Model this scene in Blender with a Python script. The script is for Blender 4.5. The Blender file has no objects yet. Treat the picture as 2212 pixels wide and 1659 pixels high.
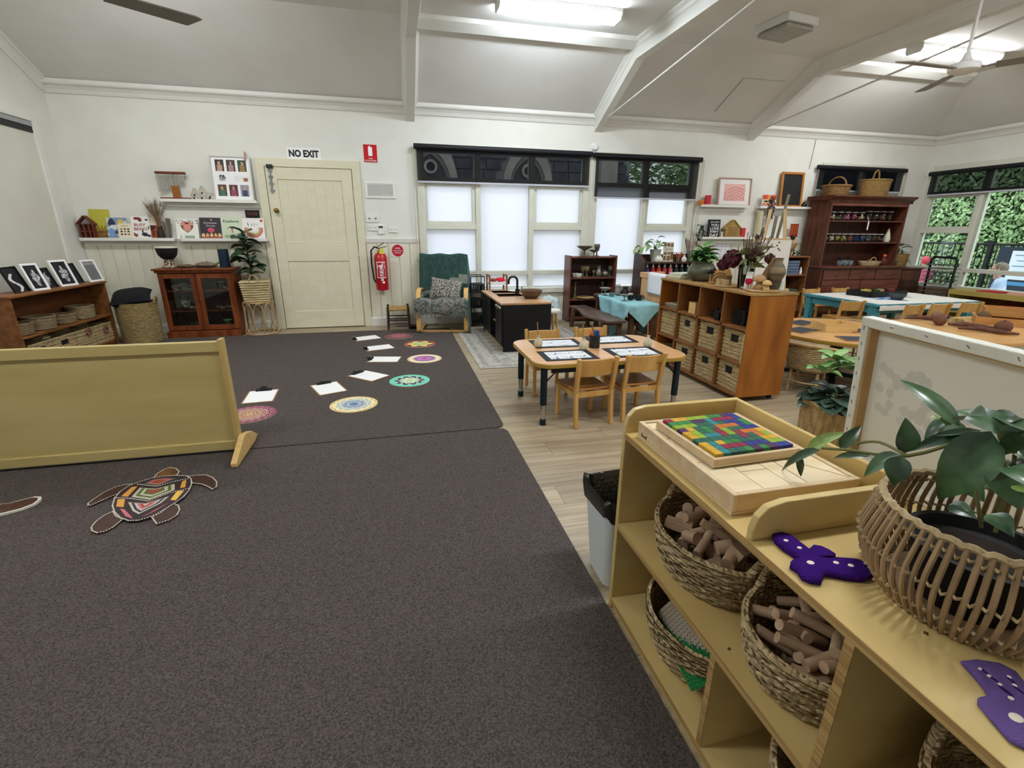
import bpy, math, random
from math import sin, cos, pi, radians, sqrt, atan2, hypot
from mathutils import Vector, Matrix
random.seed(7)
S = bpy.context.scene
COL = S.collection

# ---------------------------------------------------------------- camera
F_PX, CX, CY, CAM_H = 1025.0, 1106.0, 829.5, 1.3
PITCH, ROLL, YAW = radians(17.85), radians(.42), radians(-13.45)
def cam_axes():
    f = Vector((0, cos(PITCH), -sin(PITCH))); u = Vector((0, sin(PITCH), cos(PITCH))); x = Vector((1, 0, 0))
    x2 = x*cos(ROLL)+u*sin(ROLL); u2 = -x*sin(ROLL)+u*cos(ROLL)
    R = Matrix.Rotation(YAW, 3, 'Z')
    return R@x2, R@u2, R@f
AX, AU, AF = cam_axes()
cd = bpy.data.cameras.new('camera'); co = bpy.data.objects.new('camera', cd); COL.objects.link(co)
m = Matrix((AX, AU, -AF)).transposed().to_4x4(); m.translation = (0, 0, CAM_H); co.matrix_world = m
cd.sensor_width = 36; cd.lens = F_PX*36/2212; cd.clip_start = .02; cd.clip_end = 200
S.camera = co
# ---------------------------------------------------------------- daylight and exposure
w = bpy.data.worlds.new('overcast_sky'); S.world = w; w.use_nodes = True
bg = w.node_tree.nodes['Background']; bg.inputs[0].default_value = (.86, .93, 1, 1); bg.inputs[1].default_value = 2.5
S.view_settings.view_transform = 'Standard'; S.view_settings.look = 'None'
S.view_settings.exposure = 0.62; S.view_settings.gamma = 1; S.view_settings.use_curve_mapping = False

# ---------------------------------------------------------------- helpers
def ray(u, v): return AX*((u-CX)/F_PX)+AU*(-(v-CY)/F_PX)+AF
def pz(u, v, z=0.): r = ray(u, v); return r*((z-CAM_H)/r.z)+Vector((0, 0, CAM_H))
def py(u, v, y=7.): r = ray(u, v); return r*(y/r.y)+Vector((0, 0, CAM_H))
def px(u, v, x): r = ray(u, v); return r*(x/r.x)+Vector((0, 0, CAM_H))
def lin(c):
    if isinstance(c, str): c = [int(c[i:i+2], 16) for i in (0, 2, 4)]
    return tuple(((x/255)/12.92 if x/255 < .04045 else ((x/255+.055)/1.055)**2.4) for x in c[:3])+(1,)

_m = {}
def mat(name, c1, c2=None, sc=(8, 8, 8), det=3, rough=.55, bump=0, bsc=200, metal=0, vary=0, spec=.3, lo=.35, hi=.65, bst=None, hue=0):
    """procedural surface: two colours mixed by stretched noise, optional fine bump, per-object variation"""
    if name in _m: return _m[name]
    M = bpy.data.materials.new(name); M.use_nodes = True; nt = M.node_tree; N = nt.nodes; L = nt.links
    b = N['Principled BSDF']; b.inputs['Roughness'].default_value = rough; b.inputs['Metallic'].default_value = metal
    b.inputs['Specular IOR Level'].default_value = spec
    tc = N.new('ShaderNodeTexCoord'); oi = N.new('ShaderNodeObjectInfo')
    ad = N.new('ShaderNodeVectorMath'); ad.operation = 'MULTIPLY_ADD'; ad.inputs[1].default_value = (1, 1, 1)
    mr = N.new('ShaderNodeVectorMath'); mr.operation = 'SCALE'; mr.inputs[0].default_value = (37, 19, 53); L.new(oi.outputs['Random'], mr.inputs['Scale'])
    L.new(tc.outputs['Object'], ad.inputs[0]); L.new(mr.outputs[0], ad.inputs[2])
    out = None
    if c2 is not None:
        mp = N.new('ShaderNodeMapping'); mp.inputs['Scale'].default_value = sc; L.new(ad.outputs[0], mp.inputs[0])
        no = N.new('ShaderNodeTexNoise'); no.inputs['Scale'].default_value = 1; no.inputs['Detail'].default_value = det; L.new(mp.outputs[0], no.inputs[0])
        r = N.new('ShaderNodeValToRGB'); r.color_ramp.elements[0].position = lo; r.color_ramp.elements[1].position = hi
        r.color_ramp.elements[0].color = lin(c1); r.color_ramp.elements[1].color = lin(c2); L.new(no.outputs[0], r.inputs[0]); out = r.outputs[0]
    else:
        rg = N.new('ShaderNodeRGB'); rg.outputs[0].default_value = lin(c1); out = rg.outputs[0]
    if vary or hue:
        h = N.new('ShaderNodeHueSaturation'); mm = N.new('ShaderNodeMapRange'); mm.inputs[3].default_value = 1-vary; mm.inputs[4].default_value = 1+vary
        L.new(oi.outputs['Random'], mm.inputs[0]); L.new(mm.outputs[0], h.inputs['Value']); L.new(out, h.inputs['Color']); out = h.outputs[0]
        if hue:
            m2 = N.new('ShaderNodeMapRange'); m2.inputs[3].default_value = .5-hue; m2.inputs[4].default_value = .5+hue; L.new(oi.outputs['Random'], m2.inputs[0]); L.new(m2.outputs[0], h.inputs['Hue'])
    L.new(out, b.inputs['Base Color'])
    if bump:
        n2 = N.new('ShaderNodeTexNoise'); n2.inputs['Scale'].default_value = bsc; n2.inputs['Detail'].default_value = 2
        if bst:
            mp2 = N.new('ShaderNodeMapping'); mp2.inputs['Scale'].default_value = bst; L.new(ad.outputs[0], mp2.inputs[0]); L.new(mp2.outputs[0], n2.inputs[0])
        else: L.new(ad.outputs[0], n2.inputs[0])
        bp = N.new('ShaderNodeBump'); bp.inputs['Strength'].default_value = bump; bp.inputs['Distance'].default_value = .01; L.new(n2.outputs[0], bp.inputs['Height']); L.new(bp.outputs[0], b.inputs['Normal'])
    _m[name] = M; return M
def weave(name, c1, c2, u=60, v=60, rough=.75, bump=.8, vary=0):
    """plaited fibre: checker-phase rows in object space"""
    if name in _m: return _m[name]
    M = mat(name, c1, c2, (25, 25, 90), 3, rough, 0, vary=vary, lo=.3, hi=.7); nt = M.node_tree; N = nt.nodes; L = nt.links; b = N['Principled BSDF']
    tc = N.new('ShaderNodeTexCoord'); wv = N.new('ShaderNodeTexWave'); wv.bands_direction = 'Z'; wv.inputs['Scale'].default_value = v/6.28; wv.inputs['Distortion'].default_value = 1.5; wv.inputs['Detail'].default_value = 1; wv.inputs['Detail Scale'].default_value = 3
    L.new(tc.outputs['Object'], wv.inputs[0])
    vo = N.new('ShaderNodeTexVoronoi'); vo.inputs['Scale'].default_value = u; L.new(tc.outputs['Object'], vo.inputs[0])
    ma = N.new('ShaderNodeMath'); ma.operation = 'SUBTRACT'; L.new(wv.outputs[1], ma.inputs[0]); L.new(vo.outputs['Distance'], ma.inputs[1])
    bp = N.new('ShaderNodeBump'); bp.inputs['Strength'].default_value = bump; bp.inputs['Distance'].default_value = .012; L.new(ma.outputs[0], bp.inputs['Height']); L.new(bp.outputs[0], b.inputs['Normal'])
    return M
def attr_mat(name='print', rough=.5):
    if name in _m: return _m[name]
    M = bpy.data.materials.new(name); M.use_nodes = True; b = M.node_tree.nodes['Principled BSDF']; b.inputs['Roughness'].default_value = rough; b.inputs['Specular IOR Level'].default_value = .25
    a = M.node_tree.nodes.new('ShaderNodeVertexColor'); a.layer_name = 'ink'; M.node_tree.links.new(a.outputs[0], b.inputs['Base Color'])
    _m[name] = M; return M
def glass_mat(name, tint=(.9, .95, .93), clear=.8, rough=.02):
    if name in _m: return _m[name]
    M = bpy.data.materials.new(name); M.use_nodes = True; nt = M.node_tree; N = nt.nodes; L = nt.links; N.remove(N['Principled BSDF'])
    t = N.new('ShaderNodeBsdfTransparent'); t.inputs[0].default_value = tint+(1,); g = N.new('ShaderNodeBsdfGlossy'); g.inputs['Roughness'].default_value = rough
    fr = N.new('ShaderNodeFresnel'); fr.inputs[0].default_value = 1.45; mx = N.new('ShaderNodeMixShader')
    mr = N.new('ShaderNodeMath'); mr.operation = 'ADD'; mr.inputs[1].default_value = 1-clear-.1 if clear < .9 else 0; L.new(fr.outputs[0], mr.inputs[0]); L.new(mr.outputs[0], mx.inputs[0]); L.new(t.outputs[0], mx.inputs[1]); L.new(g.outputs[0], mx.inputs[2]); L.new(mx.outputs[0], N['Material Output'].inputs[0])
    _m[name] = M; return M
def frost_mat(name, c=(.95, .96, 1)):
    if name in _m: return _m[name]
    M = bpy.data.materials.new(name); M.use_nodes = True; nt = M.node_tree; N = nt.nodes; L = nt.links; N.remove(N['Principled BSDF'])
    t = N.new('ShaderNodeBsdfTranslucent'); t.inputs[0].default_value = c+(1,); g = N.new('ShaderNodeBsdfDiffuse'); g.inputs[0].default_value = (.9, .9, .92, 1)
    mx = N.new('ShaderNodeMixShader'); mx.inputs[0].default_value = .15
    L.new(t.outputs[0], mx.inputs[1]); L.new(g.outputs[0], mx.inputs[2]); L.new(mx.outputs[0], N['Material Output'].inputs[0]); _m[name] = M; return M
def screen_mat(name, c, openness):
    if name in _m: return _m[name]
    M = bpy.data.materials.new(name); M.use_nodes = True; nt = M.node_tree; N = nt.nodes; L = nt.links; N.remove(N['Principled BSDF'])
    t = N.new('ShaderNodeBsdfTransparent'); g = N.new('ShaderNodeBsdfDiffuse'); g.inputs[0].default_value = lin(c)
    mx = N.new('ShaderNodeMixShader'); mx.inputs[0].default_value = openness
    L.new(g.outputs[0], mx.inputs[1]); L.new(t.outputs[0], mx.inputs[2]); L.new(mx.outputs[0], N['Material Output'].inputs[0]); _m[name] = M; return M
def emit_mat(name, c, s):
    if name in _m: return _m[name]
    M = bpy.data.materials.new(name); M.use_nodes = True; b = M.node_tree.nodes['Principled BSDF']; b.inputs['Base Color'].default_value = lin((240, 240, 240)); b.inputs['Emission Color'].default_value = tuple(c)+(1,); b.inputs['Emission Strength'].default_value = s
    _m[name] = M; return M

def rotm(rx=0, ry=0, rz=0): return (Matrix.Rotation(rz, 3, 'Z')@Matrix.Rotation(ry, 3, 'Y')@Matrix.Rotation(rx, 3, 'X'))
class MB:
    def __init__(s): s.v = []; s.f = []; s.c = None
    def add(s, vs, fs):
        o = len(s.v); s.v += [tuple(x) for x in vs]; s.f += [tuple(i+o for i in f) for f in fs]; return s
    def box(s, x0, x1, y0, y1, z0, z1):
        return s.add([(x0, y0, z0), (x1, y0, z0), (x1, y1, z0), (x0, y1, z0), (x0, y0, z1), (x1, y0, z1), (x1, y1, z1), (x0, y1, z1)],
                     [(0, 3, 2, 1), (4, 5, 6, 7), (0, 1, 5, 4), (1, 2, 6, 5), (2, 3, 7, 6), (3, 0, 4, 7)])
    def bx(s, c, d, rx=0, ry=0, rz=0):
        R = rotm(rx, ry, rz); c = Vector(c); h = [x/2 for x in d]
        vs = [c+R@Vector((h[0]*i, h[1]*j, h[2]*k)) for k in (-1, 1) for j in (-1, 1) for i in (-1, 1)]
        return s.add(vs, [(0, 2, 3, 1), (4, 5, 7, 6), (0, 1, 5, 4), (1, 3, 7, 5), (3, 2, 6, 7), (2, 0, 4, 6)])
    def bar(s, p, q, a, b):
        """rectangular bar from p to q, a wide (horizontal), b the other way"""
        p = Vector(p); q = Vector(q); d = (q-p).normalized(); up = Vector((0, 0, 1)) if abs(d.z) < .95 else Vector((0, 1, 0))
        x = d.cross(up).normalized()*a/2; y = x.cross(d).normalized()*b/2
        return s.add([p-x-y, p+x-y, p+x+y, p-x+y, q-x-y, q+x-y, q+x+y, q-x+y], [(0, 3, 2, 1), (4, 5, 6, 7), (0, 1, 5, 4), (1, 2, 6, 5), (2, 3, 7, 6), (3, 0, 4, 7)])
    def cyl(s, p, q, r, r2=None, n=12):
        return s.tube([p, q], [r, r if r2 is None else r2], n)
    def tube(s, pts, r, n=8, closed=False):
        pts = [Vector(p) for p in pts]; k = len(pts); R = r if isinstance(r, (list, tuple)) else [r]*k
        vs = []; prev = None
        for i, p in enumerate(pts):
            a = pts[(i-1) % k] if (i or closed) else p; b = pts[(i+1) % k] if (i < k-1 or closed) else p
            d = (b-a).normalized()
            if prev is None: up = Vector((0, 0, 1)) if abs(d.z) < .9 else Vector((1, 0, 0)); x = d.cross(up).normalized()
            else:
                x = (prev-d*prev.dot(d))
                x = x.normalized() if x.length > 1e-6 else d.orthogonal().normalized()
            prev = x; y = d.cross(x)
            vs += [p+(x*cos(2*pi*j/n)+y*sin(2*pi*j/n))*R[i] for j in range(n)]
        fs = []
        for i in range(k if closed else k-1):
            for j in range(n):
                a = i*n+j; b = i*n+(j+1) % n; c = ((i+1) % k)*n+(j+1) % n; e = ((i+1) % k)*n+j; fs.append((a, b, c, e))
        if not closed: fs += [tuple(range(n))[::-1], tuple(range((k-1)*n, k*n))]
        return s.add(vs, fs)
    def lathe(s, prof, n=24, c=(0, 0, 0), sx=1, sy=1):
        vs = []; fs = []
        for r, z in prof: vs += [(c[0]+max(r, 1e-4)*cos(2*pi*j/n)*sx, c[1]+max(r, 1e-4)*sin(2*pi*j/n)*sy, c[2]+z) for j in range(n)]
        for i in range(len(prof)-1):
            for j in range(n): fs.append((i*n+j, i*n+(j+1) % n, (i+1)*n+(j+1) % n, (i+1)*n+j))
        return s.add(vs, fs)
    def prism(s, poly, d0, d1, plane='xy'):
        k = len(poly)
        def P(a, b, d): return (a, b, d) if plane == 'xy' else ((a, d, b) if plane == 'xz' else (d, a, b))
        vs = [P(a, b, d0) for a, b in poly]+[P(a, b, d1) for a, b in poly]
        return s.add(vs, [tuple(range(k))[::-1], tuple(range(k, 2*k))]+[(i, (i+1) % k, k+(i+1) % k, k+i) for i in range(k)])
    def ell(s, c, rx, ry=None, rz=None, nu=14, nv=8):
        ry = rx if ry is None else ry; rz = rx if rz is None else rz
        pr = [(sin(pi*i/nv), -cos(pi*i/nv)) for i in range(nv+1)]
        return s.add([(c[0]+max(a, 1e-3)*rx*cos(2*pi*j/nu), c[1]+max(a, 1e-3)*ry*sin(2*pi*j/nu), c[2]+b*rz) for a, b in pr for j in range(nu)],
                     [(i*nu+j, i*nu+(j+1) % nu, (i+1)*nu+(j+1) % nu, (i+1)*nu+j) for i in range(nv) for j in range(nu)])
    def quad(s, a, b, c, d): return s.add([a, b, c, d], [(0, 1, 2, 3)])
    def xf(s, M): s.v = [tuple(M@Vector(p)) for p in s.v]; return s
    def mesh(s, name, mt, smooth=None):
        me = bpy.data.meshes.new(name); me.from_pydata(s.v, [], s.f); me.update()
        if mt: me.materials.append(mt)
        if smooth is not None:
            me.shade_smooth(); me.set_sharp_from_angle(angle=radians(smooth))
        return me
    def build(s, name, mt, parent=None, loc=(0, 0, 0), rot=(0, 0, 0), smooth=None, bevel=0, kind=None):
        return link(name, s.mesh(name, mt, smooth), parent, loc, rot, bevel, kind)
def link(name, me, parent=None, loc=(0, 0, 0), rot=(0, 0, 0), bevel=0, kind=None):
    o = bpy.data.objects.new(name, me); COL.objects.link(o); o.parent = parent; o.location = loc; o.rotation_euler = rot
    if bevel:
        b = o.modifiers.new('edge', 'BEVEL'); b.width = bevel; b.segments = 2; b.limit_method = 'ANGLE'
    if kind: o['kind'] = kind
    return o
def tag(o, label, cat, group=None, kind=None):
    o['label'] = label; o['category'] = cat
    if group: o['group'] = group
    if kind: o['kind'] = kind
    return o
def thing(name, label, cat, loc=(0, 0, 0), rz=0, group=None):
    o = bpy.data.objects.new(name, None); COL.objects.link(o); o.location = loc; o.rotation_euler = (0, 0, rz); o.empty_display_size = .05
    return tag(o, label, cat, group)
def dup(root, loc, rz=0, label=None, group=None):
    r = root.copy(); COL.objects.link(r); r.location = loc; r.rotation_euler = (root.rotation_euler.x, root.rotation_euler.y, rz)
    if label: r['label'] = label
    if group: r['group'] = group
    for ch in list(root.children):
        c = ch.copy(); COL.objects.link(c); c.parent = r
        for g in ch.children: d = g.copy(); COL.objects.link(d); d.parent = c
    return r
def struct(o): o['kind'] = 'structure'; return o
def printed(name, w, h, nx, ny, fn, parent=None, loc=(0, 0, 0), rot=(0, 0, 0), rough=.5, th=0):
    """flat printed rectangle in local xz (facing -y); fn(u,v)->sRGB for u,v in 0..1 from bottom left"""
    vs = [(-w/2+w*i/nx, 0, h*j/ny) for j in range(ny+1) for i in range(nx+1)]
    fs = [(j*(nx+1)+i, j*(nx+1)+i+1, (j+1)*(nx+1)+i+1, (j+1)*(nx+1)+i) for j in range(ny) for i in range(nx)]
    me = bpy.data.meshes.new(name); me.from_pydata(vs, [], fs); a = me.color_attributes.new('ink', 'FLOAT_COLOR', 'CORNER'); k = 0
    for j in range(ny):
        for i in range(nx):
            c = lin(fn((i+.5)/nx, (j+.5)/ny))
            for q in range(4): a.data[k].color = c; k += 1
    me.materials.append(attr_mat('printed_ink', rough)); return link(name, me, parent, loc, rot)
def text(name, body, width, height, mt, parent, loc, rot=(pi/2, 0, 0), th=.0008, bold=.018):
    cu = bpy.data.curves.new(name, 'FONT'); cu.body = body; cu.align_x = 'CENTER'; cu.align_y = 'CENTER'; cu.size = 1; cu.resolution_u = 3; cu.offset = bold
    o = bpy.data.objects.new(name, cu); COL.objects.link(o); dg = bpy.context.evaluated_depsgraph_get(); me = bpy.data.meshes.new_from_object(o.evaluated_get(dg))
    bpy.data.objects.remove(o); xs = [v.co.x for v in me.vertices]; ys = [v.co.y for v in me.vertices]
    cx, cy = (min(xs)+max(xs))/2, (min(ys)+max(ys))/2; sx = width/(max(xs)-min(xs)); sy = height/(max(ys)-min(ys))
    for v in me.vertices: v.co = ((v.co.x-cx)*sx, (v.co.y-cy)*sy, th)
    me.materials.clear(); me.materials.append(mt); return link(name, me, parent, loc, rot)
def noise2(x, y, s=0):
    n = sin(x*12.9898+y*78.233+s*37.7)*43758.5453; return n-math.floor(n)
def leaf_mesh(name, mt, L, W, droop=.25, fold=.12, tip=1.6, n=8, base=.6):
    """a leaf along +x from the origin, midrib folded, tip drooping"""
    vs = []; fs = []
    for i in range(n+1):
        t = i/n; w = W/2*(sin(pi*min(1, t**base))**(1/tip*1.2) if 0 < t < 1 else 0.02); x = L*t*(1-.12*droop*t); z = -droop*L*t*t+.06*L*sin(pi*t)
        vs += [(x, -w, z+w*fold*1.6), (x, -w*.5, z+w*fold*.5), (x, 0, z-w*fold*.3), (x, w*.5, z+w*fold*.5), (x, w, z+w*fold*1.6)]
    for i in range(n):
        for j in range(4): a = i*5+j; fs.append((a, a+5, a+6, a+1))
    b = MB(); b.add(vs, fs); return b.mesh(name, mt, 60)
# ================================================================ the room shell
XL, XR, YB, YF, ZC, ZT = -3.656, 9.0, 7.0, -2.0, 2.82, 3.39
m_wall = mat('wall_paint', 'e3e2d9', 'dfddd3', (3, 3, 3), 2, .7)
m_trim = mat('trim_paint', 'e5e3dc', 'e1dfd6', (4, 4, 4), 2, .45)
m_ceil = mat('ceiling_paint', 'e6e4df', 'e2dfd9', (2, 2, 2), 2, .8)
m_frame = mat('window_frame_paint', 'd6d5c6', 'd1cfbf', (5, 5, 5), 2, .4)
m_door = mat('door_paint', 'e0dac0', 'dbd4b8', (3, 3, 9), 2, .4)
m_board = mat('lining_board_paint', 'e2decb', 'dcd7c2', (4, 4, 2), 2, .5)
W1 = (.36, 4.57); W3 = (6.76, 8.52); ZW = (.47, 2.34); WY = (1.2, 6.93)

b = MB(); b.box(XL-.3, XR+.3, YF-.3, YB+.3, -.15, -.004); floor = struct(b.build('floor', mat('floor_base', '6b5f50')))
m_plank = mat('oak_vinyl', '8a7860', 'b9a98c', (1.6, 26, 20), 5, .4, .12, 60, vary=.13, lo=.28, hi=.74, spec=.4)
pl = MB(); pl.box(0, 1.198, .0008, .1792, -.006, 0); me = pl.mesh('plank', m_plank)
n = 0
for r in range(45):
    y = YB-.18*(r+1)
    if y < -.6: break
    x0 = .55-((r*.437) % 1.2)
    for k in range(8):
        x = x0+1.2*k
        if x > XR or n > 290: continue
        if x+1.2 < .6 and y < 6.4: continue
        o = link('plank', me, floor, (x, y, 0)); n += 1
        if x+1.2 > XR: o.scale.x = (XR-x)/1.2
for k in range(4):
    for r in range(2): link('plank', me, floor, (-.65-1.2*k+.37*r-.6, YB-.18*(r+1), 0)) if -.65-1.2*k+.37*r-.6 > XL-.2 else None

def wallbox(b, x0, x1, z0, z1, y0=YB, y1=YB+.16): b.box(x0, x1, y0, y1, z0, z1)
b = MB()
wallbox(b, XL-.16, W1[0], -.1, 3.6); wallbox(b, W1[0], W1[1], -.1, ZW[0]); wallbox(b, W1[0], W1[1], ZW[1], 3.6)
wallbox(b, W1[1], W3[0], -.1, 3.6); wallbox(b, W3[0], W3[1], -.1, ZW[0]); wallbox(b, W3[0], W3[1], ZW[1], 3.6); wallbox(b, W3[1], XR+.16, -.1, 3.6)
wall_back = struct(b.build('wall_back', m_wall))
b = MB(); b.box(XR, XR+.16, YF, WY[0], -.1, 3.6); b.box(XR, XR+.16, WY[1], YB, -.1, 3.6); b.box(XR, XR+.16, WY[0], WY[1], -.1, ZW[0]); b.box(XR, XR+.16, WY[0], WY[1], ZW[1], 3.6)
struct(b.build('wall_right', m_wall))
b = MB(); b.box(XL-.16, XL, YF, YB, -.1, 3.6); struct(b.build('wall_left', m_wall))
b = MB(); b.box(XL-.16, XR+.16, YF-.16, YF, -.1, 3.6); struct(b.build('wall_front', m_wall))
# coved ceiling: sloped strips along the long walls and the right end, flat middle
YK, YK2, XK = 5.85, -.85, 7.85
b = MB()
b.add([(XL, YB, ZC), (XR, YB, ZC), (XK, YK, ZT), (XL, YK, ZT), (XL, YF, ZC), (XR, YF, ZC), (XK, YK2, ZT), (XL, YK2, ZT)],
      [(0, 1, 2, 3), (3, 2, 6, 7), (7, 6, 5, 4), (1, 5, 6, 2)])
b.add([(XL-.2, YF-.2, 3.62), (XR+.2, YF-.2, 3.62), (XR+.2, YB+.2, 3.62), (XL-.2, YB+.2, 3.62)], [(0, 1, 2, 3)])
ceiling = struct(b.build('ceiling', m_ceil))

def sweep(name, p, q, inw, prof, mt, parent=None):
    """moulding: profile points (into room, up) swept from p to q"""
    p = Vector(p); q = Vector(q); inw = Vector(inw).normalized(); d = (q-p).normalized(); up = inw.cross(d)
    if up.z < 0: up = -up
    b = MB(); k = len(prof)
    b.add([e+inw*a+up*c for e in (p, q) for a, c in prof], [tuple(range(k))[::-1], tuple(range(k, 2*k))]+[(i, (i+1) % k, k+(i+1) % k, k+i) for i in range(k)])
    o = b.build(name, mt, parent)
    return struct(o) if parent is None else o
PC = [(0, -.10), (.012, -.10), (.02, -.085), (.03, -.06), (.055, -.03), (.075, -.022), (.085, -.008), (.085, .03), (0, .03)]
BX = (.30, 2.89, 5.39); BW = .05
segs = [(XL, BX[0]-BW), (BX[0]+BW, BX[1]-BW), (BX[1]+BW, BX[2]-BW), (BX[2]+BW, XR)]
k = 0
for i, (a, c) in enumerate(segs):
    k += 1; sweep('trim_%d' % k, (a, YB, ZC), (c, YB, ZC), (0, -1, 0), PC, m_trim)
    if i in (1, 3):
        k += 1; sl = Vector((0, -1, .5)).normalized(); sweep('trim_%d' % k, (a, YK, ZT-.035), (min(c, XK), YK, ZT-.035), (0, -1, .2), [(-.09, -.03), (-.06, -.045), (.06, -.012), (.09, .02), (.09, .05), (-.09, .02)], m_trim)
k += 1; sweep('trim_%d' % k, (XR, YB, ZC), (XR, YF, ZC), (-1, 0, 0), PC, m_trim)
k += 1; sweep('trim_%d' % k, (XL, YB, ZC), (XL, YK, ZT), (1, 0, 0), PC, m_trim)
k += 1; sweep('trim_%d' % k, (XL, YK, ZT), (XL, YK2, ZT), (1, 0, 0), PC, m_trim)
for x in BX:
    b = MB(); P = [(YB, 2.64), (YK, 3.2), (YK2, 3.2), (YF, 2.64), (YF, ZC), (YK2, ZT+.02), (YK, ZT+.02), (YB, ZC+.02)]
    b.prism(P, x-BW, x+BW, 'yz'); bm_ = b.build('beam', m_trim); struct(bm_)
    for s in (-1, 1):
        for (p, q) in (((YB-.02, ZC), (YK, ZT)), ((YK, ZT), (YK2, ZT))):
            sweep('beam_moulding', (x+s*BW, p[0], p[1]-.02), (x+s*BW, q[0], q[1]-.02), (s, 0, 0), [(0, -.06), (.012, -.05), (.02, -.02), (.045, 0), (.045, .03), (0, .03)], m_trim, bm_)
m_rod = mat('tie_rod_paint', 'cfcdc6', rough=.4)
for x, lab in ((BX[1], 'thin pale steel tie rod under the beam beside the lit ceiling lamp bay'), (BX[2], 'thin grey steel tie rod under the beam beside the slow ceiling fan')):
    b = MB(); b.cyl((x+.03, 6.85, 2.765), (x+.03, 2.5, 3.22), .011, n=8); tag(b.build('tie_rod', m_rod, smooth=40), lab, 'rod')
# access hatch in the sloped ceiling: four thin joint lines
b = MB(); hx = [pz(1577, 240, 2.98), pz(1610, 198, 2.98), pz(1678, 203, 2.98)]
x0, x1 = 4.55, 5.2
sl = lambda y: ZC+.5*(YB-y)-.003
for (p, q, w_) in (((x0, 6.75), (x0, 6.2), .008), ((x0, 6.2), (x1, 6.2), .003)): b.bar((p[0], p[1], sl(p[1])), (q[0], q[1], sl(q[1])), w_, .004)
struct(b.build('trim_20', mat('hatch_joint', '6a655e'))).parent = ceiling

# ---------------------------------------------------------------- lining boards, dado rail, skirting on the back wall
DZ = 1.13
bw = .147
def boards(x0, x1, ztop, z0=.1):
    nb = max(1, round((x1-x0)/bw)); w_ = (x1-x0)/nb; q = MB(); q.prism([(.003, 0), (.008, -.011), (w_-.008, -.011), (w_-.003, 0)], z0, ztop, 'xy'); me = q.mesh('board', m_board)
    for i in range(nb): link('board', me, wall_back, (x0+i*w_, YB-.001, 0))
boards(XL, -1.63, DZ); boards(-.385, .34, DZ); boards(.36, 4.57, ZW[0]-.06); boards(4.6, 6.76, DZ); boards(6.76, 8.52, ZW[0]-.06)
for i, (a, c) in enumerate(((XL, -1.63), (-.385, .33), (4.6, 6.76))):
    b = MB(); b.prism([(YB-.03, DZ+.06), (YB-.022, DZ+.012), (YB-.012, DZ-.005), (YB, DZ-.005), (YB, DZ+.06)], a, c, 'yz'); struct(b.build('trim_%d' % (30+i), m_trim))
for i, (a, c) in enumerate(((XL, -1.63), (-.385, 8.94))):
    b = MB(); b.prism([(YB-.026, 0), (YB-.026, .1), (YB-.015, .125), (YB, .125), (YB, 0)], a, c, 'yz'); struct(b.build('baseboard_back' if not i else 'baseboard_right', m_trim))

# ---------------------------------------------------------------- windows
m_frost = frost_mat('frosted_pane'); m_clear = glass_mat('clear_pane', (.93, .97, .96), .95)
m_blind = screen_mat('black_screen_mesh', '141418', .16); m_black = mat('black_roller', '15151a', rough=.5)
def window(name, cols, rows, y0, ax='x', sillx=None):
    """cols: (x0,x1,[row edges as (zb,zt,frosted,sash)])"""
    root = struct(bpy.data.objects.new(name, None)); COL.objects.link(root); root['kind'] = 'structure'
    def put(b, nm, mt):
        if ax == 'y':
            b.v = [(XR+(p[1]-YB), p[0], p[2]) for p in b.v]; b.f = [f[::-1] for f in b.f]
        return b.build(nm, mt, root, bevel=.004 if mt is m_frame else 0)
    xs = [c[0] for c in cols]+[cols[-1][1]]
    for i, x in enumerate(xs):
        wd = .035 if 0 < i < len(xs)-1 else .05
        b = MB(); b.box(x-wd, x+wd, YB-.025, YB+.11, ZW[0], ZW[1]); put(b, 'mullion' if 0 < i < len(xs)-1 else 'jamb', m_frame)
    b = MB(); b.box(xs[0], xs[-1], YB-.02, YB+.11, ZW[1]-.05, ZW[1]+.05); put(b, 'head', m_frame)
    b = MB(); b.box(xs[0]-.06, xs[-1]+.06, YB-.05, YB+.11, ZW[0]-.05, ZW[0]+.02); put(b, 'sill', m_frame)
    for (x0, x1, rws) in cols:
        zs = sorted(set([r[0] for r in rws]))[1:]
        for z in zs: b = MB(); b.box(x0+.03, x1-.03, YB-.02, YB+.1, z-.03, z+.03); put(b, 'transom', m_frame)
        for (zb, zt, fr, sash) in rws:
            a, c, d, e = x0+.035, x1-.035, zb+.03, zt-.03
            if sash:
                b = MB(); t = .045
                b.box(a, a+t, YB+.0, YB+.06, d, e); b.box(c-t, c, YB+.0, YB+.06, d, e); b.box(a+t, c-t, YB+.0, YB+.06, d, d+t); b.box(a+t, c-t, YB+.0, YB+.06, e-t, e); put(b, 'sash', m_frame); a += t; c -= t; d += t; e -= t
            b = MB(); b.box(a, c, YB+.045, YB+.051, d, e); put(b, 'pane', m_frost if fr else m_clear)
    return root
R_s = [(ZW[0]+.01, .715, 1, 0), (.715, 1.35, 1, 0), (1.35, 1.955, 1, 1), (1.955, ZW[1]-.02, 0, 0)]
R_t = [(ZW[0]+.01, .715, 1, 0), (.715, 1.955, 1, 0), (1.955, ZW[1]-.02, 0, 0)]
window('window_1', [(.39, 1.166, R_s), (1.166, 1.94, R_t), (1.94, 2.76, R_s)], None, YB)
window('window_2', [(2.88, 3.70, R_t), (3.70, 4.5, R_s)], None, YB)
b = MB(); b.box(2.76, 2.88, YB-.02, YB+.12, ZW[0], ZW[1]); struct(b.build('trim_40', m_frame))
R3 = [(a, c, d if c < 1.4 else 0, e) for a, c, d, e in R_s]; R3t = [(a, c, d if c < 1.0 else 0, e) for a, c, d, e in R_t]
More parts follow.
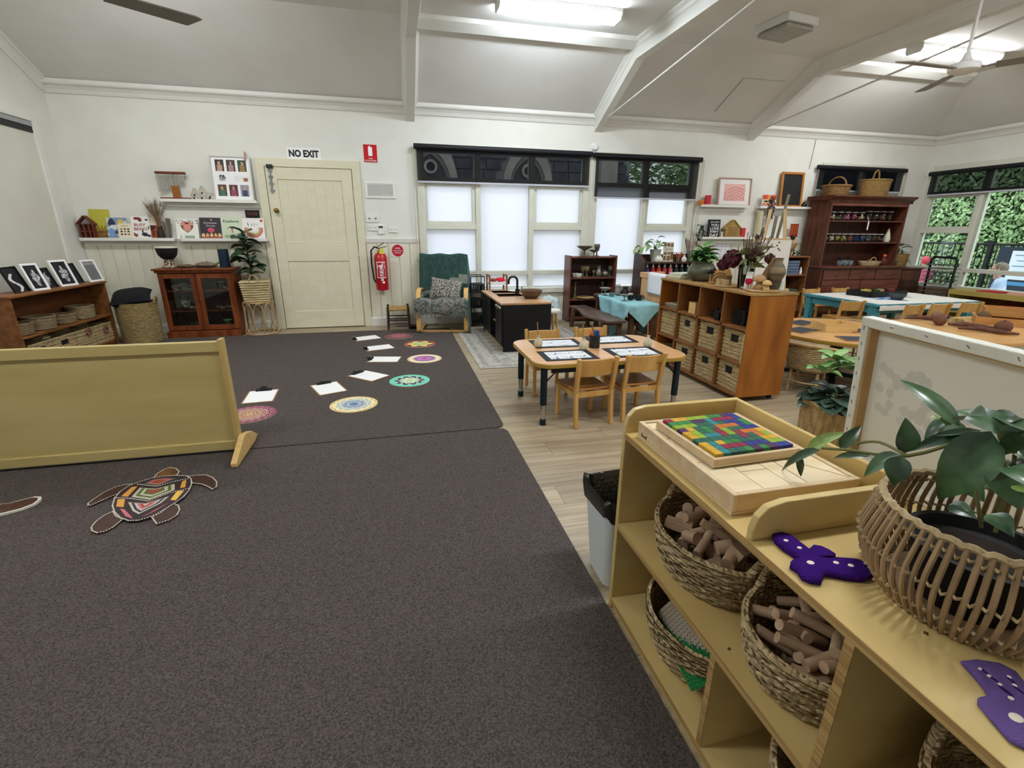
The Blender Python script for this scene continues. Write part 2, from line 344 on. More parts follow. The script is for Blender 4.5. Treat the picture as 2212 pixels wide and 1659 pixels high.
window('window_3', [(6.8, 7.65, R3), (7.65, 8.48, R3)], None, YB)
RC_s = [(ZW[0]+.01, .745, 0, 0), (.745, 1.35, 0, 0), (1.35, 1.955, 0, 1), (1.955, ZW[1]-.02, 0, 0)]; RC_t = [(ZW[0]+.01, .745, 0, 0), (.745, 1.955, 0, 0), (1.955, ZW[1]-.02, 0, 0)]
yp = px(2118, 440, 9.0).y
window('window_4', [(1.25, 2.3, RC_s), (2.3, 3.6, RC_t), (3.6, 4.75, RC_s), (4.75, yp, RC_t), (yp, 6.9, RC_s)], None, YB, 'y')

def blind(name, lab, p0, p1, ztop, zbot, off, group, chain_end=1, opaque=False):
    """roller blind between p0 and p1 (x or y positions), hung clear of the wall"""
    root = thing(name, lab, 'blind', (0, 0, 0), 0, group); (x0, y0), (x1, y1) = p0, p1; d = Vector((x1-x0, y1-y0, 0)).normalized(); nrm = Vector((d.y, -d.x, 0)) if True else None
    b = MB(); b.cyl((x0, y0, ztop), (x1, y1, ztop), .035, n=14); b.build('roller', m_black, root, smooth=50)
    a = Vector((x0, y0, 0))+d*.035; c = Vector((x1, y1, 0))-d*.035
    b = MB(); b.quad((a.x, a.y, zbot), (c.x, c.y, zbot), (c.x, c.y, ztop), (a.x, a.y, ztop)); b.build('screen', m_blind if not opaque else m_blind2, root)
    b = MB(); b.bar((a.x, a.y, zbot), (c.x, c.y, zbot), .012, .022); b.build('bottom_rail', mat('blind_rail', 'b9bbc4', rough=.4), root)
    e = Vector((x1, y1, 0))+d*.02 if chain_end > 0 else Vector((x0, y0, 0))-d*.02
    b = MB(); b.tube([(e.x, e.y, ztop), (e.x, e.y+.01, .9), (e.x+.02, e.y+.01, .88), (e.x+.03, e.y, .9), (e.x+.025, e.y, ztop)], .004, 6); b.build('chain', mat('blind_chain', 'b6ad95'), root)
    return root
m_blind2 = screen_mat('black_screen_dense', '121418', .13)
blind('roller_blind', 'black see-through roller blind over the wide window behind the green armchair', (py(893, 318, 6.93).x, 6.93), (py(1280, 335, 6.93).x, 6.93), 2.345, 1.92, 0, 'black roller blinds', -1)
blind('roller_blind', 'black see-through roller blind pulled lower, over the window behind the paint bottles', (py(1283, 340, 6.93).x, 6.93), (py(1516, 350, 6.93).x, 6.93), 2.335, 1.775, 0, 'black roller blinds')
blind('roller_blind', 'short black roller blind behind the baskets on the tall dresser', (py(1767, 365, 6.93).x, 6.93), (py(1957, 372, 6.93).x, 6.93), 2.31, 1.97, 0, 'black roller blinds', 1, True)
blind('roller_blind', 'wide black roller blind above the clear window with the green hedge', (8.93, 6.9), (8.93, 4.3), 2.27, 1.93, 0, 'black roller blinds', 1, True)
blind('roller_blind', 'wide black roller blind on the window further along the hedge wall', (8.93, 4.2), (8.93, 1.3), 2.27, 1.93, 0, 'black roller blinds', 1, True)

# ---------------------------------------------------------------- doors
door = struct(bpy.data.objects.new('door_1', None)); COL.objects.link(door); door['kind'] = 'structure'
dl, dr, dt = -1.515, -.488, 2.04
b = MB(); b.box(dl, dr, YB-.028, YB+.02, .012, dt)
b.build('slab', m_door, door)
b = MB(); st = .13; z1, z2 = .98, 1.12
for (x0, x1, z0, z3) in ((dl+.004, dl+st, .012, dt-.004), (dr-st, dr-.004, .012, dt-.004)): b.box(x0, x1, YB-.04, YB-.028, z0, z3)
for (z0, z3) in ((.012, .24), (.90, 1.15), (dt-.14, dt-.004)): b.box(dl+st, dr-st, YB-.04, YB-.028, z0, z3)
b.build('rails_and_stiles', m_door, door, bevel=.003)
q = MB(); q.prism([(.001, 0), (.003, -.0022), (.1, -.0022), (.102, 0)], 0, 1, 'xy'); me = q.mesh('board', m_door)
nn = 7; wv_ = (dr-dl-2*st)/nn
for i in range(nn):
    for (z0, z3) in ((.24, .90), (1.15, dt-.14)):
        o = link('board', me, door, (dl+st+i*wv_, YB-.028, z0)); o.scale = (wv_/.103, 1, z3-z0)
b = MB(); aw = .105
b.prism([(dl-aw, 0), (dl-.006, 0), (dl-.006, dt+.006), (dr+.006, dt+.006), (dr+.006, 0), (dr+aw, 0), (dr+aw, dt+aw), (dl-aw, dt+aw)], YB-.035, YB, 'xz'); b.build('architrave', m_door, door, bevel=.006)
b = MB(); b.cyl((0, 0, 0), (0, -.03, 0), .012); b.ell((0, -.055, 0), .028, .024, .028); b.lathe([(.0, 0), (.03, 0), (.03, .006), (0, .006)], 20); b.v[-80:] = [(p[0], -p[2], p[1]) for p in b.v[-80:]]
kp = py(598, 455, 6.96); b.build('knob', mat('aged_brass', '8a7440', metal=.8, rough=.35), door, (kp.x, 6.96, kp.z), smooth=40)
m_steel = mat('galvanised_steel', '7d8288', '9a9ea3', (20, 20, 20), 2, .4, metal=.7)
bt = py(582, 362, 6.94); bb = py(590, 417, 6.94)
b = MB(); b.cyl((bt.x, 6.945, bt.z), (bb.x-.01, 6.945, bb.z), .009); 
for t in (.12, .35, .62, .9): zz = bt.z+(bb.z-bt.z)*t; b.bx((bt.x-.002, 6.952, zz), (.05, .014, .02))
b.build('barrel_bolt', m_steel, door); b = MB(); b.bx((bt.x, 6.94, bt.z+.015), (.075, .03, .045)); b.build('bolt_keeper', mat('dark_steel', '2b2d30', metal=.5, rough=.4), door, bevel=.008)
for z in (.3, 1.0, 1.75): b = MB(); b.cyl((dr+.004, 6.957, z-.04), (dr+.004, 6.957, z+.04), .006); b.build('hinge', m_door, door)
# sliding door in the left wall
d2 = struct(bpy.data.objects.new('door_2', None)); COL.objects.link(d2); d2['kind'] = 'structure'
yt = px(60, 262, XL).y
b = MB(); b.prism([(yt, 0), (yt+.09, 0), (yt+.09, 2.45), (3.4, 2.45), (3.4, 0), (3.49, 0), (3.49, 2.36), (yt, 2.36)], XL, XL+.035, 'yz'); b.build('architrave', m_trim, d2, bevel=.006)
b = MB(); b.box(XL-.0, XL+.015, 3.49, yt, .01, 2.25); b.build('slab', mat('sliding_panel', 'd9d6c8', 'd3cfbf', (2, 2, 2), 2, .6), d2)
b = MB(); b.box(XL, XL+.03, 3.49, yt, 2.31, 2.355); b.build('track', mat('track_alloy', 'a9abad', metal=.6, rough=.35), d2)
b = MB(); b.box(XL, XL+.022, 3.49, yt, 2.25, 2.31); b.build('track_gap', mat('track_shadow', '2c2c2c'), d2)

# ---------------------------------------------------------------- ceiling lamps, fans, detector
m_lampw = mat('lamp_housing', 'e8e8e6', rough=.4)
LAMP = 36
def lamp(x, y, lab, s=LAMP, c=(.93, .97, 1)):
    t = thing('fluorescent_lamp', lab, 'ceiling light', (x, y, ZT), 0, 'fluorescent batten lamps on the flat ceiling')
    b = MB(); b.prism([(-.1, 0), (-.1, -.03), (.1, -.03), (.1, 0)], -.62, .62, 'yz'); b.build('housing', m_lampw, t)
    b = MB(); b.prism([(-.1, -.031), (-.1, -.05), (-.075, -.085), (.075, -.085), (.1, -.05), (.1, -.031)], -.61, .61, 'yz'); b.build('diffuser', emit_mat('lit_diffuser_%d' % int(c[0]*100), c, s), t)
    for e in (-1, 1): b = MB(); b.prism([(-.102, 0), (-.102, -.052), (-.077, -.088), (.077, -.088), (.102, -.052), (.102, 0)], e*.61, e*.625, 'yz'); b.build('end_cap', m_lampw, t)
lamp(1.71, 5.27, 'lit fluorescent batten lamp on the ceiling above the play kitchen', LAMP*1.25, (.82, .92, 1))
lamp(6.65, 5.2, 'lit fluorescent batten lamp behind the ceiling fan by the dresser')
lamp(-2.0, 4.75, 'lit fluorescent batten lamp between the book ledges and the dark fan blade')
for x, w_ in ((-1.9, 'the painted turtle carpet'), (1.71, 'the birch block shelf'), (4.15, 'the round slate table'), (6.65, 'the far end of the olive shelf')): lamp(x, 1.4, 'lit fluorescent batten lamp hung over '+w_)
m_blade = mat('fan_blade', '8b857d', '948e86', (3, 3, 3), 2, .5)
def fan(x, y, z, rz, lab, nb, R):
    t = thing('ceiling_fan', lab, 'ceiling fan', (x, y, z), rz, None)
    b = MB(); b.cyl((0, 0, .05), (0, 0, ZT-z-.05), .013); b.build('downrod', m_lampw, t, smooth=40)
    b = MB(); b.lathe([(0, ZT-z), (.06, ZT-z), (.055, ZT-z-.04), (.02, ZT-z-.08), (0, ZT-z-.08)], 20); b.build('canopy', m_lampw, t, smooth=40)
    b = MB(); b.lathe([(0, .13), (.02, .13), (.035, .08), (.06, .055), (.105, .04), (.115, .02), (.11, -.01), (.07, -.03), (0, -.035)], 24); b.build('motor', m_lampw, t, smooth=40)
    bl = MB(); bl.prism([(.2, -.055), (R-.04, -.065), (R, -.05), (R-.06, .065), (.2, .055)], -.004, .004, 'xy'); bl.xf(Matrix.Rotation(radians(-12), 3, 'X')); mb = bl.mesh('blade', m_blade)
    ar = MB(); ar.bx((.16, 0, 0), (.16, .04, .006)); ma_ = ar.mesh('blade_arm', m_blade)
    for i in range(nb):
        o = link('blade', mb, t, (0, 0, 0), (0, 0, 2*pi*i/nb)); link('blade_arm', ma_, o)
fp = pz(2082, 150, 2.66); fan(fp.x, fp.y, 2.66, radians(62), 'white ceiling fan with grey blades in front of the far lamp', 3, .72)
tip = pz(432, 50, 2.66); a_ = pz(250, -2, 2.66); dv = (tip-a_).normalized(); hub = tip-dv*.72
fan(hub.x, hub.y, 2.66, atan2(dv.y, dv.x), 'ceiling fan with one dark grey blade above the book ledges', 3, .72)
p = py(1284, 318, 7.0); b = MB(); b.lathe([(0, .035), (.035, .035), (.05, .022), (.055, 0), (0, 0)], 24); b.xf(Matrix.Rotation(pi/2, 3, 'X')); tag(b.build('smoke_detector', m_lampw, None, (p.x, 6.999, p.z), smooth=40), 'round white detector on the wall where two black blinds meet', 'detector')
p = pz(1697, 62, 3.33); t = thing('ceiling_vent', 'boxy white exhaust vent on the flat ceiling between two beams', 'vent', (p.x, p.y, ZT), radians(8))
b = MB(); b.box(-.21, .21, -.21, .21, -.07, 0); b.build('housing', m_lampw, t, bevel=.006)
b = MB(); b.box(-.19, .19, -.19, .19, -.12, -.075); b.build('grille', mat('vent_grille', 'b5b4ab', 'a5a49a', (4, 60, 60), 2, .6), t, bevel=.03)
# ================================================================ shared surfaces and small builders
m_carpet = mat('loop_pile_carpet', '46403d', '736965', (170, 170, 170), 2, .95, .9, 260, lo=.3, hi=.7, spec=.05)
m_birch = mat('yellowed_birch_ply', 'b8a468', 'c4b076', (1.5, 9, 9), 4, .45)
m_pine = mat('pale_beech', 'cfa767', 'dcb97c', (3, 28, 28), 4, .4)
m_chairw = mat('honey_beech', 'c0904e', 'd0a562', (14, 14, 3), 4, .4)
m_red = mat('red_brown_timber', '5f2c12', '87451f', (16, 16, 2.5), 4, .4)
m_brown = mat('brown_shelf_timber', '6e4322', '8f5c33', (2.5, 18, 18), 4, .45)
m_dark = mat('dark_stained_timber', '2e1a12', '4a2c1e', (3, 20, 20), 4, .4)
m_orange = mat('orange_stained_pine', '7c4614', 'a46422', (9, 9, 2), 4, .4, lo=.3, hi=.7)
m_white = mat('white_paper', 'f2f2f0', rough=.8)
m_blackm = mat('matte_black', '161616', rough=.6)
m_blackg = mat('gloss_black', '0e0e10', rough=.2, spec=.6)
m_sea = weave('seagrass', 'b09564', 'd8c092', 80, 160)
m_rat = mat('rattan_cane', 'a88858', 'c6a878', (20, 20, 60), 3, .5)
m_leaf = mat('deep_green_leaf', '1f3320', '34502f', (14, 14, 14), 3, .35, vary=.2, spec=.5)
m_leafb = mat('fresh_green_leaf', '3f6b2c', '6f9a4c', (14, 14, 14), 3, .35, vary=.2, spec=.5)
m_jar = glass_mat('jar_glass', (.93, .96, .95), .95)
m_soil = mat('dark_soil', '2a2018', rough=.9)
def c1(x, y): return (x/3.456, 280+y/3.456)
def c2(x, y): return (540+x/3.606, 280+y/3.606)
def c3(x, y): return (880+x/3.3515, 290+y/3.3515)
def c4(x, y): return (x/6.144, 560+y/6.144)
def c7(x, y): return (160+x/5.144, 330+y/5.144)
def c8(x, y): return (480+x/4.254, 700+y/4.254)
def cT(x, y): return (x/4.254, 980+y/4.254)
def pvert(u, v, P, d):
    """ray meets the vertical plane through P along d: (distance along d, height)"""
    d = Vector((d[0], d[1], 0)).normalized(); nrm = Vector((-d.y, d.x, 0)); r = ray(u, v); P = Vector((P[0], P[1], 0))
    t = nrm.dot(P)/nrm.dot(r); q = r*t; return ((q-P).dot(d), q.z+CAM_H)
def jar(lab, loc, r, h, lidc, fill, fillh=.6, group=None, cat='jar', name='jar'):
    t = thing(name, lab, cat, loc, random.random()*6, group)
    b = MB(); b.lathe([(0, .002), (r*.95, .002), (r, .01), (r, h*.8), (r*.8, h*.9), (r*.8, h*.93)], 14); b.build('glass', m_jar, t, smooth=50)
    if lidc: b = MB(); b.lathe([(0, h), (r*.82, h), (r*.85, h*.9), (r*.6, h*.9)], 14); b.build('lid', mat('lid_'+lidc, lidc, rough=.35), t, smooth=40)
    if fill:
        b = MB()
        for k in range(16):
            a = random.random()*6.28; q = sqrt(random.random())*r*.7; b.ell((q*cos(a), q*sin(a), .012+r*.25+random.random()*max(.001, h*fillh-r*.4)), r*.3, r*.25, r*.22, 7, 4)
        b.build('contents', mat('fill_'+fill, fill, rough=.7, vary=.1), t, smooth=60)
    return t
def stone(b, c, r, s=0, flat=.7, n=9):
    o = len(b.v); b.ell(c, r, r*.8, r*flat, n, 6); rnd = random.Random(s)
    k = [rnd.uniform(.8, 1.2) for _ in range(8)]
    for i in range(o, len(b.v)):
        p = Vector(b.v[i])-Vector(c); a = int((atan2(p.y, p.x)+pi)/6.284*7.99); b.v[i] = tuple(Vector(c)+p*k[a])
def basket_round(name, lab, loc, r, h, group=None, mt=None, taper=.9, wob=.012, rz=0, coils=0, handles=0, cat='basket', hh=.09, n=36, sy=1, plait=0):
    """open woven tub: wall with coil relief, thick rim, optional loop handles"""
    mt = mt or m_sea; t = thing(name, lab, cat, loc, rz, group); b = MB(); rows = coils or 8; pr = [(0, .004), (r*taper*.98, .004)]
    for i in range(rows*2+1):
        f = i/(rows*2); rr = r*(taper+(1-taper)*sin(f*pi/2)); pr.append((rr+(.004 if i % 2 else 0), .004+f*(h-.01)))
    inner = [(r-.012, h-.006), (r*(taper+.02)-.014, .014), (0, .014)]
    o = len(b.v); b.lathe(pr+inner, n, sy=sy)
    for i in range(o, len(b.v)):
        x, y, z = b.v[i]; a = atan2(y, x); k = 1+wob*sin(3*a+z*9)+wob*.6*sin(5*a+1)+plait*sin(n/4*a+(i-o)//n*1.57); b.v[i] = (x*k, y*k, z)
    b.build('body', mt, t, smooth=60)
    b = MB(); b.tube([((r*(1+wob*sin(3*a+h*9)+wob*.6*sin(5*a+1)))*cos(a), sy*(r*(1+wob*sin(3*a+h*9)+wob*.6*sin(5*a+1)))*sin(a), h) for a in [2*pi*i/36 for i in range(36)]], .009, 6, True); b.build('rim', mt, t, smooth=60)
    for k in range(handles):
        a0 = pi*k; b = MB(); P = []
        for i in range(13):
            f = i/12; a = a0+(f-.5)*.8; P.append((r*1.0*cos(a), sy*r*1.0*sin(a), h+hh*sin(pi*f)-.01))
        b.tube(P, .011, 7); b.build('handle', mt, t, smooth=60)
    return t
def basket_box(name, lab, loc, rz, wd, dp, h, group=None, hole=True, mt=None, cat='basket', rows=None):
    """square storage basket with ridged walls and a hand hole in the front (local -y)"""
    mt = mt or m_sea; t = thing(name, lab, cat, loc, rz, group); b = MB(); n = rows or max(6, int(h/.016)); w2, d2 = wd/2, dp/2
    for i in range(n):
        z0 = h*i/n; z1 = h*(i+1)/n-.001; k = .004*(i % 2); hw = wd*.18
        hl = hole and .62 < (i+.5)/n < .86
        if hl: b.box(-w2-k, -hw, -d2-k, -d2+.014, z0, z1); b.box(hw, w2+k, -d2-k, -d2+.014, z0, z1)
        else: b.box(-w2-k, w2+k, -d2-k, -d2+.014, z0, z1)
        b.box(-w2-k, w2+k, d2-.014, d2+k, z0, z1); b.box(-w2-k, -w2+.014, -d2+.014, d2-.014, z0, z1); b.box(w2-.014, w2+k, -d2+.014, d2-.014, z0, z1)
    b.box(-w2+.01, w2-.01, -d2+.01, d2-.01, .002, .012); b.build('body', mt, t)
    b = MB(); P = [(-w2, -d2), (w2, -d2), (w2, d2), (-w2, d2)]; b.tube([(x, y, h) for x, y in P], .009, 6, True); b.build('rim', mt, t, smooth=60)
    if hole: b = MB(); b.box(-wd*.19, wd*.19, -d2+.004, -d2+.02, h*.6, h*.88); b.build('hand_hole_shade', m_blackm, t)  # black plate in the opening paints the shade inside the basket
    return t
def pillow(b, w_, h_, t_, n=12):
    o = len(b.v)
    for s in (1, -1):
        for j in range(n+1):
            for i in range(n+1):
                x = 2*i/n-1; y = 2*j/n-1; z = s*t_/2*max(0, (1-abs(x)**3.2))**.6*max(0, (1-abs(y)**3.2))**.6; q = 1-.06*(1-x*x) if 1 else 1; b.v.append((x*w_/2*(1-.07*(1-abs(y)**2)*abs(x)), y*h_/2*(1-.07*(1-x*x)*abs(y)), z))
    k = (n+1)**2
    for s in (0, 1):
        for j in range(n):
            for i in range(n):
                a = o+s*k+j*(n+1)+i; f = (a, a+1, a+n+2, a+n+1); b.f.append(f if s == 0 else f[::-1])
    return b
def colored_grid(name, P, C, nx, ny, parent, mt=None, smooth=60, solid=0, **kw):
    """surface of (nx+1)*(ny+1) points with its own dye per face"""
    fs = [(j*(nx+1)+i, j*(nx+1)+i+1, (j+1)*(nx+1)+i+1, (j+1)*(nx+1)+i) for j in range(ny) for i in range(nx)]
    me = bpy.data.meshes.new(name); me.from_pydata([tuple(p) for p in P], [], fs); a = me.color_attributes.new('ink', 'FLOAT_COLOR', 'CORNER')
    for k, c in enumerate(C):
        c = lin(c)
        for q in range(4): a.data[k*4+q].color = c
    me.materials.append(mt or attr_mat('dyed_cloth', .95)); me.shade_smooth(); o = link(name, me, parent, **kw)
    if solid: s = o.modifiers.new('thick', 'SOLIDIFY'); s.thickness = solid
    return o

# ================================================================ carpets and what lies on them
b = MB(); r_ = .06
b.prism([(XL+.02, 2.965), (.66-r_, 2.965), (.66-.02, 2.985), (.66, 2.965+r_), (.665, 6.58), (XL+.02, 6.56)], 0, .012, 'xy')
tag(b.build('carpet', m_carpet, smooth=30), 'charcoal loop pile carpet with the clipboards and round mats lying on it', 'carpet')
b = MB(); b.prism([(XL+.02, -1.9), (.665, -1.9), (.665, 2.95-r_), (.645, 2.935), (.6, 2.95), (XL+.02, 2.95)], 0, .012, 'xy')
tag(b.build('carpet', m_carpet, smooth=30), 'charcoal loop pile carpet under the painted turtle', 'carpet')
CZ = .012
# ---- round printed mats
def rings(layers, bg, ol='3a2a35'):
    def fn(r, t):
        for (r0, a, n, ph, ca, cb) in layers:
            e = r0+a*abs(cos(n*t/2+ph))
            if r < e: return ol if e-r < .018 else (ca if (int(r*40) % 2 == 0 or cb is None) else cb)
        return bg
    return fn
def mat_disc(lab, c, R, fn, nr=34, nt=132, rz=0.):
    t = thing('round_mat', lab, 'mat', (c.x, c.y, CZ), rz, 'round printed mandala mats on the carpet')
    b = MB(); b.lathe([(0, 0), (R, 0), (R, .0035), (R*.9, .0038), (0, .0038)], 64); b.build('board', mat('mat_edge', 'd8c9a8'), t)
    P = []; C = []
    for j in range(nr+1):
        for i in range(nt+1): a = 2*pi*i/nt; P.append((R*.995*j/nr*cos(a), R*.995*j/nr*sin(a), .0042))
    for j in range(nr):
        for i in range(nt): C.append(fn((j+.5)/nr, 2*pi*(i+.5)/nt))
    colored_grid('print', P, C, nt, nr, t, attr_mat('printed_ink', .5))
RM = .178
mat_disc('round mandala mat with teal rim and dark star petals', pz(885, 825.3), RM, rings([(.1, .05, 8, 0, 'e8d9a0', 'd98f6a'), (.28, .12, 8, .3, 'b9dca8', 'e8f0d8'), (.45, .1, 10, 0, 'f0efe0', '9fc9a0'), (.55, .2, 10, .2, '3f3247', '4c3d55'), (.62, .12, 10, 1.5, 'e5ece0', 'c5e2d0')], '6fd2b4'))
mat_disc('round mandala mat with yellow scallops around a blue flower', pz(765, 877), RM, rings([(.16, .04, 8, 0, '3c5f86', '7aa0b8'), (.3, .05, 10, .4, '8fb0c4', 'd5dfe0'), (.42, .06, 10, 0, '7e6f9c', 'a9b8d0'), (.55, .1, 10, .3, 'f2f0e4', '6fa5a0'), (.7, .08, 12, 0, 'f5efdc', '7fb0a8'), (.86, .08, 16, .2, 'f0d98c', 'f5ecc8')], 'eed488', '5b3040'))
mat_disc('round mandala mat with purple heart and cream dotted rim', pz(917.2, 777.5), RM, rings([(.12, .05, 8, 0, 'b44d93', '8b3d86'), (.4, .06, 16, 0, 'b06ab0', 'd98cc0'), (.58, .04, 24, 0, '7d4f98', 'a878b8'), (.68, .03, 24, 1, 'e9cf9c', 'd8a98c'), (.9, .05, 24, 0, 'f4ead0', 'efe2c0')], 'e8c98e', '7b4a6a'))
mat_disc('round mandala mat in bright red, yellow and maroon wedges', pz(907, 745.5), RM, rings([(.2, .1, 6, 0, 'a9c490', 'e8e2b0'), (.42, .06, 8, 0, 'd8d89c', '8fae72'), (.56, .3, 6, .4, 'e6d55c', 'f0e48c'), (.8, .15, 6, 1.2, '5a2348', '7c2f50')], 'd8604a', '5a2a35'))
mat_disc('dark rose lacy mandala mat nearest the wooden stool', pz(862, 728), RM, rings([(.2, .1, 8, 0, 'c97a7f', '7c3a48'), (.45, .15, 12, 0, '8f4453', 'c98a86'), (.7, .15, 16, .3, '6e3c48', 'b57a7c'), (.9, .08, 20, 0, '8c5560', '5f3a44')], '7a4a52', '4a2c38'))
mat_disc('maroon and cream speckled mandala mat beside the birch divider', pz(540, 899), RM, rings([(.2, .1, 8, 0, 'e2c88c', '8a2f55'), (.45, .15, 12, 0, '7a2a52', 'dcb888'), (.65, .1, 16, .3, '9c4a6c', 'e3d0a8'), (.85, .12, 20, 0, '6c2549', 'c58a8e')], '8a3a5c', '521d3a'))
# ---- clipboards
m_hard = mat('hardboard', '9a6f45', 'a87d52', (20, 20, 20), 2, .6)
def clipboard(lab, P):
    Q = [pz(*c8(*p), CZ) for p in P]; c = sum(Q, Vector())/4; a = (Q[0]+Q[1])/2; d = (a-c); rz = atan2(d.y, d.x)-pi/2
    t = thing('clipboard', lab, 'clipboard', (c.x, c.y, CZ), rz, 'clipboards with blank paper on the carpet')
    b = MB(); b.box(-.115, .115, -.16, .16, 0, .004); b.build('board', m_hard, t)
    b = MB(); b.box(-.105, .105, -.152, .14, .0042, .0056); b.build('paper', m_white, t)
    b = MB(); b.prism([(.158, .004), (.158, .012), (.15, .022), (.135, .02), (.122, .008), (.122, .006)], -.06, .06, 'yz'); b.build('clip_jaw', m_blackm, t)
    b = MB(); b.prism([(-.03, .13), (.03, .13), (.022, .175), (-.022, .175)], .02, .034, 'xy'); b.build('clip_lever', m_blackg, t, bevel=.004)
clipboard('clipboard lying next to the birch divider above the maroon mat', [(265, 610), (518, 600), (450, 722), (185, 740)])
clipboard('clipboard pointing at the yellow and blue round mat', [(810, 570), (1050, 530), (1140, 612), (905, 662)])
clipboard('clipboard turned diagonally beside the teal round mat', [(1155, 480), (1310, 430), (1530, 475), (1385, 530)])
clipboard('clipboard beside the purple round mat', [(1330, 355), (1375, 300), (1645, 298), (1610, 357)])
clipboard('clipboard beside the red and yellow round mat', [(1330, 252), (1300, 215), (1540, 187), (1570, 225)])
clipboard('clipboard beside the dark rose round mat near the door', [(1220, 160), (1190, 130), (1420, 105), (1455, 130)])
# ---- painted timber turtle and the other painted cut-out
def flatpoly(name, pts, z0, z1, mt, parent, k=1., **kw):
    Q = [pz(*cT(*p), CZ) for p in pts]; c = sum(Q, Vector())/len(Q); b = MB(); b.prism([((c+(q-c)*k).x, (c+(q-c)*k).y) for q in Q], z0, z1, 'xy')
    ar = sum(Q[i].x*Q[(i+1) % len(Q)].y-Q[(i+1) % len(Q)].x*Q[i].y for i in range(len(Q)))
    if ar < 0: b.f = [f[::-1] for f in b.f]
    return b.build(name, mt, parent, **kw)
def dots(name, pts, mt, parent, z, step=.011, r=.004, closed=True):
    Q = [pz(*cT(*p), CZ) for p in pts]; b = MB(); L_ = 0; Q2 = Q+([Q[0]] if closed else [])
    for a, c in zip(Q2, Q2[1:]):
        d = (c-a).length; s = L_
        while s < d: p = a.lerp(c, s/d); b.lathe([(0, .0016), (r, 0)], 6, (p.x, p.y, z)); s += step
        L_ = s-d
    return b.build(name, mt, parent)
tur = thing('painted_turtle', 'wooden turtle cut-out painted with dotted panels on the carpet', 'turtle', (0, 0, 0))
m_tb = mat('turtle_dark_paint', '2a2026', '3a2a2c', (30, 30, 30), 3, .55); m_tf = mat('turtle_flipper_paint', '3b2826', '4c332c', (30, 30, 30), 3, .55); m_dot = mat('white_dot_paint', 'efe6d2')
shell = [(1040, 500), (1060, 430), (1110, 370), (1200, 310), (1300, 275), (1400, 245), (1500, 228), (1620, 220), (1720, 225), (1760, 250), (1765, 300), (1740, 360), (1690, 420), (1620, 470), (1540, 520), (1450, 575), (1370, 610), (1280, 635), (1190, 640), (1110, 610), (1060, 560)]
fl1 = [(1270, 295), (1180, 295), (1080, 315), (960, 370), (870, 430), (815, 470), (815, 490), (840, 490), (930, 450), (1020, 410), (1110, 375)]
fl2 = [(1735, 222), (1820, 212), (1900, 210), (1960, 235), (1995, 275), (1990, 320), (1955, 342), (1920, 320), (1860, 295), (1770, 285)]
hd = [(1410, 248), (1450, 195), (1510, 160), (1560, 140), (1620, 150), (1650, 180), (1630, 210), (1590, 225), (1500, 235)]
rl = [(1040, 545), (960, 585), (890, 635), (845, 690), (850, 725), (900, 745), (970, 730), (1040, 695), (1130, 620), (1070, 590)]
rr = [(1600, 475), (1640, 490), (1655, 530), (1630, 580), (1560, 625), (1445, 662), (1400, 600), (1480, 560)]
sh = flatpoly('shell', shell, CZ, CZ+.014, m_tb, tur)
for nm, pl_ in (('front_flipper', fl1), ('front_flipper', fl2), ('head', hd), ('rear_flipper', rl), ('rear_flipper', rr)):
    o = flatpoly(nm, pl_, CZ, CZ+.010, m_tf if nm != 'head' else mat('turtle_head_paint', '7a5330', '4a3324', (30, 30, 30), 3, .55), tur); dots('dotted_outline', [tuple(p) for p in pl_], m_dot, o, CZ+.0103)
dots('dotted_outline', shell, m_dot, sh, CZ+.0143)
pan = {'ochre': 'd69a45', 'gold': 'e0b24a', 'olive': '55683a', 'rust': '9c4a35', 'pinkp': 'c8697a', 'navy': '2c3050', 'cream': 'c0b69e'}
def panel(pts, cols):
    for i, c in enumerate(cols): flatpoly('panel', pts, CZ+.0141+.0004*i, CZ+.0146+.0004*i, mat('turtle_'+c, pan[c], rough=.6), sh, 1-.17*i)
panel([(1120, 415), (1215, 330), (1270, 322), (1180, 418)], ['ochre']); panel([(1075, 510), (1088, 442), (1155, 440), (1142, 515)], ['ochre']); panel([(1660, 340), (1680, 275), (1718, 262), (1708, 330)], ['ochre']); panel([(1570, 448), (1630, 370), (1698, 360), (1620, 452)], ['gold'])
panel([(1215, 420), (1290, 335), (1440, 345), (1610, 300), (1610, 355), (1380, 445)], ['cream', 'olive', 'cream', 'olive', 'rust']); panel([(1300, 305), (1400, 258), (1520, 240), (1650, 245), (1460, 325)], ['navy', 'olive', 'pinkp', 'rust'])
panel([(1185, 470), (1340, 480), (1560, 415), (1480, 480), (1280, 580), (1225, 550)], ['cream', 'navy', 'cream', 'pinkp', 'rust', 'cream']); panel([(1110, 530), (1150, 535), (1230, 620), (1160, 600)], ['pinkp']); panel([(1310, 605), (1450, 530), (1560, 470), (1440, 545)], ['pinkp'])
dots('dotted_line', [(1060, 430), (1200, 435), (1370, 460), (1560, 385), (1750, 340)], m_dot, sh, CZ+.016, closed=False); dots('dotted_line', [(1270, 305), (1450, 325), (1620, 275), (1750, 250)], m_dot, sh, CZ+.016, closed=False)
pd = [(-160, 520), (0, 480), (90, 470), (200, 440), (330, 408), (385, 410), (385, 432), (330, 475), (200, 525), (80, 555), (0, 575), (-160, 600)]
t = thing('painted_paddle', 'brown timber paddle shape with a thick white painted outline', 'ornament', (0, 0, 0)); o = flatpoly('body', pd, CZ, CZ+.01, mat('white_outline_paint', 'e9e4d6'), t); flatpoly('painted_face', pd, CZ+.0101, CZ+.0108, mat('paddle_brown', '4a3028', '5c3c30', (20, 20, 20), 3, .6), t, .86)

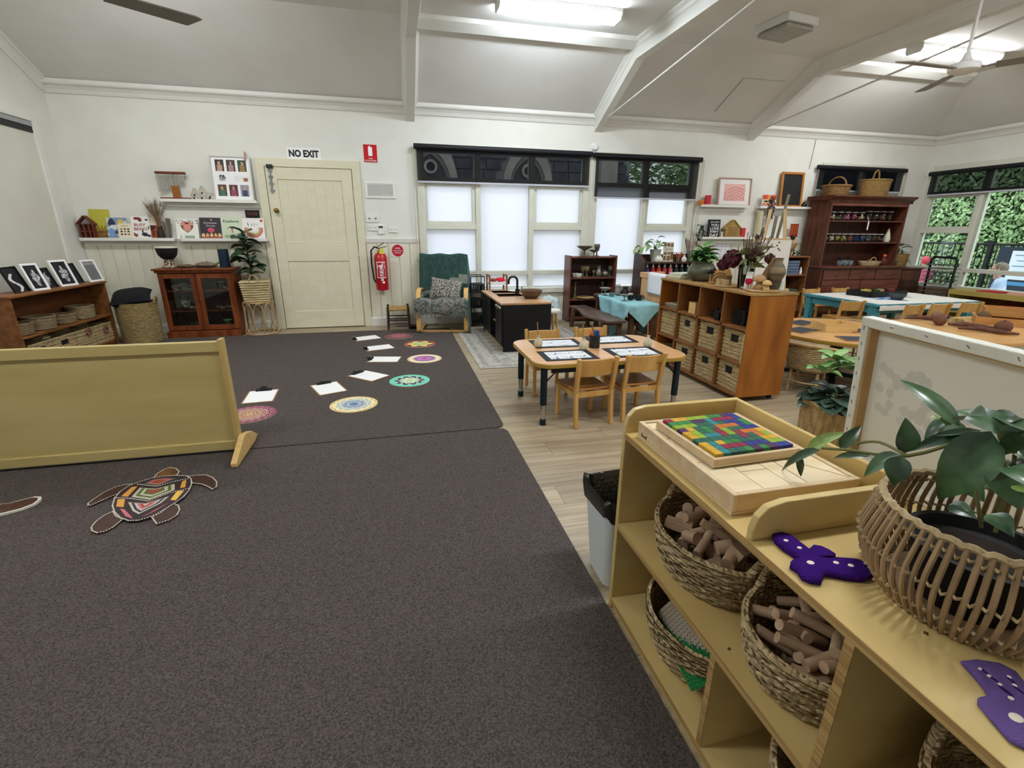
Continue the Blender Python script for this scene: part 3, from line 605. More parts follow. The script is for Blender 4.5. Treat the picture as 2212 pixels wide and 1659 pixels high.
# ================================================================ low birch room divider
t = thing('room_divider', 'low framed birch plywood divider standing on wedge feet', 'divider', (0, 0, 0))
yd = 2.95; xr = -.985; xl = -2.75; zb, zt = .05, .695
b = MB(); b.box(xl+.03, xr-.03, yd-.006, yd+.006, zb+.03, zt-.03); b.build('panel', m_birch, t)
b = MB(); b.box(xl, xr-.022, yd-.02, yd+.02, zt-.058, zt); b.build('top_rail', m_birch, t, bevel=.003)
b = MB(); b.box(xl, xr-.022, yd-.02, yd+.02, zb-.02, zb+.035); b.build('bottom_rail', m_birch, t, bevel=.003)
b = MB(); b.box(xr-.024, xr, yd-.03, yd+.03, zb-.02, zt+.014); b.build('end_post', mat('birch_post', 'b3924f', 'c2a566', (9, 9, 1.5), 4, .4), t, bevel=.003)
b = MB(); b.box(xl, xl+.024, yd-.03, yd+.03, zb-.02, zt+.014); b.build('end_post', m_birch, t, bevel=.003)
for x in (xr+.002, xl-.036):
    b = MB(); b.prism([(2.708, .014), (2.76, CZ), (3.1, CZ), (3.154, .03), (3.05, .095), (2.93, .128), (2.90, .125), (2.708, .04)], x, x+.034, 'yz'); b.build('foot', m_pine, t, bevel=.004)
# ================================================================ low bookshelf along the left wall
P0 = pz(17, 641, .73); P1 = pz(226, 607, .73); dv = (P1-P0); LEN = dv.length; rz = atan2(dv.y, dv.x); dn = dv.normalized(); HS = .73; DPT = .27
t = thing('low_bookshelf', 'low orange-brown timber bookshelf with woven baskets along the side wall', 'bookshelf', (P0.x, P0.y, CZ), rz)
hs = HS-CZ; th = .022
for x in (0, LEN-th): b = MB(); b.box(x, x+th, 0, DPT, 0, hs-.022); b.build('side_panel', m_brown, t, bevel=.002)
b = MB(); b.box(-.01, LEN+.01, -.012, DPT, hs-.022, hs); b.build('top_board', m_brown, t, bevel=.004)
zm = pvert(*c4(1480, 722), (P0.x, P0.y), (dn.x, dn.y))[1]-CZ
for z in (zm, .06): b = MB(); b.box(th, LEN-th, .003, DPT-.012, z-.02, z); b.build('shelf', m_brown, t, bevel=.002)
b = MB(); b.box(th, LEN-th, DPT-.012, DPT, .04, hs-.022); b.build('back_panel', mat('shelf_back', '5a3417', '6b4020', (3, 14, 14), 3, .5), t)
b = MB(); b.box(th, LEN-th, .02, .035, 0, .04); b.build('kickboard', m_brown, t)
def onshelf(lx, ly, z): return Vector((P0.x, P0.y, CZ))+dn*lx+Vector((-dn.y, dn.x, 0))*ly+Vector((0, 0, z))
zmw = zm+.001
for lab, xa, xb, r_, h_, v0 in (('small pale round basket nearest the shelf end with brown contents', 215, 560, None, .105, 960), ('wide round woven basket next to the smallest one on the middle shelf', 480, 905, None, .12, 870), ('smallest round woven basket between two wide ones', 885, 1095, None, .09, 790), ('wide round woven basket at the wall end of the middle shelf', 960, 1460, None, .13, 720)):
    a = pvert(*c4(xa, v0), (P0.x, P0.y), (dn.x, dn.y))[0]; c = pvert(*c4(xb, v0-40), (P0.x, P0.y), (dn.x, dn.y))[0]; rr = min((c-a)/2*.9, .122); q = onshelf((a+c)/2+.03, DPT/2-.005, zmw)
    basket_round('round_basket', lab, q, rr, h_, 'round baskets on the middle shelf', weave('coil_basket', '8f7a58', 'b7a27c', 120, 260), .95)
wq = (LEN-.06)/4.15
for i, lab in enumerate(('square woven basket with a dark hand hole, furthest from the wall corner', 'square woven basket with pale paper sticking out', 'square woven basket with a diamond-turned photo tag', 'square woven basket with an upright photo tag at the wall end')):
    q = onshelf(.04+wq*(i+.5)+.01, DPT/2-.01, .0605); o = basket_box('square_basket', lab, q, rz, wq*.96, DPT-.04, .20, 'square baskets on the bottom shelf', i < 2)
    if i >= 2:
        pr_ = printed('photo_tag', .085, .085, 6, 6, lambda u, v: ['6a4438', '3c2a2a', 'a07a68', '8a4a44'][int(noise2(int(u*6), int(v*6), 3)*4)], o, (.02 if i == 2 else .03, -DPT/2+.008, .14 if i == 2 else .09), (0, radians(45) if i == 2 else radians(-8), 0))
t2 = thing('paper_roll', 'crumpled pale paper poking out of a square basket', 'paper', onshelf(.04+wq*1.1, DPT/2, .17)); b = MB(); b.tube([(0, 0, 0), (.02, .01, .06), (.05, 0, .10), (.09, .02, .11)], [.02, .028, .022, .008], 7); b.build('sheet', mat('kraft', 'b3a27c', rough=.9), t2)
# photo frames on top
def frame_pic(name, lab, loc, rz_, w_, h_, bd, mt, fn, lean=.2, nx=20, ny=26, depth=.018, group=None, cat='picture frame', easel=True):
    t = thing(name, lab, cat, loc, rz_, group); R = (-lean, 0, 0)
    b = MB(); b.box(-w_/2, w_/2, 0, depth, 0, bd); b.box(-w_/2, w_/2, 0, depth, h_-bd, h_); b.box(-w_/2, -w_/2+bd, 0, depth, bd, h_-bd); b.box(w_/2-bd, w_/2, 0, depth, bd, h_-bd); b.build('frame', mt, t, (0, 0, 0), R, bevel=.002)
    printed('picture', w_-2*bd+.002, h_-2*bd+.002, nx, ny, fn, t, (0, (depth*.6)*cos(lean)+bd*sin(lean), bd*cos(lean)-depth*.6*sin(-lean)*0), R)
    if easel: b = MB(); b.box(-.03, .03, depth, depth+.003, 0, h_*.6); b.build('strut', m_blackm, t, (0, 0, 0), R)
    return t
def xray(s):
    def fn(u, v):
        x = (u-.5)*2; y = (v-.5)*2; n = noise2(int(u*18), int(v*24), s); d = hypot(x*1.1-.2*sin(s), (y+.1)*.9)
        if d < .55+.12*sin(5*atan2(y, x)+s): return (200, 200, 200) if n > .45 else (120, 120, 125)
        return (28, 28, 32) if n > .1 else (60, 60, 64)
    return fn
topz = HS+.001
fr = [('white photo frame with a grey blank picture at the wall end of the low bookshelf', 1035, 295, 'w', .19, .245, lambda u, v: (112, 112, 114) if v < .8 else (150, 150, 150)),
      ('white photo frame with a pale oval on black, in front of a dark print', 765, 352, 'w', .2, .27, xray(1)),
      ('slim white photo frame with a pale bone shape on black', 350, 412, 'w', .17, .26, xray(2)),
      ('black print of a pale rounded animal skeleton between two white frames', 470, 380, 'k', .22, .2, xray(3)),
      ('black print with a small pale star shape behind the oval picture', 900, 322, 'k', .21, .22, lambda u, v: (215, 215, 215) if hypot(u-.3, v-.45) < .16 and noise2(int(u*20), int(v*20)) > .35 else (26, 28, 28)),
      ('black print with a pale branching shape, furthest from the wall corner on the low bookshelf', 110, 440, 'k', .22, .24, lambda u, v: (220, 220, 220) if abs(u-.45-.2*sin(v*9)) < .1 and v < .75 else (28, 28, 32))]
for i, (lab, x, y, kd, w_, h_, fn) in enumerate(fr):
    q = pz(*c4(x, y), topz); lx = (q-Vector((P0.x, P0.y, topz))).dot(dn); ly = (.045 if kd == 'w' else .10)
    q = onshelf(lx+(0 if kd == 'w' else .01), ly, HS-CZ+.001)
    frame_pic('photo_frame', lab, q, rz+(-.18 if kd == 'w' else .12), w_, h_, .02 if kd == 'w' else .006, m_white if kd == 'w' else m_blackm, fn, .3, group='framed pictures on the low bookshelf')
# tall basket with black cushion
q = pz(294, 746, 0); R_ = .205
basket_round('laundry_basket', 'tall round seagrass basket beside the low bookshelf', (q.x, q.y+R_, 0), R_, .47, None, weave('coarse_seagrass', '8a7448', 'b79e6a', 60, 130), .97, .008, coils=14, handles=2, hh=.07, rz=.2)
b = MB(); pillow(b, .40, .40, .18); b.xf(rotm(radians(12), radians(-6), .3)); tag(b.build('cushion', mat('black_cotton', '121214', '1c1c1f', (60, 60, 60), 2, .95), None, (q.x-.03, q.y+R_, .53), smooth=60), 'plump black cushion lying in the tall seagrass basket', 'cushion')

# ================================================================ glazed cabinet
xa, xb, yf, yb, zt = -2.79, -2.0, 6.6, 6.955, .845
t = thing('display_cabinet', 'red-brown timber cabinet with two glazed doors', 'cabinet', (0, 0, 0))
b = MB(); b.box(xa-.015, xb+.02, yf-.015, yb, 0, .085); b.build('plinth', m_red, t, bevel=.006)
b = MB(); b.box(xa-.035, xb+.045, yf-.035, yb+.005, zt-.024, zt); b.box(xa-.015, xb+.025, yf-.018, yb, zt-.05, zt-.024); b.build('cornice_top', m_red, t, bevel=.006)
for x in (xa, xb-.0): b = MB(); b.box(x, x+.024, yf+.02, yb, .085, zt-.05); b.build('side_panel', m_red, t)
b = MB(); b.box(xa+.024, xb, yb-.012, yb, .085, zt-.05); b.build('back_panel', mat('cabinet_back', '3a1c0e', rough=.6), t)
for z in (.335, .58, .1): b = MB(); b.box(xa+.026, xb-.002, yf+.05, yb-.014, z-.018, z); b.build('shelf', m_red, t)
xm = (xa+xb+.024)/2
for (x0, x1, kx) in ((xa+.012, xm-.003, xm-.02), (xm+.003, xb+.012, xm+.02)):
    d = bpy.data.objects.new('door', None); COL.objects.link(d); d.parent = t; fw = .052; z0, z1 = .095, zt-.058
    b = MB(); b.box(x0, x0+fw, yf, yf+.02, z0, z1); b.box(x1-fw, x1, yf, yf+.02, z0, z1); b.box(x0+fw, x1-fw, yf, yf+.02, z0, z0+.06); b.box(x0+fw, x1-fw, yf, yf+.02, z1-.06, z1)
    bpy.data.objects.remove(d); d = b.build('door', m_red, t, bevel=.003)
    b = MB(); b.box(x0+fw, x1-fw, yf+.009, yf+.012, z0+.06, z1-.06); b.build('pane', m_clear, d)
    b = MB(); b.cyl((kx, yf, .47), (kx, yf-.012, .47), .006); b.ell((kx, yf-.018, .47), .011); b.build('knob', m_red, d, smooth=50)
def pile(name, lab, loc, cat, col, n, w_, d_, h_, r, flat=.6, c2=None):
    t = thing(name, lab, cat, loc, 0); b = MB()
    for k in range(n): stone(b, (random.uniform(-w_, w_), random.uniform(-d_, d_), r*flat+random.uniform(0, h_)), r*random.uniform(.6, 1.1), k, flat)
    zmin = min(v[2] for v in b.v); b.v = [(x, y, z-zmin) for x, y, z in b.v]; b.build('pieces', mat('pile_'+name+col, col, c2 or col, (30, 30, 30), 3, .8), t, smooth=60); return t
yc = 6.78
pile('feather_bunch', 'grey-brown heap of bark on the top cabinet shelf, basket side', (-2.57, yc, .581), 'bark', '6a5a4c', 12, .12, .08, .05, .05, .5, '8a8078')
pile('pebble_heap', 'pale pebbles spread on the top cabinet shelf before the bark', (-2.55, yc-.12, .581), 'pebbles', 'a89c88', 12, .1, .03, 0, .02, .5)
jar('low glass jar with a lime green lid on the top cabinet shelf, fig side', (-2.17, yc, .581), .05, .09, '8fd84a', '4a4440', .6)
pile('pebble_heap', 'tan pebbles beside the lime-lidded jar on the cabinet top shelf', (-2.06, yc-.06, .581), 'pebbles', '9a7f50', 6, .06, .05, .01, .025)
jar('glass jar of pale shells on the middle cabinet shelf', (-2.58, yc-.07, .336), .06, .19, None, 'c9c6a8', .55)
pile('shell_heap', 'yellow-cream shells beside the jar in the glazed cabinet', (-2.44, yc-.08, .336), 'shells', 'b7ae82', 7, .08, .04, .02, .03)
pile('driftwood_heap', 'small tan driftwood pieces on the middle cabinet shelf, fig side', (-2.15, yc-.05, .336), 'driftwood', '8a7c58', 8, .12, .06, .01, .03, .5)
pile('shell_heap', 'dark grey shells on the bottom cabinet shelf, basket side', (-2.5, yc-.06, .101), 'shells', '5c5850', 9, .13, .06, .04, .04)
jar('squat glass jar with a lime green lid on the bottom cabinet shelf, fig side', (-2.15, yc-.05, .101), .06, .1, '7fd060', '3c3834', .6)
pile('pebble_heap', 'pale stones beside the squat jar at the cabinet foot', (-2.03, yc-.08, .101), 'pebbles', '8c877c', 6, .05, .05, .01, .03)
# on the cabinet
q = pz(372, 578, zt); q.y = 6.74; q.x = py(366, 570, 6.74).x
t = thing('goblet_drum', 'small goblet drum with a black bowl and carved pale foot', 'drum', (q.x, 6.74, zt+.001))
b = MB(); b.lathe([(0, .0), (.075, .0), (.08, .012), (.06, .03), (.05, .07), (.055, .1), (.035, .105)], 24); b.build('foot', mat('carved_foot', '3a2a20', 'b5a184', (60, 60, 40), 1, .6, lo=.48, hi=.52), t, smooth=50)
b = MB(); b.lathe([(.045, .098), (.075, .12), (.1, .155), (.112, .2), (.115, .235), (.1, .245)], 24); b.build('bowl', m_blackm, t, smooth=50)
b = MB(); b.lathe([(.118, .232), (.122, .24), (.118, .25), (0, .25)], 24); b.build('skin', mat('drum_skin', 'ddd8c8', rough=.8), t, smooth=50)
q = py(487, 575, 6.8); b = MB(); b.lathe([(0, 0), (.058, 0), (.06, .01), (.06, .215), (.052, .215), (.05, .02), (0, .02)], 24); tag(b.build('vase', mat('petrol_glaze', '1c3648', '16293a', (20, 20, 20), 3, .4), None, (q.x, 6.8, zt+.001), smooth=40), 'dark petrol blue cylinder vase on the glazed cabinet', 'vase')
q = py(450, 572, 6.76); b = MB(); stone(b, (0, 0, .03), .13, 4, .28, 14); b.v = [(x, y*.8, max(0, z)) for x, y, z in b.v]; tag(b.build('bark_slab', mat('bark_brown', '6b5a48', '857460', (30, 30, 30), 3, .9), None, (q.x, 6.75, zt+.001), smooth=60), 'grey-brown slab of bark on the glazed cabinet beside the vase', 'bark')
q = py(405, 574, 6.76); b = MB(); stone(b, (0, 0, .018), .07, 9, .3, 12); stone(b, (.1, .02, .016), .05, 7, .35, 12); stone(b, (-.08, .03, .016), .045, 5, .35, 12); b.v = [(x, y, max(0, z)) for x, y, z in b.v]; tag(b.build('driftwood', mat('driftwood_brown', '5b4a3c', '776552', (30, 30, 30), 3, .9), None, (q.x, 6.75, zt+.001), smooth=60), 'low brown driftwood pieces between the drum and bark slab', 'driftwood')
q = py(470, 566, 6.86); b = MB(); b.tube([(-.06, 0, .012), (0, .02, .05), (.06, 0, .012)], .012, 8); tag(b.build('toy_loop', mat('bright_green', '5a9a48'), None, (q.x, 6.87, zt), smooth=50), 'bright green bent toy behind the bark slab on the cabinet', 'toy')

# ================================================================ fiddle-leaf fig on a cane stool
q = pz(560, 714, 0); sx, sy_ = -1.765, 6.75
t = thing('cane_stool', 'round cane stool with looped cane legs under the fig', 'stool', (sx, sy_, 0)); hS = .42; R_ = .175
b = MB(); b.lathe([(0, hS-.02), (R_, hS-.02), (R_+.008, hS-.01), (R_, hS), (0, hS)], 32); b.build('seat', m_rat, t, smooth=40)
b = MB(); b.tube([((R_+.015)*cos(a), (R_+.015)*sin(a), .012) for a in [2*pi*i/32 for i in range(32)]], .011, 7, True); b.build('base_ring', m_rat, t, smooth=50)
lp = MB(); P = []
for i in range(25):
    a = 2*pi*i/24; an = sin(a)*.36; zz = .21+.19*cos(a); rr = R_+.005+.01*(1-zz/.42); P.append((rr*cos(an), rr*sin(an), zz))
lp.tube(P[:-1], .006, 6, True); mlp = lp.mesh('cane_loop', m_rat, 60)
for i in range(9): link('cane_loop', mlp, t, (0, 0, 0), (0, 0, 2*pi*i/9))
t = thing('fig_basket', 'pale banded woven planter on the cane stool', 'planter', (sx, sy_, hS+.001), .15); wv1 = mat('corn_husk_weave', 'b09a6a', 'd6c79e', (9, 9, 42), 3, .8, .6, 30, bst=(1, 1, 6))
b = MB(); n_ = 9
for i in range(n_):
    f = i/n_; wd = .145+.03*f; b.prism([(-wd, -wd), (wd, -wd), (wd, wd), (-wd, wd)], .265*f, .265*(f+1/n_)-.002, 'xy')
b.build('body', wv1, t, bevel=.014)
for s in (-1, 1): b = MB(); b.tube([(.05*cos(a), s*.173, .25+.09*sin(a)) for a in [pi*i/10 for i in range(11)]], .006, 6); b.build('handle', m_rat, t, smooth=50)
t = thing('fiddle_leaf_fig', 'dark green fiddle-leaf fig plant in the pale woven planter', 'plant', (sx-.03, sy_, hS+.268))
b = MB(); b.tube([(0, 0, 0), (.005, 0, .2), (-.02, 0, .4), (-.03, .0, .52)], [.012, .011, .009, .005], 8); st_ = b.build('stem', mat('fig_stem', '4b3f2c'), t, smooth=50)
ml = leaf_mesh('leaf', m_leaf, .22, .17, .3, .2, 2.2, 9, 1.2); R = random.Random(4)
for i in range(26):
    f = i/25; z = .06+.5*f; o = link('leaf', ml, t, (-.02*f, 0, z), (R.uniform(-.3, .3), R.uniform(-.5, .35)-.3*f, i*2.4+R.uniform(-.3, .3))); s = R.uniform(.75, 1.1)*(1-.25*abs(f-.45)); o.scale = (s, s, s)

# ================================================================ ledges on the left and their books
def ledge(lab, u0, u1, v, lipz=.02):
    a, c = py(u0, v, 6.9), py(u1, v, 6.9); t = thing('wall_ledge', lab, 'shelf', (0, 0, 0), 0, 'white picture ledges'); z = (a.z+c.z)/2
    b = MB(); b.box(a.x, c.x, 6.895, 6.999, z-.018, z); b.build('board', m_white2, t); b = MB(); b.box(a.x, c.x, 6.885, 6.895, z-.022, z+.012); b.build('lip', m_white2, t); b = MB(); b.box(a.x, c.x, 6.985, 6.9995, z-.075, z-.018); b.build('back_rail', m_white2, t); return z, a.x, c.x
m_white2 = mat('white_ledge_paint', 'e9e7df', rough=.45)
zL, _, _ = ledge('white ledge holding the owl-yellow and bird picture books', 173, 377, 516)
zR, _, _ = ledge('white ledge holding the heart and rainbow picture books', 391, 578, 517)
zU, _, _ = ledge('white ledge holding the chimes and photo collage frame', 346, 554, 433)
def wpt(u, v, y=6.94): return py(u, v, y)
def book(lab, xl_, xr_, ytop, zl, fn, nx=26, ny=26, y0=6.9, lean=.16, page='e8e2d2', name='picture_book', extra=None, cat='book', base=955):
    a = wpt(*c7(xl_, base), y0); c = wpt(*c7(xr_, base), y0); tp = wpt(*c7((xl_+xr_)/2, ytop), y0+.03); w_ = c.x-a.x; h_ = (tp.z-zl)/cos(lean)*1.0
    t = thing(name, lab, cat, ((a.x+c.x)/2, y0, zl+.001), 0, 'picture books on the white ledges')
    b = MB(); b.box(-w_/2, w_/2, .0008, .01, 0, h_); b.build('pages', mat('page_'+page, page, rough=.8), t, (0, 0, 0), (-lean, 0, 0))
    o = printed('cover', w_, h_, nx, ny, fn, t, (0, 0, 0), (-lean, 0, 0)); 
    if extra: extra(t, w_, h_, lean)
    return t
def on_cover(t, w_, h_, lean, body, u, v, tw, th, col):
    z = v*h_; return text('title', body, tw*w_, th*h_, mat('ink_'+col, col, rough=.6), t, ((u-.5)*w_, z*sin(lean)-.0012*cos(lean), z*cos(lean)), (pi/2-lean, 0, 0), 0)
def blobs(bg, items):
    def fn(u, v):
        c = bg(u, v) if callable(bg) else bg
        for (x, y, rx, ry, col) in items:
            if ((u-x)/rx)**2+((v-y)/ry)**2 < 1: c = col
        return c
    return fn
RB = random.Random(11)
book('tall yellow-green picture book with brown grasses at its foot', 215, 445, 628, zL, lambda u, v: (190, 184, 70) if v > .42+.06*sin(u*40) else ((150, 130, 50) if v > .25 else ((110, 80, 40) if noise2(int(u*26), int(v*26)) > .4 else (160, 120, 60))), y0=6.955, lean=.1)
book('blue picture book with a black and white bird', 385, 612, 722, zL, blobs(lambda u, v: (130, 150, 180) if noise2(int(u*7), int(v*7), 2) > .4 else (200, 205, 205), [(.25, .75, .16, .2, (50, 55, 70)), (.35, .55, .2, .12, (225, 225, 225)), (.2, .3, .14, .2, (120, 160, 210)), (.7, .8, .15, .12, (215, 190, 90)), (.55, .3, .2, .08, (70, 80, 90))]), y0=6.93)
book('small cream picture book with rows of brown birds', 503, 655, 787, zL, blobs((232, 224, 200), [(.25+.25*i, .3+.17*j, .09, .06, ((96, 70, 52), (60, 60, 60), (150, 110, 70))[(i+j) % 3]) for i in range(3) for j in range(3)]+[(.5, .85, .3, .04, (200, 180, 120))]), y0=6.9)
def bb(t, w_, h_, l): on_cover(t, w_, h_, l, 'BUSY', .47, .62, .62, .13, 'a02c34'); on_cover(t, w_, h_, l, 'BEAKS', .5, .44, .74, .13, 'a02c34')
book('white picture book titled busy beaks in dark red letters', 657, 862, 707, zL, blobs((236, 234, 228), [(.35, .9, .2, .06, (140, 45, 55)), (.5, .84, .1, .08, (120, 50, 70)), (.85, .85, .08, .04, (70, 70, 80)), (.68, .2, .17, .09, (40, 42, 50)), (.9, .14, .1, .05, (60, 60, 65)), (.58, .33, .03, .1, (40, 42, 50)), (.2, .16, .12, .07, (150, 70, 60)), (.12, .24, .05, .04, (120, 50, 50)), (.92, .5, .05, .1, (90, 120, 90))]), y0=6.91, extra=bb)
book('picture book with a rust and cream leafy cover beside the dried grass', 842, 1010, 712, zL, blobs(lambda u, v: (226, 210, 190) if v > .6 else ((170, 80, 50) if noise2(int(u*8), int(v*8), 5) > .35 else (90, 50, 40)), [(.2, .5, .22, .1, (60, 40, 40))]), y0=6.93)
def heart(u, v):
    x = (u-.5)*3.0; y = (v-.55)*3.0; f = (x*x+y*y-.55)**3-x*x*y**3*1.1
    if f < 0: return (214, 150, 130) if f < -.02 else (110, 60, 50)
    if v < .18 and abs(noise2(int(u*14), 2)-.5) < .15: return (150, 170, 150)
    if .75 < v < .95 and noise2(int(u*26), int(v*26), 3) > .72: return (120, 125, 120)
    return (238, 236, 226)
book('white picture book with a terracotta heart on the cover', 1150, 1395, 735, zR, heart, 34, 34)
def kg(t, w_, h_, l): on_cover(t, w_, h_, l, 'Kindness', .5, .76, .6, .09, 'b9b0b0'); on_cover(t, w_, h_, l, 'Grows', .5, .63, .42, .09, 'b9b0b0')
book('dark charcoal picture book titled kindness grows with a pink tree', 1415, 1652, 722, zR, blobs((62, 54, 60), [(.5, .42, .16, .12, (214, 84, 110)), (.5, .3, .03, .1, (150, 90, 80)), (.55, .9, .03, .03, (230, 225, 220))]+[(.12+.19*i, .17, .08, .1, (222, 170, 110) if i % 2 else (230, 190, 140)) for i in range(5)]+[(.12+.19*i, .06, .09, .06, (180, 90, 80)) for i in range(5)]), 32, 32, extra=kg, page='4a4146')
def fe(t, w_, h_, l): on_cover(t, w_, h_, l, 'Feelings', .48, .8, .74, .16, '3c5a4a')
book('pale green picture book titled feelings', 1652, 1885, 718, zR, blobs((208, 218, 190), [(.5, .5, .06, .08, (120, 100, 80)), (.5, .38, .05, .08, (180, 120, 100)), (.3, .5, .05, .05, (150, 170, 140)), (.3, .12, .2, .08, (150, 180, 130)), (.75, .1, .2, .07, (170, 190, 140))]), 30, 30, extra=fe)
def rain(u, v):
    r = hypot((u-.5), (v-.5)*1.0); 
    if v < .55 and .22 < r < .42: return (((222, 196, 120)), (150, 175, 120), (226, 130, 110), (214, 90, 90))[int((r-.22)*20) % 4]
    if hypot(u-.88, v-.88) < .07: return (205, 80, 50)
    if .62 < v < .8 and .2 < u < .7 and noise2(int(u*30), int(v*24), 9) > .7: return (130, 120, 115)
    return (238, 235, 230)
book('white picture book with an upturned rainbow arc on the cover', 1885, 2128, 728, zR, rain, 34, 34, y0=6.91)
# dried grass vase
q = wpt(*c7(975, 950), 6.93)
t = thing('dried_grass_vase', 'dark vase of dried brown grasses on the ledge of bird books', 'vase', (q.x, 6.93, zL+.001))
b = MB(); b.lathe([(0, 0), (.03, 0), (.038, .03), (.036, .09), (.022, .12), (.026, .135)], 18); b.build('vase_body', mat('dark_pot', '30281f', rough=.5), t, smooth=50)
b = MB(); R = random.Random(3)
for i in range(46):
    a = R.uniform(0, 6.28); sp = R.uniform(.02, .14); h_ = R.uniform(.3, .46); e = (sp*cos(a), min(.05, sp*.5*sin(a)), h_); b.tube([(0, 0, .1), (e[0]*.25, e[1]*.25, h_*.6), e], [.003, .0028, .001], 4)
    for k in range(3): b.tube([(e[0]*.7, e[1]*.7, h_*.85), (e[0]*1.1+R.uniform(-.04, .04), e[1]+R.uniform(-.02, .02), h_+R.uniform(-.06, .05))], [.002, .001], 3)
b.build('grass_stems', mat('dried_grass', '6d5640', '8b7356', (20, 20, 20), 2, .9), t)
q = wpt(*c7(1070, 955), 6.94); b = MB(); b.bx((0, 0, .12), (.05, .012, .24), 0, .12, 0); b.bx((-.05, .01, .1), (.03, .012, .2), 0, .05, 0); tag(b.build('leaning_slats', mat('grey_wood', '7c746a', '5a5048', (30, 30, 4), 2, .8), None, (q.x, 6.94, zL+.001)), 'grey timber slats leaning at the end of the bird book ledge', 'slats')
# small timber house frame
q0 = wpt(*c7(95, 955), 6.93); q1 = wpt(*c7(255, 955), 6.93); w_ = q1.x-q0.x; t = thing('house_frame', 'small dark red open timber house frame on the ledge', 'ornament', ((q0.x+q1.x)/2, 6.935, zL+.001)); hh_ = .17; m_hf = mat('red_cedar', '5e2a22', '74382c', (10, 10, 30), 3, .5)
b = MB(); 
for x in (-w_/2, -w_/6, w_/6, w_/2-.012): b.box(x, x+.014, -.03, .03, 0, hh_)
for z in (0, .075, hh_-.012): b.box(-w_/2, w_/2, -.028, .028, z, z+.012)
b.build('lattice', m_hf, t)
for s in (-1, 1): b = MB(); b.bar((s*(w_/2+.02), 0, hh_-.01), (0, 0, hh_+.085), .07, .014); b.build('roof_board', m_hf, t)
# chimes
a = wpt(*c7(965, 505), 6.93); c = wpt(*c7(1308, 505), 6.93); t = thing('chime_stand', 'wooden table chimes with hanging metal rods', 'chimes', ((a.x+c.x)/2, 6.935, zU+.001)); w_ = c.x-a.x; m_ch = mat('chime_wood', '6b3320', '7f4028', (6, 40, 40), 3, .4)
b = MB(); b.box(-w_/2, w_/2, -.03, .03, 0, .026); b.build('base_bar', m_ch, t, bevel=.006)
htop = wpt(*c7(1100, 225), 6.93).z-zU; off = -.012
b = MB(); b.box(-w_/2+off, w_/2+off-.01, -.022, .022, htop-.014, htop+.014); b.build('top_bar', m_ch, t, bevel=.008)
b = MB(); b.box(-.03, .045, -.012, .012, .026, .16); b.build('post', mat('chime_post', '9a5f28', '86501f', (6, 6, 20), 3, .4), t)
b = MB(); b.box(.0, .012, .006, .012, .15, htop-.01); b.build('rear_post', m_ch, t)
for i in range(18): x = -w_/2+off+.015+i*(w_-.04)/18; b = MB(); b.cyl((x, -.005, htop-.02), (x, -.005, htop-.21+.0065*i), .0062, n=8); b.build('chime_rod', mat('chime_metal', 'b5b4aa', metal=.6, rough=.35), t, smooth=50)
# three little houses
m_lh = mat('whitewashed_wood', 'b8b0a0', 'cfc8ba', (12, 12, 30), 3, .8)
for lab, x0, x1, yt_, sh_ in (('small whitewashed wooden house beside the chimes', 1312, 1398, 392, 470), ('tallest whitewashed wooden house between two small ones', 1392, 1490, 366, 445), ('smallest whitewashed wooden house beside the photo collage', 1475, 1578, 440, 485)):
    a = wpt(*c7(x0, 515), 6.94); c = wpt(*c7(x1, 515), 6.94); h_ = wpt(*c7(x0, yt_), 6.94).z-zU; hs_ = wpt(*c7(x0, sh_), 6.94).z-zU; w_ = c.x-a.x
    t = thing('wooden_house', lab, 'ornament', ((a.x+c.x)/2, 6.94, zU+.001), -.25, 'little wooden houses on the ledge'); b = MB(); b.prism([(-w_/2, 0), (w_/2, 0), (w_/2, hs_), (0, h_), (-w_/2, hs_)], -.025, .025, 'xz'); b.f = [f[::-1] for f in b.f]; b.build('block', m_lh, t)
    b = MB(); b.box(-.015, .005, -.0262, -.025, 0, .035); b.lathe([(0, .0), (.011, .0)], 12, (0, 0, 0)); b.v[8:] = [(x+.008, -.0262, y+hs_*.95) for x, y, z in b.v[8:]]; b.build('door_and_window', m_blackm, t)
# collage frame
a = wpt(*c7(1612, 525), 6.92); c = wpt(*c7(1985, 525), 6.92); tp = wpt(*c7(1750, 45), 6.97)
PH = [((60, 50, 45), (190, 150, 130)), ((70, 55, 55), (170, 130, 130)), ((50, 75, 45), (150, 120, 70)), ((90, 70, 40), (76, 112, 100)), ((96, 50, 60), (150, 76, 100)), ((150, 150, 160), (60, 70, 100))]
def collage(u, v):
    for j, (v0, v1) in enumerate(((.66, .93), (.08, .35))):
        for i in range(3):
            x0 = .08+.3*i
            if x0 < u < x0+.24 and v0 < v < v1:
                uu = (u-x0)/.24; vv = (v-v0)/(v1-v0); k = j*3+i
                if hypot((uu-.5)*1.2, vv-.72) < .17: return (196, 156, 130)
                if abs(uu-.5) < .32*(1-vv*.3) and vv < .56: return PH[k][1]
                return PH[k][0]
    if .42 < v < .6:
        if hypot(u-.24, (v-.51)*1.2) < .09: return (60, 60, 62) if noise2(int(u*40), int(v*40), 8) > .45 else (190, 190, 190)
        if .55 < u < .95 and abs(v-.5) < .07: return (236, 230, 226) if not (.8 < u < .92 and v < .52) else (150, 100, 70)
    return (242, 241, 240)
w_ = c.x-a.x+.07; h_ = (tp.z-zU)*1.02
fr_ = frame_pic('collage_frame', 'white photo collage frame with six portrait photos', ((a.x+c.x)/2-.01, 6.9, zU+.001), 0, w_, h_, .014, mat('frame_grey_white', 'c9c4bb', rough=.4), collage, .12, 44, 48, .022, None, 'picture frame', False)
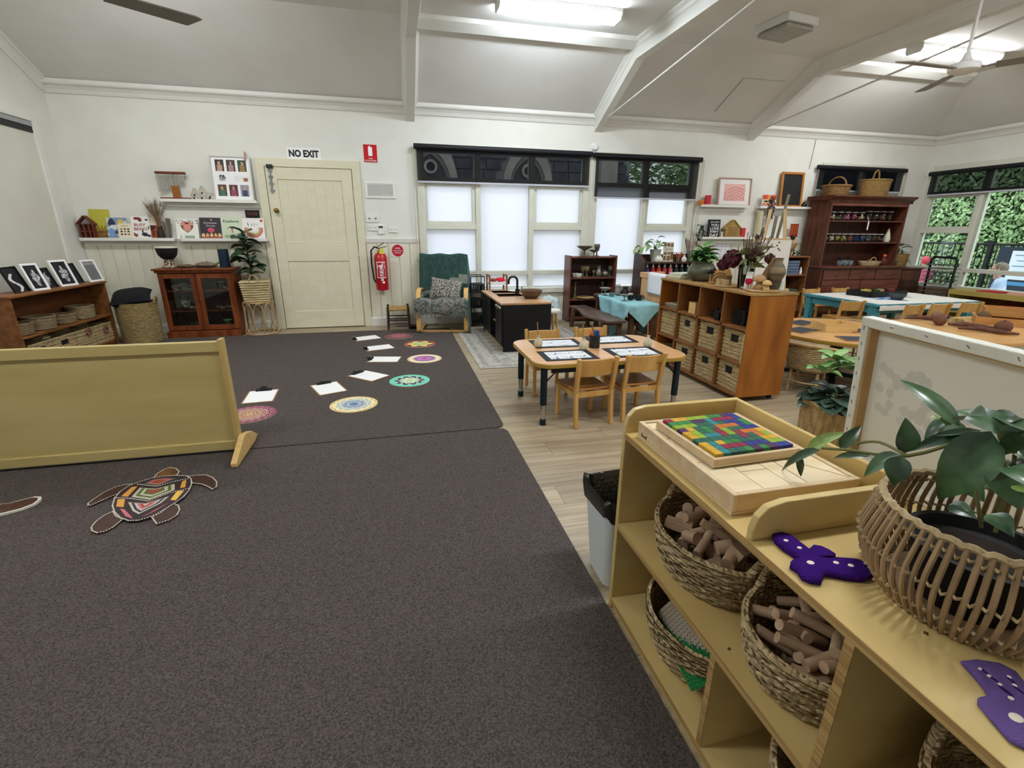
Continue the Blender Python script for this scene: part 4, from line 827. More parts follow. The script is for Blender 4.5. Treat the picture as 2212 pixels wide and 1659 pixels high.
b = MB(); b.bx((w_/2-.05, .06, h_+.0), (.02, .012, .1), 0, .1, 0); b.build('peg', mat('peg_pink', 'b98f8c'), fr_)
q = wpt(*c7(1978, 678), 6.97); t = thing('clock', 'small dark digital clock on the wall above the rainbow book', 'clock', (q.x, 6.999, q.z)); b = MB(); b.box(-.08, .08, -.03, 0, -.045, .045); b.build('case', mat('clock_case', '241513', rough=.3), t, bevel=.006)
for i, x in enumerate((-.045, -.015, .02, .05)): b = MB(); b.box(x-.011, x+.011, -.0312, -.0302, -.018, .018); b.build('digit_block', mat('clock_digit', '5a3a36', rough=.4), t)

# ================================================================ around the door
def wall_sign(name, lab, u0, u1, v0, v1, fn, nx, ny, cat='sign', y=6.998):
    a = py(u0, v1, y); c = py(u1, v0, y); w_ = c.x-a.x; h_ = c.z-a.z; t = thing(name, lab, cat, ((a.x+c.x)/2, y, a.z), 0); b = MB(); b.box(-w_/2, w_/2, -.003, 0, 0, h_); b.build('plate', m_white, t); printed('print', w_, h_, nx, ny, fn, t, (0, -.0035, 0), (0, 0, 0)); return t, w_, h_
t, w_, h_ = wall_sign('no_exit_sign', 'white sign with black no exit lettering above the door', 621, 692, 321, 343, lambda u, v: (240, 240, 238), 2, 2)
text('lettering', 'NO EXIT', w_*.88, h_*.64, mat('black_ink', '101010'), t, (0, -.0045, h_*.5), bold=.045)
def fsign(u, v):
    if abs(u-.5) < .16 and .36 < v < .86: return (245, 245, 245)
    if abs(u-.46) < .06 and .84 < v < .93: return (245, 245, 245)
    return (196, 26, 38)
t, w_, h_ = wall_sign('fire_extinguisher_sign', 'red fire extinguisher sign with a white cylinder symbol', 787, 813, 313, 350, fsign, 40, 50)
text('lettering', 'FIRE', w_*.3, h_*.06, m_white, t, (0, -.0045, h_*.21)); text('lettering', 'EXTINGUISHER', w_*.85, h_*.07, m_white, t, (0, -.0045, h_*.09))
a = py(790, 428, 6.99); c = py(853, 393, 6.99); t = thing('wall_grille', 'white rectangular air grille beside the door', 'vent', ((a.x+c.x)/2, 7, (a.z+c.z)/2)); w_, h_ = (c.x-a.x)/2, (c.z-a.z)/2
b = MB(); b.box(-w_, w_, -.012, -.001, -h_, -h_*.72); b.box(-w_, w_, -.012, -.001, h_*.72, h_); b.box(-w_, -w_*.84, -.012, -.001, -h_*.72, h_*.72); b.box(w_*.84, w_, -.012, -.001, -h_*.72, h_*.72); b.build('frame', m_white2, t, bevel=.003)
b = MB(); b.box(-w_*.84, w_*.84, -.003, -.001, -h_*.72, h_*.72); b.build('backing', mat('grille_dark', '4a4a44'), t)
for i in range(9): z = -h_*.72+h_*1.44*(i+.5)/9; b = MB(); b.box(-w_*.84, w_*.84, -.01, -.005, z-.004, z+.004); b.build('slat', m_white2, t)
for i in range(21): x = -w_*.84+w_*1.68*(i+.5)/21; b = MB(); b.box(x-.0025, x+.0025, -.011, -.006, -h_*.72, h_*.72); b.build('cross_bar', m_white2, t)
def plate(name, lab, x0, x1, y0, y1, kind, cat):
    a = py(*c2(x0, y1), 6.99); c = py(*c2(x1, y0), 6.99); w_, h_ = (c.x-a.x)/2, (c.z-a.z)/2; t = thing(name, lab, cat, ((a.x+c.x)/2, 7, (a.z+c.z)/2)); b = MB(); b.box(-w_, w_, -.012, -.001, -h_, h_); b.build('plate', m_white2, t, bevel=.003)
    m_d = mat('socket_slot', '8a8a84')
    if kind == 's': b = MB(); b.box(-w_*.35, w_*.35, -.017, -.0121, -h_*.3, h_*.1); b.build('rocker', m_d, t, bevel=.002)
    if kind == 'o':
        for s in (-.5, .5): b = MB(); b.box(w_*s-.004, w_*s+.004, -.0128, -.0121, -h_*.25, h_*.1); b.box(w_*s-.018, w_*s-.012, -.0128, -.0121, 0, h_*.35); b.box(w_*s+.012, w_*s+.018, -.0128, -.0121, 0, h_*.35); b.build('socket', m_d, t)
    if kind == 't':
        b = MB(); b.box(-w_*.8, w_*.8, -.022, -.0121, -h_*.95, h_*.95); b.build('body', m_white2, t, bevel=.005); b = MB(); b.box(-w_*.6, w_*.6, -.0235, -.0221, h_*.3, h_*.75); b.build('screen', mat('lcd', '3c4040'), t)
plate('light_switch', 'white light switch plate directly beside the door frame', 908, 952, 655, 722, 's', 'switch'); plate('light_switch', 'white light switch plate above the thermostat', 957, 1000, 655, 722, 's', 'switch')
plate('power_outlet', 'white power outlet touching the thermostat', 922, 992, 740, 788, 'o', 'outlet'); plate('thermostat', 'small white thermostat with a dark screen', 996, 1045, 742, 815, 't', 'thermostat'); plate('power_outlet', 'white double power outlet apart from the thermostat', 1082, 1150, 757, 802, 'o', 'outlet')
# fire extinguisher
q = py(*c2(1035, 1248), 6.88); zt_ = py(*c2(1020, 955), 6.88).z; t = thing('fire_extinguisher', 'red fire extinguisher with a black hose hanging by the door', 'fire extinguisher', (q.x, 6.885, q.z)); h_ = zt_-q.z
m_fx = mat('extinguisher_red', 'c01020', 'b40c1c', (4, 4, 4), 2, .25, spec=.6)
b = MB(); b.lathe([(0, 0), (.075, 0), (.085, .012), (.085, h_*.86), (.07, h_*.95), (.03, h_), (.025, h_+.02), (0, h_+.02)], 28); b.build('cylinder', m_fx, t, smooth=40)
b = MB(); b.cyl((0, 0, h_+.018), (0, 0, h_+.05), .018); b.build('valve', m_steel, t)
b = MB(); b.bar((-.02, 0, h_+.05), (.09, -.02, h_+.075), .018, .008); b.bar((-.02, 0, h_+.075), (.06, -.02, h_+.125), .018, .008); b.build('lever', m_blackm, t)
b = MB(); b.prism([(-.01, -.02), (.05, -.02), (.045, .05), (0, .05)], -.05, -.047, 'xz'); b.build('tag', mat('yellow_tag', 'd8cf3a'), t, (0, -.03, h_-.0))
b = MB(); b.tube([(-.02, -.01, h_+.055), (-.07, -.02, h_+.07), (-.115, -.03, h_+.02), (-.12, -.03, h_*.7), (-.105, -.03, h_*.3), (-.08, -.04, h_*.2)], .011, 8); b.build('hose', m_blackm, t, smooth=50)
def curved_label(nm, a0, a1, z0, z1, fn, n=12, m=10):
    P = []; C = []
    for j in range(m+1):
        for i in range(n+1): a = a0+(a1-a0)*i/n; P.append((.0858*sin(a), -.0858*cos(a), z0+(z1-z0)*j/m))
    for j in range(m):
        for i in range(n): C.append(fn(i/n, j/m))
    colored_grid(nm, P, C, n, m, t, attr_mat('printed_ink', .5))
curved_label('label', -.7, .7, h_*.33, h_*.76, lambda u, v: (235, 230, 230) if (v > .93 or v < .05 or u < .05 or u > .93) else ((225, 215, 215) if (v > .55 and noise2(int(u*12), int(v*10), 2) > .62) else (182, 20, 34)), 24, 20)
curved_label('label_panel', -.25, .35, h_*.38, h_*.58, lambda u, v: (60, 60, 64) if hypot((u*2) % 1-.5, (v*2) % 1-.45) < .27+.1*sin(u*9+v*14) else (235, 235, 235))
curved_label('sticker', -.1, .3, h_*.26, h_*.32, lambda u, v: (240, 240, 240)); curved_label('sticker', .1, .45, h_*.19, h_*.24, lambda u, v: (240, 240, 240))
b = MB(); b.lathe([(.0865, h_*.29), (.0865, h_*.3)], 28); b.build('strap', m_blackm, t)
b = MB(); b.box(-.04, .04, .085, .113, h_*.5, h_*.95); b.build('bracket', m_steel, t)
q = py(*c2(1150, 942), 6.985); t = thing('round_sign', 'round red warning sign above the fire extinguisher hose', 'sign', (q.x, 6.985, q.z)); R_ = .078
b = MB(); b.box(-.085, .085, -.001, 0, -.085, .085); b.build('backing', mat('clear_film', 'e6e3d8'), t)
b = MB(); b.lathe([(0, .003), (R_, .003), (R_, .001), (0, .001)], 32); b.xf(Matrix.Rotation(pi/2, 3, 'X')); b.build('disc', mat('sign_red', 'b8142c', rough=.4), t)
text('lettering', 'WATER', .075, .02, m_white, t, (0, -.0036, .03)); 
b = MB(); b.box(-.065, .065, -.0036, -.0032, -.002, .002); b.box(-.05, .05, -.0036, -.0032, -.022, -.018); b.box(-.045, .045, -.0036, -.0032, -.036, -.033); b.build('fine_print', m_white, t)
# rush-seat stool
qa = pz(*c2(1078, 1555)); qb = pz(*c2(1248, 1553)); w_ = (qb-qa).length; cx_ = (qa+qb)/2; t = thing('rush_stool', 'small dark wooden stool with a woven rush seat against the wall', 'stool', (cx_.x, min(cx_.y, 6.6)+.16, .0), 0); hz = .285; m_rush = mat('rush_seat', '9a7a44', 'b8965c', (60, 8, 8), 3, .8, .5, 60); dk = mat('stool_dark', '3a2415', '4d3220', (9, 9, 3), 3, .45)
for sx_ in (-1, 1):
    for sy2 in (-1, 1): b = MB(); b.cyl((sx_*w_*.48, sy2*.13, 0), (sx_*w_*.45, sy2*.12, hz+.03), .016, .017, 10); b.build('leg', dk, t, smooth=50)
b = MB(); b.box(-w_*.45, w_*.45, -.135, .135, hz-.03, hz+.005); b.build('seat', m_rush, t, bevel=.014)
for z in (.08, .15):
    for s in (-1, 1): b = MB(); b.cyl((-w_*.47, s*.128, z), (w_*.47, s*.128, z), .008, n=8); b.build('stretcher', dk, t, smooth=50)
    for s in (-1, 1): b = MB(); b.cyl((s*w_*.47, -.128, z+.03), (s*w_*.47, .128, z+.03), .008, n=8); b.build('stretcher', dk, t, smooth=50)
# ================================================================ armchair with throw
def c5(x, y): return (980+x/4.148, 540+y/4.148)
def cb(x, y): return (1220+x/6.9125, 520+y/6.9125)
def c6(x, y): return (1360+x/4.1475, 500+y/4.1475)
def strip(path, th):
    """closed outline of a band of thickness th along a 2d path"""
    L_, R_ = [], []
    for i, p in enumerate(path):
        a = Vector(path[max(0, i-1)]); c = Vector(path[min(len(path)-1, i+1)]); d = (c-a).normalized(); n_ = Vector((-d.y, d.x))*th/2; L_.append(tuple(Vector(p)+n_)); R_.append(tuple(Vector(p)-n_))
    return L_+R_[::-1]
def band(b, path, th, x0, x1):
    for i in range(len(path)-1): pass
    pl_ = strip(path, th); n_ = len(path); vs = [(x, p[0], p[1]) for x in (x0, x1) for p in pl_]; k = 2*n_; fs = []
    for i in range(n_-1): fs += [(i, i+1, k-2-i, k-1-i), (k+i, k+k-1-i, k+k-2-i, k+i+1)]
    fs += [(i, k+i, k+(i+1) % k, (i+1) % k) for i in range(k)]
    return b.add(vs, fs)
def smooth_path(P, n=6):
    out = []
    for i in range(len(P)-1):
        p0, p1, p2, p3 = [Vector(P[max(0, min(len(P)-1, j))]) for j in (i-1, i, i+1, i+2)]
        for k in range(n): t_ = k/n; out.append(tuple(.5*((2*p1)+(p2-p0)*t_+(2*p0-5*p1+4*p2-p3)*t_*t_+(3*p1-p0-3*p2+p3)*t_**3)))
    return out+[tuple(P[-1])]
ac = thing('armchair', 'bentwood armchair with a dark green cushion under a fringed throw', 'armchair', (.60, 6.55, CZ), radians(-10)); m_bent = mat('bent_birch', 'cf9f58', 'dcb170', (9, 9, 9), 3, .4)
side = smooth_path([(.28, .02), (.0, .012), (-.26, .012), (-.325, .05), (-.315, .2), (-.27, .40), (-.2, .5), (-.08, .54), (.1, .53), (.24, .47)], 4)
for s in (-1, 1): b = MB(); band(b, side, .022, s*.31-.028, s*.31+.028); b.build('side_frame', m_bent, ac, smooth=40)
for (y, z) in ((-.22, .32), (.2, .3)): b = MB(); b.box(-.31, .31, y-.03, y+.03, z-.012, z+.012); b.build('cross_rail', m_bent, ac)
b = MB(); b.box(-.31, .31, -.27, -.2, .0, .02); b.build('floor_rail', m_bent, ac)
path = smooth_path([(-.3, .385), (-.1, .35), (.06, .33), (.14, .4), (.2, .6), (.28, .85), (.3, .90)], 4)
b = MB(); band(b, path, .07, -.27, .27); b.build('seat_cushion', mat('chair_green', '33463f', rough=.9), ac, smooth=40)
tp = smooth_path([(.345, .5), (.35, .75), (.345, .93), (.32, .975), (.265, .93), (.2, .72), (.125, .5), (.06, .41), (-.1, .405), (-.28, .44), (-.345, .42), (-.36, .33), (-.35, .26)], 4)
thw = thing('throw_blanket', 'dark green plaid throw with grey fringed end over the armchair', 'blanket', (.60, 6.55, CZ), radians(-10)); R = random.Random(5)
nx, ny = 34, len(tp)-1; Pt = []; Cc = []
for j in range(ny+1):
    y, z = tp[j]; f = j/ny
    for i in range(nx+1):
        u = i/nx*1.45-.06; wx = .30+.05*max(0, f-.55)
        if u <= 1: x = -wx+2*wx*u; dz = .012*sin(u*14+f*9)*(.3+f); dy = .008*sin(u*9+f*20)
        else:
            k = (u-1); x = wx+.02+.10*k; dz = -k*1.75*(.35+.65*min(1, f*1.6)); dy = -.05*k+.02*sin(f*14)
        Pt.append((x, y+dy-.004, max(.02, z+dz)))
for j in range(ny):
    f = j/ny
    for i in range(nx):
        u = i/nx*1.45-.06; n_ = noise2(i, j, 3); c = (46, 70, 64)
        if f > .3 and abs((f-.42)-(1-u)*.10) < .022: c = (118, 122, 112)
        if f > .6: c = (122, 118, 110) if n_ > .35 else (84, 96, 90)
        if u > 1.0: c = (84, 112, 108) if f < .6 else ((70, 92, 86) if n_ > .5 else (112, 112, 104))
        Cc.append(tuple(int(q*(.9+.2*n_)) for q in c))
colored_grid('cloth', Pt, Cc, nx, ny, thw, solid=.008)
b = MB()
for i in range(80):
    u = i/79*1.3-.05; x = -.33+.66*min(1, u)+max(0, u-1)*.1; z0 = .26 if u <= 1 else .3-(u-1)*.8; b.tube([(x, -.355, z0+.02), (x+R.uniform(-.012, .012), -.365+R.uniform(-.01, .01), z0-.03), (x+R.uniform(-.02, .02), -.36, max(.012, z0-R.uniform(.05, .09)))], [.004, .003, .001], 4)
b.build('fringe', mat('fringe_wool', '8a857c', '5c6b66', (40, 40, 40), 2, .95), thw, kind='stuff')
b = MB(); pillow(b, .42, .30, .13); b.xf(rotm(radians(66), 0, 0)); b.xf(rotm(0, radians(8), radians(-8))); tag(b.build('cushion', mat('knit_black_cream', '2c2c2c', 'b3aca0', (95, 95, 95), 1, .95, .6, 120, lo=.47, hi=.53), None, (.63, 6.50, .545), smooth=60), 'black and cream knitted cushion on the green armchair', 'cushion')
# ================================================================ rug and play kitchen
def rugc(u, v):
    e = min(u, 1-u, (v)*1.4, (1-v)*1.4); n_ = noise2(int(u*60), int(v*90), 1)
    c = (176, 172, 160) if n_ > .4 else (158, 154, 144)
    if .04 < e < .07 or .14 < e < .16: c = (140, 138, 132) if n_ > .3 else (165, 160, 150)
    if .16 < e and abs(sin(u*22)*sin(v*30)) > .7: c = (146, 144, 138)
    return c
x0, x1, y0, y1 = .745, 2.26, 4.45, 6.42; P = [(x0+(x1-x0)*i/60, y0+(y1-y0)*j/80, .006) for j in range(81) for i in range(61)]; C = [rugc((i+.5)/60, (j+.5)/80) for j in range(80) for i in range(60)]
t = thing('area_rug', 'pale grey patterned rug under the black play kitchen', 'rug', (0, 0, 0)); colored_grid('pile', P, C, 60, 80, t); b = MB(); b.box(x0-.004, x1+.004, y0-.004, y1+.004, .0005, .0052); b.build('backing', mat('rug_edge', '8d8678'), t)
KX0, KX1, KY0, KY1, KZ = 1.085, 1.655, 5.06, 6.30, .55; RZ = .0065
t = thing('play_kitchen', 'black toy kitchen bench with two sinks and a wooden top', 'toy kitchen', (0, 0, RZ)); m_kb = mat('kitchen_black', '0d0d0f', '141416', (3, 3, 3), 2, .5); m_kt = mat('kitchen_top', 'b5895f', 'c79c72', (4, 24, 24), 4, .35); m_edge = mat('ply_edge', 'a58a62')
kz = KZ-RZ
b = MB(); b.box(KX0+.02, KX1, KY0, KY0+.018, 0, kz-.018); b.build('end_panel', m_kb, t); b = MB(); b.box(KX0+.02, KX1, KY1-.018, KY1, 0, kz-.018); b.build('end_panel', m_kb, t)
b = MB(); b.box(KX1-.018, KX1, KY0+.018, KY1-.018, 0, kz-.018); b.build('back_panel', m_kb, t)
for y in (KY0+.34, KY0+.62): b = MB(); b.box(KX0+.02, KX1-.018, y, y+.016, .06, kz-.018); b.build('divider', m_kb, t)
b = MB(); b.box(KX0+.02, KX1-.018, KY0+.018, KY1-.018, .05, .066); b.build('bottom_shelf', m_kb, t); b = MB(); b.box(KX0+.03, KX1-.018, KY0+.36, KY0+.62, .26, .272); b.build('shelf', m_edge, t)
b = MB(); b.box(KX0+.03, KX0+.045, KY0+.018, KY1-.018, 0, .06); b.build('kickboard', m_edge, t)
for (ya, yb2, za, zb_) in ((KY0+.01, KY0+.335, .07, kz-.025), (KY0+.645, KY1-.01, .07, kz-.13), (KY0+.645, KY1-.01, kz-.12, kz-.025)):
    d = MB(); d.box(KX0, KX0+.018, ya, yb2, za, zb_); d = d.build('door', m_kb, t, bevel=.002); hh = MB(); zc_ = zb_-.05; hh.bx((KX0-.015, (ya+yb2)/2, zc_), (.012, .14, .012)); hh.build('handle', m_blackg, d)
s1 = (KX0+.10, KX0+.40, 5.95, 6.2); s2 = (KX0+.10, KX0+.40, 5.62, 5.86)
b = MB(); xs_ = [KX0-.004, s1[0], s1[1], KX1+.004]; ys_ = [KY0-.004, s2[2], s2[3], s1[2], s1[3], KY1+.004]
for i in range(3):
    for j in range(5):
        if i == 1 and j in (1, 3): continue
        b.box(xs_[i], xs_[i+1], ys_[j], ys_[j+1], kz-.018, kz)
b.build('worktop', m_kt, t)
for s in (s1, s2): b = MB(); b.box(s[0], s[1], s[2], s[3], kz-.075, kz-.07); b.box(s[0]-.006, s[0], s[2]-.006, s[3]+.006, kz-.075, kz+.003); b.box(s[1], s[1]+.006, s[2]-.006, s[3]+.006, kz-.075, kz+.003); b.box(s[0], s[1], s[2]-.006, s[2], kz-.075, kz+.003); b.box(s[0], s[1], s[3], s[3]+.006, kz-.075, kz+.003); b.build('sink', mat('copper_sink', '8a6a58', '6f5548', (9, 9, 9), 2, .35, metal=.6), t)
b = MB(); bx_, by_ = 1.44, 5.78; b.cyl((bx_, by_, kz), (bx_, by_, kz+.07), .026); b.tube([(bx_, by_, kz+.06), (bx_, by_, kz+.17)]+[(bx_-.055+.055*cos(a), by_, kz+.17+.05*sin(a)) for a in [pi*i/10 for i in range(1, 11)]]+[(bx_-.11, by_, kz+.13)], .014, 10); b.cyl((bx_, by_, kz+.05), (bx_+.05, by_-.03, kz+.06), .011); b.cyl((bx_+.05, by_-.03, kz+.03), (bx_+.05, by_-.03, kz+.1), .006); b.build('tap', m_blackg, t, smooth=50)
for y in (5.1, 5.2, 5.3): b = MB(); b.cyl((KX0-.001, y, kz-.05), (KX0-.018, y, kz-.05), .012); b.build('knob', mat('knob_white', 'd8d4cc'), t)
q = pz(*c5(710, 440), KZ); t = thing('serving_bowl', 'deep brown pottery bowl on the toy kitchen', 'bowl', (q.x, q.y+.08, KZ+.001)); b = MB(); b.lathe([(0, .0), (.07, 0), (.1, .03), (.125, .075), (.135, .095), (.127, .095), (.1, .045), (.06, .018), (0, .015)], 32); b.build('body', mat('brown_glaze', '4c3a2a', '6b533c', (8, 8, 20), 3, .3), t, smooth=50)
q = pz(*c5(590, 352), KZ); t = thing('plate', 'thin white plate behind the black toy tap', 'plate', (1.5, 6.08, KZ+.001)); b = MB(); b.lathe([(0, 0), (.07, 0), (.11, .012), (.115, .016), (.1, .014), (0, .006)], 28); b.build('body', mat('white_glaze', 'd8d6d0', rough=.25), t, smooth=50)
# black basket tower behind the armchair
t = thing('basket_trolley', 'slim black trolley of slatted baskets beside the armchair', 'trolley', (1.085, 6.76, .0)); 
for sx_ in (-1, 1):
    for sy2 in (-1, 1): b = MB(); b.cyl((sx_*.095, sy2*.13, 0), (sx_*.095, sy2*.13, .70), .006, n=8); b.build('post', m_blackm, t)
for z in (.05, .27, .48):
    b = MB()
    for k in range(7): x = -.085+.17*k/6; b.box(x-.006, x+.006, -.135, -.13, z, z+.1); b.box(x-.006, x+.006, .13, .135, z, z+.1)
    for k in range(6): y = -.12+.24*k/5; b.box(-.1, -.095, y-.008, y+.008, z, z+.1); b.box(.095, .1, y-.008, y+.008, z, z+.1)
    b.box(-.1, .1, -.136, .136, z+.1, z+.112); b.box(-.1, .1, -.136, .136, z-.008, z); b.v = b.v; bb_ = b
    bb_.build('slatted_basket', m_blackm, t)
b = MB(); b.tube([(-.095, .13, .7), (.095, .13, .7)], .006, 8); b.tube([(-.095, -.13, .7), (.095, -.13, .7)], .006, 8); b.build('top_bar', m_blackm, t)
# doll high chair with red things
q = py(1073, 620, 6.62); t = thing('doll_bed_stand', 'little wooden stand with a white tray of red toys by the window', 'toy stand', (q.x, 6.62, 0)); w_ = .12; m_dr = mat('doll_wood', '8a5a3a', '9c6a48', (9, 9, 3), 3, .45)
for sx_ in (-1, 1):
    for sy2 in (-1, 1): b = MB(); b.box(sx_*w_-.011, sx_*w_+.011, sy2*.1-.011, sy2*.1+.011, 0, .715); b.build('post', m_dr, t)
    b = MB(); b.box(sx_*w_-.009, sx_*w_+.009, -.13, .13, .70, .73); b.build('arm', m_dr, t, bevel=.006)
b = MB(); b.box(-w_, w_, -.1, .1, .59, .63); b.build('tray', m_white, t); b = MB(); b.box(-w_, w_, -.09, .09, .2, .22); b.build('shelf', m_dr, t)
b = MB(); pillow(b, .12, .1, .05); tag(b.build('red_pouch', mat('red_felt', 'd02030', rough=.9), None, (q.x+.05, 6.6, .657), (.2, 0, .3), smooth=60), 'bright red felt pouch in the little white tray', 'toy')
b = MB(); stone(b, (0, 0, .022), .05, 3, .45); b.v = [(x, y, max(0, z)) for x, y, z in b.v]; tag(b.build('brown_pouch', mat('brown_felt', '8c4a3c', rough=.9), None, (q.x-.05, 6.6, .6305), smooth=60), 'brown-red felt toy in the little white tray', 'toy')
# stools right of the kitchen
t = thing('round_stool', 'round wooden stool with a white top beside the toy kitchen', 'stool', (1.83, 5.7, RZ)); b = MB(); b.lathe([(0, .33), (.15, .33), (.155, .345), (.15, .36), (0, .36)], 28); b.build('seat', mat('stool_white', 'dcd6c8', rough=.5), t, smooth=40)
for k in range(4): a = pi/4+k*pi/2; b = MB(); b.cyl((.15*cos(a), .15*sin(a), 0), (.1*cos(a), .1*sin(a), .33), .013, .016, 10); b.build('leg', m_chairw, t, smooth=50)
t = thing('round_stool', 'round wooden stool covered by a pale crumpled cloth near the window', 'stool', (2.12, 6.66, 0)); b = MB(); b.lathe([(0, .33), (.14, .33), (.145, .345), (.14, .36), (0, .36)], 28); b.build('seat', m_chairw, t, smooth=40)
for k in range(4): a = pi/4+k*pi/2; b = MB(); b.cyl((.15*cos(a), .15*sin(a), 0), (.1*cos(a), .1*sin(a), .33), .011, .014, 10); b.build('leg', m_pine, t, smooth=50)
P = []; C = []; n_ = 24
for j in range(n_+1):
    for i in range(n_+1):
        x = (i/n_-.5)*.52; y = (j/n_-.5)*.5; r = hypot(x, y); z = .366+.05*max(0, 1-r/.15)+.014*sin(x*60)*cos(y*50)-max(0, r-.15)*1.0; P.append((x*(1 if r < .15 else .15/r+.3*(1-.15/r)), y*(1 if r < .15 else .15/r+.3*(1-.15/r)), z))
for k in range(n_*n_): C.append((196, 206, 206) if noise2(k % n_//3, k//n_//3, 4) > .4 else (170, 190, 194))
t = thing('crumpled_cloth', 'pale blue-white cloth crumpled over a round stool', 'cloth', (2.12, 6.66, 0)); colored_grid('cloth', P, C, n_, n_, t, solid=.003)
# ================================================================ brown bookcase with tableware
bx0, bx1, by0, by1, bz = 2.455, 3.195, 6.70, 6.95, .968
t = thing('bookcase', 'dark red-brown bookcase of pewter tableware before the window', 'bookcase', (0, 0, 0)); m_bk = mat('mahogany', '5a3224', '724434', (14, 14, 2), 4, .35)
for x in (bx0, bx1-.022): b = MB(); b.box(x, x+.022, by0, by1, 0, bz); b.build('side_panel', m_bk, t, bevel=.002)
b = MB(); b.box(bx0+.022, bx1-.022, by0+.004, by1, bz-.035, bz-.015); b.build('top_board', m_bk, t)
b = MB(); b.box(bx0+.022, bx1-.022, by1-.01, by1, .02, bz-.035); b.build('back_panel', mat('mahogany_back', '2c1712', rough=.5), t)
for z in (.657, .34, .06): b = MB(); b.box(bx0+.022, bx1-.022, by0+.006, by1-.01, z-.02, z); b.build('shelf', m_bk, t)
m_pew = mat('pewter', '6e6a62', '8a867c', (20, 20, 20), 2, .35, metal=.7); m_gold = mat('old_brass', '8c7c58', '6f6244', (20, 20, 20), 2, .4, metal=.5); m_crm = mat('cream_glaze', 'd6d4c4', rough=.3)
def turned(name, lab, u, v, y, z, prof, mt, cat, s=1, n=20, extra=None, group=None):
    q = py(u, v, y); b = MB(); b.lathe([(r*s, h*s) for r, h in prof], n); t = thing(name, lab, cat, (q.x, y, z), 0, group); b.build('body', mt, t, smooth=50)
    if extra: extra(t, s)
    return t
goblet = [(0, 0), (.04, 0), (.042, .006), (.012, .014), (.008, .05), (.012, .075), (.032, .09), (.04, .12), (.037, .155), (.034, .155), (.034, .12), (.02, .095), (0, .09)]
bowl_f = [(0, 0), (.045, 0), (.048, .006), (.014, .016), (.01, .06), (.02, .075), (.09, .11), (.105, .128), (.1, .13), (.02, .085), (0, .083)]
pitcher = [(0, 0), (.035, 0), (.045, .02), (.048, .05), (.034, .09), (.026, .12), (.034, .145), (.03, .145), (.022, .12), (0, .1)]
cup = [(0, 0), (.025, 0), (.034, .02), (.038, .05), (.034, .05), (.028, .02), (0, .012)]
teapot = [(0, 0), (.04, 0), (.056, .02), (.062, .045), (.05, .075), (.03, .088), (.012, .095), (.012, .108), (0, .112)]
bottle = [(0, 0), (.022, 0), (.03, .012), (.034, .035), (.026, .06), (.012, .075), (.011, .09), (.014, .095), (.009, .095), (0, .07)]
candle = [(0, 0), (.03, 0), (.032, .008), (.01, .02), (.014, .05), (.008, .08), (.013, .11), (.008, .14), (.014, .18), (.02, .185), (0, .185)]
def hdl(x0=.05, zc=.05, r=.026):
    def f(t, s): b = MB(); b.tube([((x0+r*sin(a))*s, 0, (zc+r*cos(a))*s) for a in [pi*i/8 for i in range(9)]], .005*s, 6); b.build('handle', t.children[0].data.materials[0], t, smooth=50)
    return f
def spout(t, s): hdl(.058, .05, .026)(t, s); b = MB(); b.tube([(-.05*s, 0, .035*s), (-.08*s, 0, .06*s), (-.095*s, 0, .085*s)], [.012*s, .009*s, .007*s], 8); b.build('spout', t.children[0].data.materials[0], t, smooth=50)
yy = 6.80
turned('pedestal_bowl', 'wide pewter pedestal bowl on top of the dark bookcase', *cb(290, 215), yy, bz-.0145, bowl_f, m_pew, 'bowl', 1.15)
turned('pedestal_bowl', 'small pewter footed dish on top of the dark bookcase', *cb(435, 215), yy-.03, bz-.0145, bowl_f, m_pew, 'bowl', .75)
turned('goblet', 'tall pewter goblet behind the small footed dish on the bookcase', *cb(475, 212), yy+.05, bz-.0145, goblet, m_pew, 'goblet', 1.12)
z1_ = .6575
turned('cup', 'pale green cup behind the cream cup on the bookcase shelf', *cb(155, 540), yy, z1_, [(r*1.4, h*1.1) for r, h in cup], m_crm, 'cup'); turned('cup', 'cream cup in front of the pale green cup on the shelf', *cb(205, 545), yy-.05, z1_, [(r*1.4, h*1.1) for r, h in cup], m_crm, 'cup')
for lab, u in (('brass goblet beside the cream cups', 270), ('brass goblet next to the first brass goblet', 325)): turned('goblet', lab, *cb(u, 540), yy-.02, z1_, goblet, m_gold, 'goblet', 1.0)
turned('goblet', 'very small brass goblet in the middle of the bookcase shelf', *cb(428, 530), yy, z1_, goblet, m_gold, 'goblet', .62)
turned('pitcher', 'dark pewter pitcher with a handle on the bookcase shelf', *cb(502, 530), yy, z1_, pitcher, m_pew, 'pitcher', 1.05, 20, hdl(.04, .07, .035)); turned('teapot', 'round pewter teapot on the bookcase shelf', *cb(598, 530), yy, z1_, teapot, m_pew, 'teapot', .95, 20, spout); turned('goblet', 'pewter goblet beside the teapot on the bookcase shelf', *cb(670, 530), yy, z1_, goblet, m_pew, 'goblet', 1.0)
z2_ = .3405
turned('candlestick', 'turned brass candlestick beside the tan dish on the lower bookcase shelf', *cb(147, 858), yy-.02, z2_, candle, m_gold, 'candlestick', 1.3); turned('candlestick', 'slim dark candlestick behind the teal table on the lower bookcase shelf', *cb(548, 858), yy, z2_, candle, m_pew, 'candlestick', 1.3)
turned('oval_dish', 'flat tan woven dish on the lower bookcase shelf', *cb(305, 850), yy-.02, z2_, [(0, 0), (.11, 0), (.14, .02), (.135, .024), (.1, .008), (0, .008)], m_rat, 'dish')
